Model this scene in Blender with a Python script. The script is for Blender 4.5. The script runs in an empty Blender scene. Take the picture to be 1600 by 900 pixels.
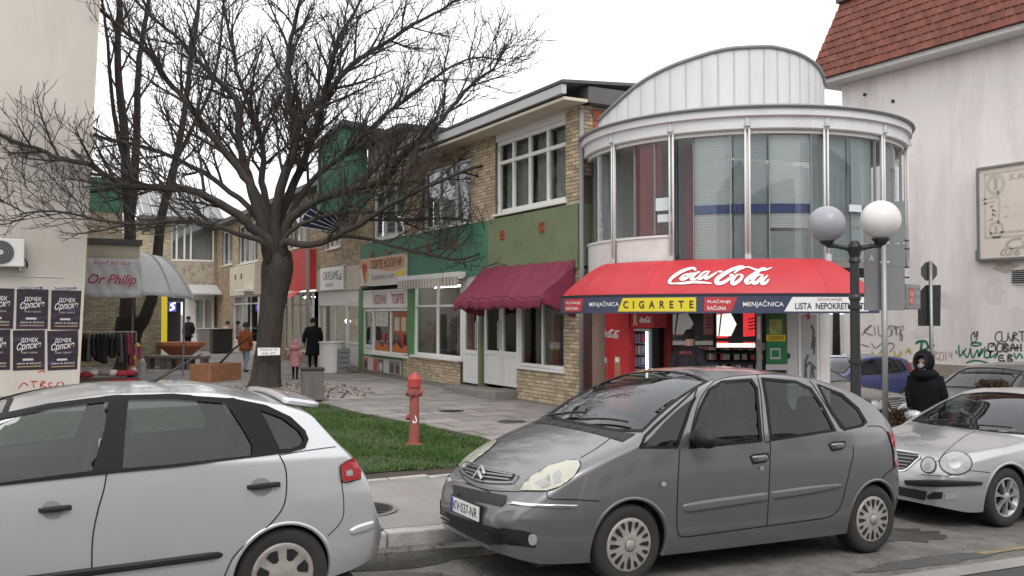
import bpy, bmesh, math, random
from mathutils import Vector, Matrix, noise
from mathutils.bvhtree import BVHTree
from mathutils.geometry import delaunay_2d_cdt
random.seed(7)
S = bpy.context.scene
COL = S.collection
PI = math.pi; R = math.radians
# ------------------------------------------------------------ camera, sky, sun, exposure
FPX = 1450.0; CAMH = 2.15; HEAD = R(28.6); PITCH = math.atan(38/FPX)
cd = bpy.data.cameras.new('camera'); cam = bpy.data.objects.new('camera', cd); COL.objects.link(cam)
cam.location = (0, 0, CAMH); cam.rotation_euler = (PI/2+PITCH, 0, -HEAD)
cd.sensor_width = 36; cd.lens = 36*FPX/1600; cd.clip_start = .05; cd.clip_end = 2000
S.camera = cam
W = bpy.data.worlds.new('World'); S.world = W; W.use_nodes = True
nt = W.node_tree; bg = nt.nodes['Background']
sky = nt.nodes.new('ShaderNodeTexSky'); sky.sky_type = 'NISHITA'; sky.sun_disc = False
SUN_EL, SUN_AZ = R(48), R(200)
sky.sun_elevation = SUN_EL; sky.sun_rotation = SUN_AZ; sky.dust_density = 6; sky.air_density = 1.5
hs = nt.nodes.new('ShaderNodeHueSaturation'); hs.inputs['Saturation'].default_value = .12
mx = nt.nodes.new('ShaderNodeMixRGB'); mx.inputs[0].default_value = .8
mx.inputs[2].default_value = (12.3, 12.4, 12.6, 1)       # even cloud layer over the clear sky
nt.links.new(sky.outputs[0], hs.inputs['Color']); nt.links.new(hs.outputs[0], mx.inputs[1])
nt.links.new(mx.outputs[0], bg.inputs[0]); bg.inputs[1].default_value = .1
sl = bpy.data.lights.new('sun', 'SUN'); sl.energy = .9; sl.angle = R(25); sl.color = (1, .97, .93)
so = bpy.data.objects.new('sun', sl); COL.objects.link(so)
so.rotation_euler = (PI/2-SUN_EL, 0, PI-SUN_AZ); so.location = (0, -20, 30)
S.view_settings.view_transform = 'Standard'; S.view_settings.look = 'None'
S.view_settings.gamma = 1; S.view_settings.exposure = .45; S.view_settings.use_curve_mapping = False
S.cycles.max_bounces = 7; S.cycles.diffuse_bounces = 3; S.cycles.glossy_bounces = 3; S.cycles.transparent_max_bounces = 10
# ------------------------------------------------------------ measuring: photograph pixel -> ray
_F2 = (math.sin(HEAD), math.cos(HEAD)); _cp, _sp = math.cos(PITCH), math.sin(PITCH)
VF = Vector((_F2[0]*_cp, _F2[1]*_cp, _sp)); VU = Vector((-_F2[0]*_sp, -_F2[1]*_sp, _cp)); VR = Vector((math.cos(HEAD), -math.sin(HEAD), 0))
EYE = Vector((0, 0, CAMH))
def ray(u, v): return VF+VR*((u-800)/FPX)+VU*((450-v)/FPX)
def onx(u, v, c): d = ray(u, v); return EYE+d*(c/d.x)
def ony(u, v, c): d = ray(u, v); return EYE+d*(c/d.y)
def onz(u, v, c): d = ray(u, v); return EYE+d*((c-CAMH)/d.z)
def atd(u, v, dep): return EYE+ray(u, v)*dep
# ------------------------------------------------------------ materials
def mat(name, col, rough=.65, metal=0, var=.12, scale=3, bump=0, bscale=60, spec=.5, coat=0, emit=0, streak=0, dirt=None, dirtamt=.4, dscale=1.2):
    m = bpy.data.materials.new(name); m.use_nodes = True; t = m.node_tree; b = t.nodes['Principled BSDF']
    b.inputs['Roughness'].default_value = rough; b.inputs['Metallic'].default_value = metal
    b.inputs['Specular IOR Level'].default_value = spec; b.inputs['Coat Weight'].default_value = coat
    b.inputs['Coat Roughness'].default_value = .06
    g = t.nodes.new('ShaderNodeNewGeometry'); N = t.nodes.new; L = t.links.new
    c = (*col, 1)
    if var > 0 or dirt:
        n = N('ShaderNodeTexNoise'); n.inputs['Scale'].default_value = scale; n.inputs['Detail'].default_value = 6; n.inputs['Roughness'].default_value = .65
        src = g.outputs['Position']
        if streak:
            mp = N('ShaderNodeMapping'); mp.inputs['Scale'].default_value = (1, 1, streak); L(src, mp.inputs[0]); src = mp.outputs[0]
        L(src, n.inputs['Vector'])
        mxx = N('ShaderNodeMixRGB'); mxx.inputs[1].default_value = (*[x*(1-var*1.6) for x in col], 1); mxx.inputs[2].default_value = (*[min(1, x*(1+var*1.3)) for x in col], 1)
        L(n.outputs['Fac'], mxx.inputs[0]); out = mxx.outputs[0]
        if dirt:
            n2 = N('ShaderNodeTexNoise'); n2.inputs['Scale'].default_value = dscale; n2.inputs['Detail'].default_value = 9; n2.inputs['Roughness'].default_value = .72
            L(src, n2.inputs['Vector'])
            rp = N('ShaderNodeValToRGB'); rp.color_ramp.elements[0].position = .48; rp.color_ramp.elements[1].position = .72
            L(n2.outputs['Fac'], rp.inputs[0]); mu = N('ShaderNodeMath'); mu.operation = 'MULTIPLY'; mu.inputs[1].default_value = dirtamt; L(rp.outputs[0], mu.inputs[0])
            m2 = N('ShaderNodeMixRGB'); m2.inputs[2].default_value = (*dirt, 1); L(mu.outputs[0], m2.inputs[0]); L(out, m2.inputs[1]); out = m2.outputs[0]
        L(out, b.inputs['Base Color'])
    else: b.inputs['Base Color'].default_value = c
    if emit: b.inputs['Emission Color'].default_value = c; b.inputs['Emission Strength'].default_value = emit
    if bump:
        n3 = N('ShaderNodeTexNoise'); n3.inputs['Scale'].default_value = bscale; n3.inputs['Detail'].default_value = 5; L(g.outputs['Position'], n3.inputs['Vector'])
        bp = N('ShaderNodeBump'); bp.inputs['Strength'].default_value = bump; bp.inputs['Distance'].default_value = .02; L(n3.outputs['Fac'], bp.inputs['Height']); L(bp.outputs[0], b.inputs['Normal'])
    return m
def glass(name, tint=(.3, .33, .34), refl=.12, rough=.02):
    m = bpy.data.materials.new(name); m.use_nodes = True; t = m.node_tree; t.nodes.clear(); N = t.nodes.new; L = t.links.new
    o = N('ShaderNodeOutputMaterial'); tr = N('ShaderNodeBsdfTransparent'); tr.inputs[0].default_value = (*tint, 1)
    gl = N('ShaderNodeBsdfGlossy'); gl.inputs['Roughness'].default_value = rough; gl.inputs['Color'].default_value = (.95, .97, 1, 1)
    lw = N('ShaderNodeLayerWeight'); lw.inputs[0].default_value = .5; pw = N('ShaderNodeMath'); pw.operation = 'POWER'; pw.inputs[1].default_value = 4.4; L(lw.outputs['Facing'], pw.inputs[0])
    ma = N('ShaderNodeMath'); ma.operation = 'MULTIPLY_ADD'; ma.inputs[1].default_value = .9; ma.inputs[2].default_value = refl; ma.use_clamp = True
    L(pw.outputs[0], ma.inputs[0]); mxs = N('ShaderNodeMixShader'); L(ma.outputs[0], mxs.inputs[0]); L(tr.outputs[0], mxs.inputs[1]); L(gl.outputs[0], mxs.inputs[2]); L(mxs.outputs[0], o.inputs[0])
    return m
def nodes_of(m): return m.node_tree.nodes, m.node_tree.links.new, m.node_tree.nodes['Principled BSDF']
M = {}
M['asphalt'] = mat('asphalt', (.145, .135, .124), .85, var=.6, scale=3.5, bump=.9, bscale=45, dirt=(.19, .178, .162), dirtamt=.75, dscale=5)
M['asphalt_new'] = mat('asphalt_new', (.05, .05, .051), .8, var=.2, scale=2, bump=.5, bscale=160)
M['pave'] = mat('pave', (.285, .262, .248), .8, var=.2, scale=.9, bump=.25, bscale=90, dirt=(.17, .157, .147), dirtamt=.55, dscale=.8)
M['sidewalk'] = mat('sidewalk', (.245, .225, .212), .8, var=.2, scale=1.1, bump=.35, bscale=110, dirt=(.31, .29, .275), dirtamt=.5, dscale=2.2)
M['kerb'] = mat('kerb', (.42, .405, .385), .85, var=.25, scale=9, bump=.6, bscale=70, dirt=(.12, .11, .1), dirtamt=.6, dscale=4)
M['soil'] = mat('soil', (.06, .045, .034), .95, var=.35, scale=6, bump=.8, bscale=50)
M['turf'] = mat('turf', (.035, .06, .016), .95, var=.4, scale=5, bump=.8, bscale=60, dirt=(.06, .045, .03), dirtamt=.7, dscale=2)
M['grass'] = mat('grass', (.048, .11, .018), .75, var=.5, scale=2.2, dirt=(.1, .1, .035), dirtamt=.7, dscale=1.6)
M['brick'] = mat('brick', (.5, .395, .27), .85, var=.35, scale=7, bump=.3, bscale=90)
M['brick2'] = mat('brick2', (.4, .3, .2), .85, var=.35, scale=7, bump=.3, bscale=90)
M['mortar'] = mat('mortar', (.13, .11, .09), .95, var=.2, scale=10)
M['brick_cream'] = mat('brick_cream', (.5, .44, .31), .8, var=.25, scale=7, bump=.2, bscale=90)
M['brick_red'] = mat('brick_red', (.36, .1, .05), .85, var=.3, scale=12, bump=.3)
M['olive'] = mat('olive', (.165, .2, .11), .7, var=.12, scale=2, dirt=(.06, .08, .04), dirtamt=.5)
M['green'] = mat('green', (.065, .2, .125), .6, var=.12, scale=2, dirt=(.05, .13, .07), dirtamt=.4)
M['green_trim'] = mat('green_trim', (.09, .24, .085), .55, var=.1)
M['red_fascia'] = mat('red_fascia', (.5, .03, .03), .6, var=.1)
M['cream'] = mat('cream', (.58, .52, .42), .8, var=.08, scale=2, dirt=(.35, .3, .24), dirtamt=.35)
M['cream_wall'] = mat('cream_wall', (.53, .495, .45), .85, var=.07, scale=1.5, streak=.2, dirt=(.36, .31, .25), dirtamt=.4, dscale=.7, bump=.12, bscale=40)
M['white_wall'] = mat('white_wall', (.86, .805, .77), .85, var=.06, scale=1.2, streak=.25, dirt=(.5, .45, .42), dirtamt=.55, dscale=.9, bump=.15, bscale=50)
M['plinth'] = mat('plinth', (.33, .28, .235), .85, var=.15, scale=4, bump=.4)
M['white'] = mat('white', (.74, .73, .71), .45, var=.05, dirt=(.45, .42, .38), dirtamt=.3, dscale=6)
M['white_clean'] = mat('white_clean', (.8, .8, .79), .5, var=.02)
M['panel_white'] = mat('panel_white', (.66, .655, .66), .5, var=.05, scale=1.5, streak=.2, dirt=(.4, .38, .36), dirtamt=.35, dscale=2)
M['concrete'] = mat('concrete', (.21, .195, .175), .9, var=.2, scale=5, bump=.4, dirt=(.14, .13, .115), dirtamt=.5)
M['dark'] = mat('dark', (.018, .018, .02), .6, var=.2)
M['black'] = mat('black', (.01, .01, .011), .5, var=.1)
M['roof_dark'] = mat('roof_dark', (.09, .085, .085), .6, var=.2, scale=4)
M['metal_grey'] = mat('metal_grey', (.3, .3, .3), .45, metal=.7, var=.12)
M['paint_grey'] = mat('paint_grey', (.25, .25, .255), .6, var=.1)
M['tile'] = mat('tile', (.2, .062, .042), .8, var=.3, scale=6, bump=.3, bscale=40, dirt=(.11, .05, .035), dirtamt=.5, dscale=2)
M['iron'] = mat('iron', (.022, .022, .024), .45, var=.2, scale=12)
M['win_glass'] = glass('win_glass', (.85, .87, .86), .05)
M['rot_glass'] = glass('rot_glass', (.84, .9, .9), .05)
M['interior'] = mat('interior', (.42, .4, .37), .9)
M['blind'] = mat('blind', (.72, .73, .72), .6, var=.05)
M['curtain'] = mat('curtain', (.42, .4, .38), .9, var=.15, scale=8)
M['burgundy'] = mat('burgundy', (.185, .022, .05), .65, var=.2, scale=5, bump=.3, bscale=12)
M['coke_red'] = mat('coke_red', (.56, .025, .035), .5, var=.08, scale=2)
M['coke_fab'] = mat('coke_fab', (.5, .03, .04), .5, var=.12, scale=1.5, bump=.25, bscale=5, streak=.3, dirt=(.36, .06, .065), dirtamt=.5, dscale=2)
M['navy'] = mat('navy', (.045, .055, .105), .5, var=.08)
M['yellow'] = mat('yellow', (.72, .58, .03), .5, var=.05)
M['orange'] = mat('orange', (.5, .14, .03), .6, var=.1)
M['grey_fab'] = mat('grey_fab', (.5, .5, .505), .6, var=.1, scale=3, bump=.15, bscale=10)
M['lightgrey'] = mat('lightgrey', (.5, .5, .5), .6, var=.06)
M['bark'] = mat('bark', (.046, .038, .032), .95, var=.5, scale=14, streak=.18, bump=1, bscale=30, dirt=(.1, .09, .075), dirtamt=.35, dscale=5)
M['twig'] = mat('twig', (.043, .035, .031), .9, var=.3, scale=4)
M['leaf_dead'] = mat('leaf_dead', (.13, .075, .04), .9, var=.4, scale=20)
M['skin'] = mat('skin', (.5, .3, .22), .55, var=.05)
M['screen_red'] = mat('screen_red', (.75, .03, .03), .3, var=0, emit=.8)
M['screen_white'] = mat('screen_white', (.9, .88, .8), .3, var=0, emit=.9)
M['led'] = mat('led', (.85, .93, 1), .3, var=0, emit=4)
M['tube'] = mat('tube', (1, .97, .9), .3, var=0, emit=14)
# ------------------------------------------------------------ mesh helpers
def origin(o):
    p = Vector((0, 0, 0))
    while o is not None: p += o.location; o = o.parent
    return p
class MB:
    def __init__(s): s.v = []; s.f = []
    def add(s, vs, fs): k = len(s.v); s.v += [tuple(v) for v in vs]; s.f += [tuple(i+k for i in f) for f in fs]; return s
    def box(s, x0, x1, y0, y1, z0, z1):
        return s.add([(x0, y0, z0), (x1, y0, z0), (x1, y1, z0), (x0, y1, z0), (x0, y0, z1), (x1, y0, z1), (x1, y1, z1), (x0, y1, z1)],
                     [(3, 2, 1, 0), (4, 5, 6, 7), (0, 1, 5, 4), (1, 2, 6, 5), (2, 3, 7, 6), (3, 0, 4, 7)])
    def obox(s, c, hx, hy, hz, rz=0, rx=0, ry=0):
        m = Matrix.Rotation(rz, 3, 'Z') @ Matrix.Rotation(ry, 3, 'Y') @ Matrix.Rotation(rx, 3, 'X'); c = Vector(c); t = MB().box(-hx, hx, -hy, hy, -hz, hz)
        return s.add([c+m @ Vector(v) for v in t.v], t.f)
    def tube(s, pts, rad, n=8, cap=True):
        pts = [Vector(p) for p in pts]; k = len(s.v); m = len(pts)
        if not hasattr(rad, '__len__'): rad = [rad]*m
        t0 = (pts[1]-pts[0]).normalized(); a = t0.orthogonal().normalized()
        for i, p in enumerate(pts):
            t = (pts[min(i+1, m-1)]-pts[max(i-1, 0)])
            t = t.normalized() if t.length > 1e-9 else t0
            a = (a-t*a.dot(t)); a = a.normalized() if a.length > 1e-6 else t.orthogonal().normalized(); b = t.cross(a)
            for j in range(n):
                th = 2*PI*j/n; s.v.append(tuple(p+(a*math.cos(th)+b*math.sin(th))*rad[i]))
        for i in range(m-1):
            for j in range(n):
                j2 = (j+1) % n; s.f.append((k+i*n+j, k+i*n+j2, k+(i+1)*n+j2, k+(i+1)*n+j))
        if cap: s.f.append(tuple(k+j for j in range(n))[::-1]); s.f.append(tuple(k+(m-1)*n+j for j in range(n)))
        return s
    def lathe(s, prof, c, n=24, axis='z', sx=1, sy=1):
        k = len(s.v); m = len(prof)
        for r, z in prof:
            for j in range(n):
                th = 2*PI*j/n; x, y = r*math.cos(th)*sx, r*math.sin(th)*sy
                if axis == 'z': q = (c[0]+x, c[1]+y, c[2]+z)
                elif axis == 'y': q = (c[0]+x, c[1]+z, c[2]+y)
                else: q = (c[0]+z, c[1]+x, c[2]+y)
                s.v.append(q)
        for i in range(m-1):
            for j in range(n):
                j2 = (j+1) % n; s.f.append((k+i*n+j, k+i*n+j2, k+(i+1)*n+j2, k+(i+1)*n+j))
        s.f.append(tuple(k+j for j in range(n))[::-1]); s.f.append(tuple(k+(m-1)*n+j for j in range(n)))
        return s
    def prism(s, poly, fn, c0, c1):
        n = len(poly); return s.add([fn(a, b, c0) for a, b in poly]+[fn(a, b, c1) for a, b in poly],
            [tuple(range(n))[::-1], tuple(range(n, 2*n))]+[(i, (i+1) % n, n+(i+1) % n, n+i) for i in range(n)])
    def grid(s, fn, nu, nv):
        k = len(s.v)
        for i in range(nu+1):
            for j in range(nv+1): s.v.append(tuple(fn(i/nu, j/nv)))
        for i in range(nu):
            for j in range(nv): a = k+i*(nv+1)+j; s.f.append((a, a+nv+1, a+nv+2, a+1))
        return s
    def sheet(s, poly, z=None):
        pts = [Vector(p) for p in poly]; return s.add(pts, [tuple(range(len(pts)))])
    def build(s, name, m, parent=None, smooth=False, bevel=0, local=False, thick=0, fixn=False):
        o = Vector((0, 0, 0)) if local else origin(parent)
        me = bpy.data.meshes.new(name); me.from_pydata([(v[0]-o.x, v[1]-o.y, v[2]-o.z) for v in s.v], [], s.f)
        if fixn:
            b = bmesh.new(); b.from_mesh(me); bmesh.ops.recalc_face_normals(b, faces=b.faces); b.to_mesh(me); b.free()
        if smooth: me.polygons.foreach_set('use_smooth', [True]*len(me.polygons))
        me.materials.append(M[m] if isinstance(m, str) else m)
        ob = bpy.data.objects.new(name, me); COL.objects.link(ob); ob.parent = parent
        if thick: md = ob.modifiers.new('solid', 'SOLIDIFY'); md.thickness = thick; md.offset = 0
        if bevel: md = ob.modifiers.new('bevel', 'BEVEL'); md.width = bevel; md.segments = 2; md.limit_method = 'ANGLE'
        return ob
def thing(name, label, cat, loc=(0, 0, 0), group=None):
    o = bpy.data.objects.new(name, None); COL.objects.link(o); o.location = loc; o.empty_display_size = .2
    return tag(o, label, cat, group)
def tag(o, label=None, cat=None, group=None, kind=None):
    if label: o['label'] = label
    if cat: o['category'] = cat
    if group: o['group'] = group
    if kind: o['kind'] = kind
    return o
def text_raw(body, w, h, shear=0, bold=0):
    cu = bpy.data.curves.new('lettering', 'FONT'); cu.body = body; cu.shear = shear; cu.offset = bold; cu.resolution_u = 3; cu.fill_mode = 'FRONT'; cu.align_x = 'LEFT'
    ob = bpy.data.objects.new('lettering', cu); COL.objects.link(ob); bpy.context.view_layer.update()
    me = bpy.data.meshes.new_from_object(ob.evaluated_get(bpy.context.evaluated_depsgraph_get()))
    vs = [v.co.copy() for v in me.vertices]; fs = [tuple(p.vertices) for p in me.polygons]
    bpy.data.objects.remove(ob); bpy.data.curves.remove(cu); bpy.data.meshes.remove(me)
    if not vs: return [], []
    x0 = min(v.x for v in vs); x1 = max(v.x for v in vs); y0 = min(v.y for v in vs); y1 = max(v.y for v in vs)
    kx = w/(x1-x0); ky = h/(y1-y0) if h else kx
    return [((v.x-x0)*kx, (v.y-y0)*ky) for v in vs], fs
def text(name, body, w, h, fn, m, parent, shear=0, bold=0):
    vs, fs = text_raw(body, w, h, shear, bold); return MB().add([fn(a, b) for a, b in vs], fs).build(name, m, parent)
def strokes(name, lines, wd, fn, m, parent):
    """painted strokes: each line is a list of (a, b) points"""
    b = MB()
    for ln in lines:
        pts = smooth2(ln); n = len(pts); k = len(b.v)
        for i, (x, y) in enumerate(pts):
            x0, y0 = pts[max(i-1, 0)]; x1, y1 = pts[min(i+1, n-1)]; dx, dy = x1-x0, y1-y0; l = math.hypot(dx, dy) or 1
            w = (wd(i/(n-1)) if callable(wd) else wd)*.5
            b.v += [tuple(fn(x-dy/l*w, y+dx/l*w)), tuple(fn(x+dy/l*w, y-dx/l*w))]
        for i in range(n-1): b.f.append((k+2*i, k+2*i+1, k+2*i+3, k+2*i+2))
    o = b.build(name, m, parent)
    if len(lines) > 1: o['kind'] = 'stuff'
    return o
def smooth2(p, sub=5):
    out = []
    for i in range(len(p)-1):
        p0 = p[max(i-1, 0)]; p1 = p[i]; p2 = p[i+1]; p3 = p[min(i+2, len(p)-1)]
        for k in range(sub):
            t = k/sub; out.append(tuple(.5*((2*p1[a])+(-p0[a]+p2[a])*t+(2*p0[a]-5*p1[a]+4*p2[a]-p3[a])*t*t+(-p0[a]+3*p1[a]-3*p2[a]+p3[a])*t**3) for a in range(len(p1))))
    out.append(tuple(p[-1])); return out
def pchip(pts):
    xs = [p[0] for p in pts]; ys = [p[1] for p in pts]; n = len(xs)
    h = [xs[i+1]-xs[i] for i in range(n-1)]; d = [(ys[i+1]-ys[i])/h[i] for i in range(n-1)]; m = [0]*n
    m[0] = d[0]; m[-1] = d[-1]
    for i in range(1, n-1):
        if d[i-1]*d[i] > 0: w1 = 2*h[i]+h[i-1]; w2 = h[i]+2*h[i-1]; m[i] = (w1+w2)/(w1/d[i-1]+w2/d[i])
    def f(x):
        if x <= xs[0]: return ys[0]
        if x >= xs[-1]: return ys[-1]
        i = 0
        while x > xs[i+1]: i += 1
        t = (x-xs[i])/h[i]
        return ys[i]*(1+2*t)*(1-t)**2+m[i]*h[i]*t*(1-t)**2+ys[i+1]*t*t*(3-2*t)+m[i+1]*h[i]*t*t*(t-1)
    return f
def sstep(a, b, x): t = min(1, max(0, (x-a)/(b-a))); return t*t*(3-2*t)
def inpoly(x, y, P):
    c = False; n = len(P)
    for i in range(n):
        x1, y1 = P[i]; x2, y2 = P[(i+1) % n]
        if (y1 > y) != (y2 > y) and x < (x2-x1)*(y-y1)/(y2-y1)+x1: c = not c
    return c
def clone(o, parent=None, loc=None):
    c = o.copy(); COL.objects.link(c); c.parent = parent
    if loc is not None: c.location = loc
    for ch in list(o.children): clone(ch, c)
    return c
# ------------------------------------------------------------ ground: the road falls gently to the right
def road(x): return -.035*(min(17, max(-25, x))-5)
KY = 7.78
def plaza(x, y): return road(x)*(1-sstep(8, 13, y))+.13*(1-sstep(8, 13, y))+.2*sstep(8, 13, y)
b = MB()
xs = [-900, -300, -100, -40, -25]+[-20+2*i for i in range(19)]+[17, 22, 40, 100, 300, 900]; ys = [-900, -300, -100, -40, -10, 0, 2, 4, 5, 6, 8, 10, 14, 20, 40, 100, 300, 900]
for x in xs:
    for y in ys: b.v.append((x, y, road(x)))
for i in range(len(xs)-1):
    for j in range(len(ys)-1): a = i*len(ys)+j; b.f.append((a, a+len(ys), a+len(ys)+1, a+1))
g = tag(b.build('ground', 'asphalt'), kind='structure')
nn, LL, bs = nodes_of(M['asphalt'])     # crack network of the old asphalt
vo = nn.new('ShaderNodeTexVoronoi'); vo.feature = 'DISTANCE_TO_EDGE'; vo.inputs['Scale'].default_value = 3.4
gg = nn.new('ShaderNodeNewGeometry'); nz = nn.new('ShaderNodeTexNoise'); nz.inputs['Scale'].default_value = 5; va = nn.new('ShaderNodeMixRGB'); va.blend_type = 'ADD'; va.inputs[0].default_value = .75
LL(gg.outputs['Position'], nz.inputs['Vector']); LL(gg.outputs['Position'], va.inputs[1]); LL(nz.outputs['Color'], va.inputs[2]); LL(va.outputs[0], vo.inputs['Vector'])
rp = nn.new('ShaderNodeValToRGB'); rp.color_ramp.elements[0].color = (.2, .2, .2, 1); rp.color_ramp.elements[1].position = .03; LL(vo.outputs['Distance'], rp.inputs[0])
mu = nn.new('ShaderNodeMixRGB'); mu.blend_type = 'MULTIPLY'; mu.inputs[0].default_value = .55
src = bs.inputs['Base Color'].links[0].from_socket; LL(src, mu.inputs[1]); LL(rp.outputs[0], mu.inputs[2]); LL(mu.outputs[0], bs.inputs['Base Color'])
def ground_patch(name, m, poly, dz, step=.5):
    vs = [Vector(p) for p in poly]; n = len(vs); es = [(i, (i+1) % n) for i in range(n)]; x0 = min(p[0] for p in poly); x1 = max(p[0] for p in poly); y0 = min(p[1] for p in poly); y1 = max(p[1] for p in poly); x = x0
    while x < x1:
        y = y0
        while y < y1:
            if inpoly(x, y, poly): vs.append(Vector((x, y)))
            y += step
        x += step
    V, E, F, *_ = delaunay_2d_cdt(vs, es, [], 0, 1e-4)
    return tag(MB().add([(p.x, p.y, plaza(p.x, p.y)+dz) for p in V], [tuple(f) for f in F if inpoly(sum(V[i].x for i in f)/3, sum(V[i].y for i in f)/3, poly)]).build(name, m), kind='structure')
def strip(name, m, x0, x1, y0, y1, dz, n=30):
    return tag(MB().grid(lambda s, t: (x0+(x1-x0)*s, y0+(y1-y0)*t, road(x0+(x1-x0)*s)+dz), n, 1).build(name, m), kind='structure')
strip('road', 'asphalt_new', -25, 60, -6, 5.1, .004)
strip('road_edging', 'sidewalk', -25, 60, 5.1, 5.32, .010)
for (xa, xb, ya, yb) in ((8.0, 8.9, 5.52, 5.6),):
    o = strip('painted_line', mat('line_yellow', (.24, .19, .09), .85, var=.4, scale=14, dirt=(.11, .1, .09), dirtamt=1, dscale=5), xa, xb, ya, yb, .008, 4)
rz_ = random.Random(2)
M['asphalt_patch'] = mat('asphalt_patch', (.07, .067, .064), .8, var=.3, scale=6, bump=.6, bscale=60); M['oil_stain'] = mat('oil_stain', (.055, .05, .046), .5, var=.5, scale=5)
for (px0, py0, rx0, ry0, mm_) in ((8.0, 6.4, .5, .3, 'oil_stain'), (7.3, 5.55, .9, .13, 'asphalt_patch'), (2.6, 6.6, .7, .35, 'oil_stain'), (9.6, 5.6, .5, .16, 'oil_stain'), (5.6, 5.5, .45, .1, 'oil_stain')):
    tag(MB().sheet([(px0+rx0*math.cos(2*PI*i/22)*rz_.uniform(.7, 1.15), py0+ry0*math.sin(2*PI*i/22)*rz_.uniform(.7, 1.15), 0) for i in range(22)]).build('road_patch', mm_), kind='structure')
    o_ = bpy.data.objects[-1] if 0 else None
for o_ in COL.objects:
    if o_.name.startswith('road_patch'):
        for v_ in o_.data.vertices: v_.co.z = road(v_.co.x)+.0045
# puddle in the gutter
wm = mat('water', (.03, .028, .025), .16, var=.3, spec=.5, bump=.1, bscale=20)
b = MB(); pts = []
for i in range(28):
    a = 2*PI*i/28; rr = 1+.18*math.sin(3*a+1)+.1*math.sin(7*a); x = 3.0+1.0*rr*math.cos(a); y = 7.36+.27*rr*math.sin(a); pts.append((x, y, road(x)+.004))
tag(b.sheet(pts).build('puddle', wm), kind='structure')
# pavement slab with the kerb stones
XR = 13.3
pv = tag(MB().grid(lambda s, t: (-25+(XR+25)*s, KY+.17+(60-KY-.17)*t*t, plaza(-25+(XR+25)*s, KY+.17+(60-KY-.17)*t*t)), 60, 60).build('pavement', 'sidewalk', smooth=True), kind='structure')
kb = MB().box(-.49, .49, 0, .17, -.16, 0).build('kerb', 'kerb', bevel=.018, local=True); tag(kb, kind='structure')
kb.name = 'kerb'; x = -6.5; first = True
root = kb; kb.location = (x, KY, road(x)+.134); kb.rotation_euler.y = math.atan(.035)
for i in range(1, 20):
    c = kb.copy(); COL.objects.link(c); c.parent = root; xx = i*1.0
    c.matrix_parent_inverse = Matrix.Identity(4); c.location = (xx, random.uniform(-.008, .008), random.uniform(-.006, .006)); c.rotation_euler = (0, 0, random.uniform(-.006, .006)); c.name = 'kerb_stone'
# side-street kerb
tag(MB().grid(lambda s, t: (XR+.0+(.15 if t > .4 else 0)*1, 7.95+6*s, plaza(XR, 7.95+6*s) if t < .6 else road(XR)-.05), 12, 2).build('side_kerb', 'kerb'), kind='structure')
# slabs of the pedestrian street, real joints
b = MB()
y = 11.2; row = 0
while y < 44:
    dy = .62; x = 4.2+(row % 2)*.5-(10 if y > 24 else 0)
    while x < 9.95:
        dx = 1.0; z = random.uniform(.011, .016)
        q = [(x+.012, y+.012), (x+dx-.012, y+.012), (x+dx-.012, y+dy-.012), (x+.012, y+dy-.012)]
        u0 = 9.95
        if q[1][0] < u0: b.add([(a, c, plaza(a, c)+z) for a, c in q], [(0, 1, 2, 3)])
        x += dx
    y += dy; row += 1
tag(b.build('paving_slabs', 'pave', pv), kind='stuff')
ground_patch('paving_bed', 'sidewalk', [(4.2, 11.1), (10.05, 11.1), (10.05, 44.5), (-6, 44.5), (-6, 24), (4.2, 24)], .006, .4)
# grass island
GP = [(-3, 11.1), (2.6, 10.75), (4.3, 10.72), (5.35, 10.9), (6.0, 11.6), (6.32, 12.6), (6.28, 13.8), (6.05, 15.6), (5.85, 17.4), (5.6, 18.9), (4.8, 19.4), (2, 19.2), (-3, 19.0)]
GPs = smooth2(GP+[GP[0]], 3)[:-1]
ground_patch('soil_bed', 'soil', smooth2([(-3, 10.5), (2.6, 10.33), (4.4, 10.35), (5.6, 10.55), (6.25, 11.4), (6.5, 12.6), (6.42, 14), (6.2, 15.8), (6, 17.6), (5.9, 19.6), (4.8, 20.2), (2, 20), (-3, 20), (-3, 10.5)], 4)[:-1], .016)
ground_patch('lawn', 'turf', GPs, .028)
b = MB(); rnd = random.Random(3); n = 0
while n < 75000:
    x = rnd.uniform(0, 6.6); y = rnd.uniform(10.5, 19.6)
    if y > 14 and rnd.random() < (y-14)/9: continue
    if not inpoly(x+.22*noise.noise((x*2.3, y*2.3, 1)), y+.22*noise.noise((x*2.3, y*2.3, 7)), GPs): continue
    nz_ = noise.noise((x*1.1, y*1.1, 3)); n2_ = noise.noise((x*.45, y*.45, 9))
    n3_ = noise.noise((x*3.1, y*3.1, 5))
    if nz_ < -.12 and rnd.random() < .75 or n2_ < -.2 and rnd.random() < .7 or n3_ < -.25 and rnd.random() < .7: continue
    n += 1; z = plaza(x, y)+.027; h = rnd.uniform(.018, .06)*(1+.8*nz_)*(1.0 if rnd.random() > .04 else 1.7); a = rnd.uniform(0, 2*PI); w = .0075; lx, ly = rnd.gauss(0, .03), rnd.gauss(0, .03); k = len(b.v)
    b.v += [(x-w*math.cos(a), y-w*math.sin(a), z), (x+w*math.cos(a), y+w*math.sin(a), z), (x+lx, y+ly, z+h)]; b.f.append((k, k+1, k+2))
tag(b.build('grass', 'grass'), 'short green winter grass on the island beside the hydrant', 'grass', kind='stuff')
b = MB()        # edging stones between lawn and pavement
es = MB().box(-.24, .24, 0, .09, -.05, .03).build('lawn_edging', 'kerb', bevel=.01, local=True); tag(es, kind='structure'); es.location = (1.2, 10.24, plaza(1.2, 10.2))
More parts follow.
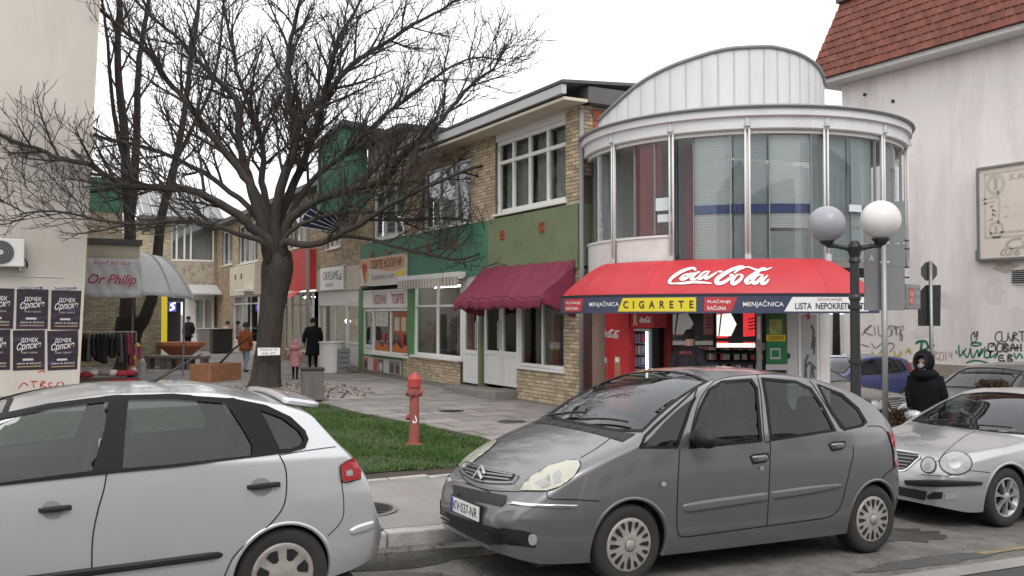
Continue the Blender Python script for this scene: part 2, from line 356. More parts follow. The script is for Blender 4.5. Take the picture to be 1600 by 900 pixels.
for i in range(1, 10):
    c = es.copy(); COL.objects.link(c); c.parent = es; c.location = (.5*i, .01*math.sin(i*2), plaza(1.2+.5*i, 10.2)-plaza(1.2, 10.2)+random.uniform(-.01, .01)); c.rotation_euler.z = random.uniform(-.03, .03); c.name = 'edging_stone'
# manhole covers
def manhole(x, y, r, label):
    z = plaza(x, y); t = thing('manhole_cover', label, 'manhole cover', (x, y, z))
    MB().lathe([(r*1.12, 0), (r*1.12, .012), (r, .012), (r, .006)], (x, y, z), 28).build('rim', 'concrete', t)
    b = MB().lathe([(r*.97, 0), (r*.97, .011)], (x, y, z), 28)
    for i in range(-3, 4):
        l = math.sqrt(max(0, (r*.85)**2-(i*r*.25)**2)); b.box(x-l, x+l, y+i*r*.25-.015, y+i*r*.25+.015, z+.01, z+.018)
    b.build('lid', 'iron', t)
manhole(3.1, 8.82, .33, 'round iron manhole cover in the pavement beside the silver hatchback bumper')
manhole(7.9, 14.5, .3, 'iron manhole cover on the pedestrian street to the right of the hydrant')
manhole(7.7, 16.6, .3, 'smaller looking manhole cover farther up the pedestrian street behind the hydrant')
# ============================================================ BUILDINGS
def vary(name, lo=.6, hi=1.25):
    """per-piece tone: every brick or tile takes a tone of its own"""
    nn, LL, bs = nodes_of(M[name]); src = bs.inputs['Base Color'].links[0].from_socket
    ge = nn.new('ShaderNodeNewGeometry'); oi = nn.new('ShaderNodeObjectInfo'); ad = nn.new('ShaderNodeMath'); ad.operation = 'ADD'; fr = nn.new('ShaderNodeMath'); fr.operation = 'FRACT'
    LL(ge.outputs['Random Per Island'], ad.inputs[0]); LL(oi.outputs['Random'], ad.inputs[1]); LL(ad.outputs[0], fr.inputs[0])
    mr = nn.new('ShaderNodeMapRange'); mr.inputs['To Min'].default_value = lo; mr.inputs['To Max'].default_value = hi; LL(fr.outputs[0], mr.inputs[0])
    mm = nn.new('ShaderNodeMixRGB'); mm.blend_type = 'MULTIPLY'; mm.inputs[0].default_value = 1; LL(src, mm.inputs[1]); LL(mr.outputs[0], mm.inputs[2]); LL(mm.outputs[0], bs.inputs['Base Color'])
for k in ('brick', 'brick2', 'brick_cream', 'tile', 'pave', 'brick_red'): vary(k, *((.8, 1.12) if k == 'pave' else (.72, 1.16)))
def bricks(parent, fn, w, h, m, single=0, bl=.24, bh=.066, j=.013, proud=.012):
    """running bond on a wall; fn(a, b, c): a along, b up, c out of the wall"""
    ob = MB(); row = 0; y = 0; out = []
    while y < h-.02:
        y1 = min(h, y+bh); x = -(row % 2)*(bl+j)/2
        while x < w:
            a0 = max(0, x); a1 = min(w, x+bl)
            if a1-a0 > .03: out.append((a0, a1, y, y1))
            x += bl+j
        y += bh+j; row += 1
    n = 0; shared = None
    for (a0, a1, b0, b1) in out:
        full = abs(a1-a0-bl) < 1e-6 and abs(b1-b0-bh) < 1e-6
        c = random.uniform(proud*.6, proud*1.4)
        P = lambda a, b, cc: fn(a, b, cc)
        if n < single and full:
            if shared is None:
                k = Vector(P(0, 0, 0)); t = MB().prism([(0, 0), (bl, 0), (bl, bh), (0, bh)], lambda a, b, cc: tuple(Vector(P(a, b, cc))-k), -.05, proud)
                o = t.build('brick', m, parent, local=True); shared = o; me = o.data
            else: o = bpy.data.objects.new('brick', me); COL.objects.link(o); o.parent = parent
            o.location = Vector(P(a0, b0, c-proud))-origin(parent); n += 1
        else: ob.prism([(a0, b0), (a1, b0), (a1, b1), (a0, b1)], P, 0, c)
    if ob.v: tag(ob.build('brickwork', m, parent), kind='stuff')
    return n
FX = 10.05
def fy(u): return onx(u, 480, FX).y
def fz(u, v): return onx(u, v, FX).z
def facade(y0, x=FX): return lambda a, b, c, y0=y0, x=x: (x-c, y0+a, b)
def fwall(name, t, y0, y1, z0, z1, m, x=FX, th=.22, br=None, single=0, bev=0):
    o = MB().box(x, x+th, y0, y1, z0, z1).build(name, m, t, bevel=bev)
    if br: bricks(o, lambda a, b, c: (x-c, y0+a, z0+b), y1-y0, z1-z0, br, single)
    return o
def window(t, y0, y1, z0, z1, mull=(), trans=(), x=FX, fr=.07, dep=.09, m='white', g='win_glass', name='window', sill=False, backs=None):
    """frame facing -x with one pane for each light"""
    b = MB(); b.box(x, x+dep, y0, y1, z0, z0+fr).box(x, x+dep, y0, y1, z1-fr, z1).box(x, x+dep, y0, y0+fr, z0+fr, z1-fr).box(x, x+dep, y1-fr, y1, z0+fr, z1-fr)
    ys = [y0+fr]+[y0+(y1-y0)*k for k in mull]+[y1-fr]; zs = [z0+fr]+[z0+(z1-z0)*k for k in trans]+[z1-fr]
    for k in ys[1:-1]: b.box(x+.004, x+dep-.004, k-fr*.42, k+fr*.42, z0+fr, z1-fr)
    for k in zs[1:-1]: b.box(x-.003, x+dep-.008, y0+fr, y1-fr, k-fr*.4, k+fr*.4)
    w = b.build(name, m, t, bevel=.006)
    for i in range(len(ys)-1):
        for j in range(len(zs)-1):
            MB().box(x+dep*.45, x+dep*.45+.008, ys[i], ys[i+1], zs[j], zs[j+1]).build('pane', g, w)
    if sill: MB().box(x-.13, x+.02, y0-.06, y1+.06, z0-.06, z0-.005).build('sill', m, w, bevel=.008)
    return w
def door(t, y0, y1, z0, z1, x=FX, m='white', hand=1, panel=.38):
    b = MB(); f = .09; zp = z0+(z1-z0)*panel
    b.box(x, x+.07, y0, y0+f, z0, z1).box(x, x+.07, y1-f, y1, z0, z1).box(x, x+.07, y0+f, y1-f, z1-f, z1).box(x, x+.07, y0+f, y1-f, z0, z0+f).box(x, x+.07, y0+f, y1-f, zp-.05, zp+.05)
    d = b.build('door', m, t, bevel=.006)
    p = MB().box(x+.025, x+.05, y0+f, y1-f, z0+f, zp-.05); k = (y1-y0-2*f)
    p.box(x+.012, x+.03, y0+f+k*.12, y0+f+k*.44, z0+f+.06, zp-.11).box(x+.012, x+.03, y0+f+k*.56, y0+f+k*.88, z0+f+.06, zp-.11); p.build('panel', m, d, bevel=.008)
    MB().box(x+.03, x+.038, y0+f, y1-f, zp+.05, z1-f).build('pane', 'win_glass', d)
    yh = y0+f*.5 if hand > 0 else y1-f*.5
    MB().tube([(x, yh, zp+.1), (x-.05, yh, zp+.1), (x-.05, yh, zp+.75), (x, yh, zp+.75)], .016, 6).build('handle', 'lightgrey', d)
    return d
def room(t, y0, y1, z0, z1, x=FX, dep=2.6, m='interior', name='room'):
    b = MB(); X1 = x+dep
    b.add([(x+.25, y0, z0), (X1, y0, z0), (X1, y1, z0), (x+.25, y1, z0), (x+.25, y0, z1), (X1, y0, z1), (X1, y1, z1), (x+.25, y1, z1)], [(0, 1, 2, 3), (7, 6, 5, 4), (1, 2, 6, 5), (0, 1, 5, 4), (2, 3, 7, 6)])
    return b.build(name, m, t)
def garment(t, y, z0, z1, x, col, w=.2):
    m = mat('cloth', col, .9, var=.3, scale=9)
    b = MB(); n = 8
    b.grid(lambda s, k: (x+.07*math.sin(k*PI*2)*(1+.2*math.sin(9*s)), y+(w*(.55+.45*s) if s < .94 else w*.9)*(k-.5)*2*(1 if k <= .5 or True else 1), z1-(z1-z0)*s), 8, n)
    return b.build('garment', m, t, smooth=True, thick=.02)
ZF = 4.335; ZE = 6.5
# ---------------------------------------------------------------- unit A: boutique at the corner
A = thing('boutique_building', 'yellow brick corner shop with olive fascia and white double doors', 'shop', (FX, 15.62, .2))
ya = (15.62, 19.72)
fwall('plinth', A, 15.6, 18.2, 0, .24, 'concrete', x=FX-.03)
w_ = fwall('wall', A, 16.2, 18.2, .24, .9, 'mortar', br='brick', single=175, th=.3)
w_ = fwall('wall', A, 15.62, 16.2, .24, ZF-1.25, 'mortar', br='brick', single=120, th=.3)
fwall('fascia', A, 15.62, 19.55, 3.02, ZF, 'olive', x=FX-.05, th=.35, bev=.01)
window(A, 16.2, 18.2, .96, 3.0, (.5,), (.72,), sill=True, x=FX+.06)
door(A, 18.32, 19.18, .44, 2.42, x=FX+.12, hand=-1); door(A, 19.2, 20.06, .44, 2.42, x=FX+.12, hand=1)
fwall('door_post', A, 18.2, 18.32, .2, 3.02, 'white', x=FX+.05, th=.15); fwall('door_post', A, 20.06, 20.2, .2, 3.02, 'olive', x=FX+.02, th=.2)
fwall('transom', A, 18.32, 20.06, 2.42, 3.02, 'white', x=FX+.1, th=.08)
for k, (y0, y1) in enumerate(((20.25, 21.15),)): pass
room(A, 15.7, 20.2, .3, 3.0)
for i, (y, c) in enumerate(((16.5, (.3, .05, .05)), (16.75, (.02, .02, .03)), (17.0, (.25, .2, .18)), (17.3, (.05, .06, .1)), (17.55, (.35, .12, .08)))): garment(A, y, 1.0, 2.1, FX+.7, c)
b = MB()
for i, (y0, y1, d) in enumerate(((18.15, 19.0, .62), (19.02, 20.1, .6), (20.3, 21.2, .45))):
    MB().box(FX-d, FX+.15, y0, y1, .12, .4-.03*i).build('step', 'concrete', A, bevel=.02)
# olive fascia vents
def vent(t, y, z, x=FX-.05):
    b = MB(); s = .11; v = b.box(x-.012, x+.02, y-s, y+s, z-s, z+s).build('vent', 'brick_red', t)
    for i in range(4): MB().box(x-.028, x-.01, y-s*.85, y+s*.85, z-s*.8+i*.055, z-s*.8+i*.055+.03).build('slat', 'brick_red', v)
vent(A, fy(850), 3.96); vent(A, fy(788), 3.93)
# upper floor with the big white window
wu = fwall('wall', A, 15.62, 16.12, ZF, 6.3, 'mortar', br='brick', single=0, th=.3)
window(A, 16.12, 19.25, 4.44, 6.14, (.27, .52, .76), (.7,), x=FX+.06, fr=.1, sill=True)
fwall('lintel', A, 16.12, 19.25, 6.14, 6.32, 'white', x=FX+.01)
wu = fwall('wall', A, 19.25, 20.4, ZF, 6.3, 'mortar', br='brick', th=.3)
room(A, 16.0, 20.2, 4.4, 6.3, m='interior')
for y0, y1 in ((16.2, 17.0), (17.1, 17.8), (18.0, 18.7), (18.8, 19.2)):
    MB().grid(lambda s, t, y0=y0, y1=y1: (FX+.3+.03*math.sin(s*40), y0+(y1-y0)*s, 4.46+1.65*t), 40, 1).build('curtain', 'curtain', A, smooth=True)
# eave and roof over the row
MB().box(FX-.55, FX+.1, 15.3, 24.6, 6.3, 6.36).build('soffit', 'cream', A); MB().box(FX-.6, FX-.5, 15.3, 24.6, 6.42, 6.6).build('eave_board', 'lightgrey', A)
b = MB().add([(FX-.62, 15.25, 6.62), (FX+6, 15.25, 7.1), (FX+6, 24.6, 7.1), (FX-.62, 24.6, 6.62), (FX-.62, 15.25, 6.68), (FX+6, 15.25, 7.16), (FX+6, 24.6, 7.16), (FX-.62, 24.6, 6.68)], [(3, 2, 1, 0), (4, 5, 6, 7), (0, 1, 5, 4), (1, 2, 6, 5), (2, 3, 7, 6), (3, 0, 4, 7)]); b.build('roof', 'roof_dark', A)
# end wall towards the road
o = MB().box(FX+.31, 15.9, 15.64, 15.9, .2, 6.3).build('end_wall', 'cream', A)
o = MB().box(FX, FX+.3, 15.595, 15.625, 4.9, 6.3).build('wall', 'mortar', A); bricks(o, lambda a, b, c: (FX+a, 15.595-c, 4.9+b), .3, 1.4, 'brick')
o = MB().box(FX+.3, FX+1.0, 15.58, 15.64, 5.6, 6.26).build('hollow_brick_patch', 'mortar', A); bricks(o, lambda a, b, c: (FX+.3+a, 15.58-c, 5.6+b), .7, .66, 'brick_red', bl=.25, bh=.2, j=.02)
MB().box(FX+.0, FX+2.4, 15.28, 15.7, 6.3, 6.62).build('roof_edge', 'roof_dark', A)
MB().tube([(FX-.02, 15.5, 6.2), (FX-.02, 15.5, .2)], .05, 8).build('drain_pipe', 'paint_grey', A, smooth=True)
# ---------------------------------------------------------------- unit B: bakery and dress shop
B = thing('bakery_building', 'brick shop with bright green fascia holding bakery and dress shop windows', 'shop', (FX, 21, .2))
fwall('fascia', B, 19.56, 28.6, 3.06, ZF-.01, 'green', x=FX-.035, th=.3)
for u, v in ((710, 382), (672, 386), (612, 398), (584, 400)): vent(B, fy(u), fz(u, v), FX-.035)
fwall('plinth', B, 20.2, 30.0, 0, .32, 'concrete', x=FX-.03)
door(B, 20.26, 21.12, .4, 2.42, x=FX+.06, hand=1); fwall('transom', B, 20.2, 21.12, 2.42, 3.06, 'white', x=FX+.05, th=.08)
fwall('wall', B, 21.15, 24.95, .3, .92, 'mortar', br='brick', single=295, th=.3)
fwall('wall', B, 24.95, 28.6, .3, .82, 'green_trim', th=.3); 
window(B, 21.15, 24.2, .97, 3.02, (.5,), (.66,), sill=True, x=FX+.03)
fwall('post', B, 24.2, 24.62, .92, 3.06, 'green_trim', x=FX-.02, th=.2)
zh = 2.26
window(B, 24.62, 27.6, .9, zh, (.5,), (), sill=True, x=FX+.03)
door(B, 27.6, 28.5, .35, zh, x=FX+.05, hand=1)
window(B, 24.62, 28.5, zh+.02, 2.84, (.385, .77), (), x=FX+.02, g='white_clean', name='header_window')
fl = lambda y, z, x: (lambda a, b: (x, y-a, z+b))
tr = mat('red_letters', (.42, .05, .05), .6, var=.1)
text('lettering', 'ТОРТЕ', .98, .3, fl(26.0, 2.4, FX+.03), tr, B, bold=.012); text('lettering', 'КОЛАЧИ', 1.05, .3, fl(27.5, 2.4, FX+.03), tr, B, bold=.012)
room(B, 20.2, 24.4, .3, 3.0, m='interior'); room(B, 24.5, 28.6, .3, 3.0, dep=1.0)
# roller shutters and printed stickers behind the bakery panes
b = MB()
for i in range(26): b.box(FX+.2, FX+.215, 24.7, 27.55, .98+i*.051, .98+i*.051+.042)
tag(b.build('shutter', 'paint_grey', B), kind='stuff')
def poly_sheet(t, name, m, pts, x): MB().sheet([(x, y, z) for y, z in pts]).build(name, m, t)
for y0 in (24.75, 26.25):
    poly_sheet(B, 'sticker', 'orange', [(y0, .98), (y0+1.2, .98), (y0+1.2, 1.1), (y0+.9, 1.28), (y0+.5, 1.08), (y0+.2, 1.22), (y0, 1.15)], FX+.05)
    poly_sheet(B, 'sticker', 'red_fascia', [(y0+.42, 1.08), (y0+.58, 1.5), (y0+.26, 1.5)], FX+.045)
poly_sheet(B, 'poster', mat('wood_sticker', (.32, .1, .05), .6, var=.3, scale=8), [(24.78, 1.5), (25.9, 1.5), (25.9, 2.25), (24.78, 2.25)], FX+.055)
for y0 in (24.88, 25.4): poly_sheet(B, 'picture', mat('picture', (.5, .42, .32), .6, var=.9, scale=9), [(y0, 1.6), (y0+.38, 1.6), (y0+.38, 2.0), (y0, 2.0)], FX+.05)
poly_sheet(B, 'poster', mat('menu', (.55, .5, .42), .6, var=.8, scale=12), [(26.3, 1.72), (27.4, 1.72), (27.4, 2.24), (26.3, 2.24)], FX+.055)
for i in range(3): MB().tube([(FX+.6, 21.4+i*.95, 2.86), (FX+.6, 22.2+i*.95, 2.86)], .025, 6).build('lamp_tube', 'tube', B)
for i, (y, c, h) in enumerate(((21.5, (.45, .25, .22), 2.25), (21.75, (.5, .3, .28), 2.25), (22.15, (.42, .3, .25), 2.2), (22.6, (.12, .1, .1), 2.0), (23.3, (.03, .03, .035), 2.1), (23.7, (.25, .2, .16), 1.9))): garment(B, y, 1.05, h, FX+.5, c, .17)
for z in (1.2, 1.55, 1.9): MB().box(FX+.9, FX+1.2, 21.3, 24.0, z, z+.03).build('shelf', 'white', B)
# collage of pictures under the bakery window
cp = MB().box(FX-.03, FX, 25.1, 28.3, .3, .76).build('picture_board', mat('board', (.45, .4, .36), .6, var=.1), B)
rc = random.Random(5)
for i in range(7):
    y0 = 25.15+i*.45; m = mat('print', rc.choice([(.12, .1, .09), (.6, .55, .5), (.3, .22, .2), (.5, .12, .12), (.2, .17, .15)]), .6, var=.9, scale=14)
    MB().box(FX-.034, FX-.03, y0, y0+.4, .34, .72).build('print', m, cp)
    MB().lathe([(.14, 0), (.14, .004)], (FX-.04, y0+.2+rc.uniform(-.05, .05), .5), 10, 'x').build('print', mat('print', rc.choice([(.65, .6, .55), (.1, .08, .07), (.5, .08, .08)]), .6, var=.6, scale=20), cp)
# upper floor
def upper(t, y0, y1, wins, br='brick', z1=6.3):
    y = y0
    for (a, c, z0, zz, mu) in wins+[(y1, y1, 0, 0, ())]:
        if a-y > .02: fwall('wall', t, y, a, ZF, z1, 'mortar', br=br, th=.3)
        if c > a:
            if z0 > ZF+.02: fwall('wall', t, a, c, ZF, z0, 'mortar', br=br, th=.3)
            fwall('wall', t, a, c, zz, z1, 'mortar', br=br, th=.3); window(t, a, c, z0, zz, mu, (), x=FX+.05, fr=.08, sill=True)
            MB().box(FX+.35, FX+.37, a, c, z0, zz).build('curtain', 'curtain', t)
        y = c
upper(B, 20.4, 30.0, [(20.55, 23.55, ZF+.06, 6.0, (.33, .66)), (24.9, 27.5, ZF+.06, 5.9, (.33, .66))])
window(B, 20.55, 23.55, 6.0, 6.29, (), (), x=FX+.05)
MB().box(FX+.3, FX+.32, 20.6, 23.5, ZF+.1, 6.0).build('blind', 'blind', B)
# tall rear block with green wing wall, dark roof edge
T = thing('gable_block', 'raised pale roof block with dark eave and green wing wall above the bakery', 'roof block', (FX, 27, 6.3))
MB().box(FX+.0, FX+5, 24.6, 28.0, 6.31, 7.35).build('wall', 'cream', T)
MB().box(FX-.35, FX+5.2, 24.4, 28.1, 7.35, 7.5).build('roof', 'roof_dark', T)
pr = [(8.5, 5.3), (10.04, 5.3), (10.04, 7.9), (9.25, 8.0), (8.55, 7.3)]
MB().prism(pr, lambda a, b, c: (a, 28.05+c, b), 0, .35).build('wing_wall', 'green', T)
MB().prism([(8.4, 7.2), (8.55, 7.33), (9.23, 8.03), (10.9, 7.8), (10.9, 7.95), (9.2, 8.2), (8.35, 7.35)], lambda a, b, c: (a, 27.9+c, b), 0, .6).build('roof_edge', 'roof_dark', T)
# blue fan blind
FB = thing('fan_blind', 'dark blue quarter fan sunblind with white ribs high on brick wall', 'sunblind', (FX, 29.9, 4.8))
cx, cy, cz = FX-.02, 29.7, 4.75; b = MB()
fan = []
for i in range(9):
    a = R(8+i*20.5/2.05); fan.append((cx-1.75*math.cos(a)*.98, cz+1.25*math.sin(a)))
MB().prism([(cx, cz)]+fan, lambda a, b, c: (a, cy+c, b), 0, .03).build('fabric', mat('blue_fab', (.02, .022, .085), .7, var=.15), FB)
for p in fan: MB().tube([(cx, cy-.012, cz), (p[0], cy-.012, p[1])], .018, 5).build('rib', 'white', FB)
# ---------------------------------------------------------------- unit C cosmetics
C_ = thing('cosmetics_shop', 'narrow brick shop with white sign and bright display window beyond the bakery', 'shop', (FX, 31.5, .2))
upper(C_, 30.0, 33.5, [(30.7, 32.2, 4.05+.35, 5.2, (.5,))], z1=6.6)
fwall('fascia', C_, 28.62, 33.5, 2.9, ZF-.012, 'cream', x=FX-.02, th=.3)
fwall('wall', C_, 28.62, 33.5, 3.72, ZF-.02, 'mortar', x=FX-.025, th=.05, br='brick')
fwall('post', C_, 28.5, 28.8, .3, 2.9, 'green_trim', x=FX-.01); door(C_, 28.85, 30.1, .3, 2.45, x=FX+.05); fwall('transom', C_, 28.85, 33.4, 2.45, 2.9, 'white', x=FX+.04, th=.1)
window(C_, 30.15, 33.4, .8, 2.45, (.4, .8), (), x=FX+.04); fwall('wall', C_, 30.1, 33.5, .2, .8, 'white', x=FX)
room(C_, 28.7, 33.4, .3, 2.9, dep=1.6, m=mat('shop_light', (.5, .47, .42), .8))
for i in range(9): MB().box(FX+1.0, FX+1.3, 30.3+i*.33, 30.55+i*.33, 1.0+.35*(i % 3), 1.25+.35*(i % 3)).build('product', mat('product', random.choice([(.5, .2, .15), (.15, .3, .2), (.6, .5, .2), (.1, .1, .12), (.6, .6, .6)]), .5), C_, bevel=.01)
MB().lathe([(.02, 0), (.08, .03), (.1, .1), (.06, .17), (.01, .19)], (FX+.5, 31.4, 1.75), 12).build('lamp_bulb', 'tube', C_)
for i, w in enumerate((.7, .35)): MB().box(FX-w, FX+.1, 28.7, 30.4, .1, .25+.15*i).build('step', 'concrete', C_, bevel=.02)
so_ = thing('shop_sign', 'white rectangular cosmetics shop sign with dark lettering on brick wall', 'sign', (FX, 31.4, 3))
MB().box(FX-.09, FX-.03, 30.15, 32.75, 2.92, 3.72).build('panel', 'white_clean', so_, bevel=.01); text('lettering', 'ORIFLAME', 1.75, .3, fl(32.4, 3.28, FX-.094), 'dark', so_); text('lettering', 'centar', .9, .14, fl(32.1, 3.05, FX-.094), 'paint_grey', so_)
strokes('swirl', [[(0, 0), (.12, .1), (.2, .25)], [(.05, 0), (.2, .06), (.3, .18)], [(.05, -.03), (.2, -.03), (.33, .04)]], .03, fl(30.6, 3.3, FX-.094), 'dark', so_)
tk = thing('shop_sign', 'bakery sign with orange top, red ice cream cone and cake lettering', 'sign', (FX, 26.2, 3))
b = MB().box(FX-.12, FX-.04, 24.55, 28.35, 2.98, 3.83); b.build('panel', mat('sign_cream', (.66, .6, .55), .5, var=.05), tk, bevel=.01)
MB().sheet([(FX-.124, 24.56, 3.82), (FX-.124, 28.34, 3.82), (FX-.124, 28.34, 3.55), (FX-.124, 27.2, 3.5), (FX-.124, 26, 3.38), (FX-.124, 25.2, 3.36), (FX-.124, 24.56, 3.45)]).build('band', mat('peach', (.6, .33, .2), .5, var=.1), tk)
MB().sheet([(FX-.124, 24.56, 3.4), (FX-.124, 25.2, 3.32), (FX-.124, 25.6, 3.24), (FX-.124, 24.9, 3.2), (FX-.124, 24.56, 3.26)]).build('band', 'yellow', tk)
MB().sheet([(FX-.13, 28.2, 3.62), (FX-.13, 27.95, 3.72), (FX-.13, 27.65, 3.6), (FX-.13, 27.9, 3.04)]).build('ice_cream_cone', 'red_fascia', tk); MB().sheet([(FX-.135, 27.85, 3.06), (FX-.135, 27.55, 3.35), (FX-.135, 27.78, 3.4)]).build('cone', 'yellow', tk)
text('lettering', 'ТОРТЕ КОЛАЧИ', 2.55, .27, fl(27.35, 3.48, FX-.13), mat('brown', (.08, .035, .025), .6), tk, shear=.1, bold=.01); text('lettering', 'Сладолед и сок', 1.9, .19, fl(27.3, 3.13, FX-.13), mat('lilac', (.28, .24, .4), .6), tk, shear=.3)
# retractable striped awning over the dress shop
aw = thing('awning', 'rolled cream striped awning with scalloped edge over the dress shop window', 'awning', (FX, 23, 3))
MB().box(FX-.25, FX-.04, 20.75, 24.75, 3.02, 3.16).build('cassette', 'white', aw, bevel=.02)
def scallop(t, x, y0, y1, zt, zb, n, m, amp=.05): return MB().grid(lambda s, k: (x+.012*math.sin(s*n*PI*2), y0+(y1-y0)*s, zt if k < .5 else zb-amp*abs(math.sin(s*n*PI))), n*6, 1).build('valance', m, t, thick=.006)
stp = mat('stripe', (.55, .5, .43), .8, var=.05); nn, LL, bs = nodes_of(stp); wv = nn.new('ShaderNodeTexWave'); wv.bands_direction = 'Y'; wv.inputs['Scale'].default_value = 1.6; ge = nn.new('ShaderNodeNewGeometry'); LL(ge.outputs['Position'], wv.inputs['Vector'])
cr = nn.new('ShaderNodeValToRGB'); cr.color_ramp.elements[0].color = (.3, .26, .22, 1); cr.color_ramp.elements[1].color = (.56, .52, .46, 1); LL(wv.outputs['Fac'], cr.inputs[0]); LL(cr.outputs[0], bs.inputs['Base Color'])
scallop(aw, FX-.27, 20.75, 24.75, 3.04, 2.84, 22, stp)
# burgundy awning of the boutique
bw = thing('awning', 'sagging burgundy fabric awning with scalloped edge over the boutique doors', 'awning', (FX, 18, 2.4))
Y0, Y1, XF = 15.7, 19.7, 9.2
def can(s, t):
    y = Y0+(Y1-Y0)*s; sag = .1*math.sin(t*PI)*(.7+.5*math.sin(s*9))+.07*t*abs(math.sin(s*PI*2.5)); wr = .015*math.sin(s*46+t*4)+.02*noise.noise((s*7, t*4, 1))
    return (FX-.06+(XF-FX+.06)*t, y+.1*t*(.5-s)*0, 3.2-.72*t**1.15-sag*.6+wr)
MB().grid(can, 50, 14).build('canopy', 'burgundy', bw, smooth=True, thick=.008)
MB().grid(lambda s, k: (XF-.012+.02*math.sin(s*50)*k, Y0+(Y1-Y0)*s, can(s, 1)[2]-.005-k*(.2+.035*abs(math.sin(s*PI*15)))), 120, 3).build('valance', 'burgundy', bw, smooth=True, thick=.006)
for yy in (Y0, Y1):
    MB().grid(lambda s, k, yy=yy: (can(0, s)[0], yy+.015*math.sin(s*9+k*5), can(0 if yy == Y0 else 1, s)[2]+k*((2.06+.3*s-.03*abs(math.sin(s*9)))-can(0, s)[2])), 24, 8).build('side_flap', 'burgundy', bw, smooth=True, thick=.006)
for yy in (Y0+.04, Y1-.04): MB().tube([(FX, yy, 2.3), (XF+.02, yy, 2.42)], .018, 6).build('arm', 'paint_grey', bw)
# ---------------------------------------------------------------- units D, E and beyond
D = thing('red_fascia_shop', 'shop with bright red fascia and lit window just right of the tree trunk', 'shop', (FX, 35.5, .2))
fwall('fascia', D, 33.56, 37.6, 3.0, 4.5, 'red_fascia', x=FX-.3, th=.4); upper(D, 33.5, 42.0, [(35, 37, 4.7, 6, (.5,)), (38.6, 40.6, 4.7, 6, (.5,))], z1=6.6)
fwall('post', D, 33.5, 33.62, .2, 6.4, 'paint_grey', x=FX-.36, th=.1)
window(D, 33.7, 37.5, .65, 2.9, (.45, .75), (.8,), x=FX-.1); fwall('wall', D, 33.6, 37.6, .2, .65, 'mortar', x=FX-.1, br='brick2')
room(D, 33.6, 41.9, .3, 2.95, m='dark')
for y in (34.6, 35.6): MB().lathe([(.02, 0), (.09, .04), (.02, .08)], (FX+.2, y, 2.7), 10).build('lamp', 'tube', D)
o = MB().grid(lambda s, k: (FX-.3-.8*k, 34.9+2.6*s, 2.98-.3*k), 2, 3).build('awning_fabric', stp, D, thick=.01); scallop(D, FX-1.1, 34.9, 37.5, 2.68, 2.42, 10, stp)
MB().grid(lambda s, k: (FX-.3-.6*k, 33.65+1.1*s, 2.98-.3*k*k), 4, 6).build('awning_fabric', 'red_fascia', D, thick=.01)
fwall('wall', D, 37.62, 42, .2, 4.4, 'mortar', br='brick2')
E_ = thing('cream_fascia_shop', 'shop with cream fascia and two small vent slots left of the tree trunk', 'shop', (FX, 44.5, .2))
fwall('fascia', E_, 42.0, 47.2, 2.95, 4.35, 'cream', x=FX-.3, th=.4, bev=.02)
for y in (44.6, 45.9): MB().box(FX-.31, FX-.28, y-.12, y+.12, 3.72, 3.98).build('vent', 'dark', E_)
MB().box(FX-.75, FX-.3, 42.1, 44.0, 3.1, 3.2).build('light_box', 'white', E_)
window(E_, 42.1, 47.1, .75, 2.95, (.3, .62), (.82,), x=FX-.1); fwall('wall', E_, 42, 47.2, .2, .75, 'cream', x=FX-.1)
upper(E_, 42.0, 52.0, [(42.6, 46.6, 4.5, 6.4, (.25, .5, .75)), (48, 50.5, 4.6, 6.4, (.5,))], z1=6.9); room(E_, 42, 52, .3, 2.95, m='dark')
fwall('wall', E_, 47.2, 52, .2, 4.4, 'mortar', br='brick2')
MB().box(FX-.6, FX+5, 28.2, 52.2, 6.6, 6.8).build('roof', 'roof_dark', E_)
# ---------------------------------------------------------------- courtyard back building
K = thing('courtyard_building', 'two storey building with patterned plaster closing the end of the courtyard', 'building', (6, 52, .2))
def ywall(name, t, x0, x1, z0, z1, m, y=52, th=.25, br=None, **k):
    o = MB().box(x0, x1, y, y+th, z0, z1).build(name, m, t)
    if br: bricks(o, lambda a, b, c: (x0+a, y-c, z0+b), x1-x0, z1-z0, br, **k)
    return o
def ywin(t, x0, x1, z0, z1, mull=(), y=52, fr=.09, m='white', g='win_glass'):
    b = MB(); b.box(x0, x1, y, y+.09, z0, z0+fr).box(x0, x1, y, y+.09, z1-fr, z1); xs = [x0]+[x0+(x1-x0)*k for k in mull]+[x1]
    for k in xs: b.box(k-fr/2, k+fr/2, y+.002, y+.088, z0+fr, z1-fr)
    w = b.build('window', m, t)
    for i in range(len(xs)-1): MB().box(xs[i]+fr/2, xs[i+1]-fr/2, y+.04, y+.05, z0+fr, z1-fr).build('pane', g, w)
    return w
plp = mat('patterned_plaster', (.42, .36, .29), .9, var=.2, scale=3, dirt=(.06, .045, .035), dirtamt=.95, dscale=3.5)
ywall('wall', K, 6.5, 10.0, 3.3, 4.9, plp); ywall('wall', K, 5.5, 7.7, 4.9, 7.0, 'mortar', br='brick_cream'); ywall('wall', K, 9.9, 10.4, .2, 7, 'mortar', br='brick2')
ywin(K, 7.7, 9.9, 4.9, 6.9, (.12, .3, .45)); MB().box(7.7, 9.9, 52.4, 52.45, 4.9, 6.9).build('curtain', 'curtain', K)
MB().box(6.0, 10.3, 51.3, 52.6, 7.0, 7.2).build('eave', 'roof_dark', K); MB().add([(6, 51.3, 7.2), (10.3, 51.3, 7.2), (10.3, 54, 8.8), (6, 54, 8.8)], [(0, 1, 2, 3)]).build('roof', 'metal_grey', K)
for i in range(9): MB().tube([(6.2+i*.5, 51.28, 7.24), (6.2+i*.5, 54, 8.85)], .04, 4).build('roof_seam', 'lightgrey', K)
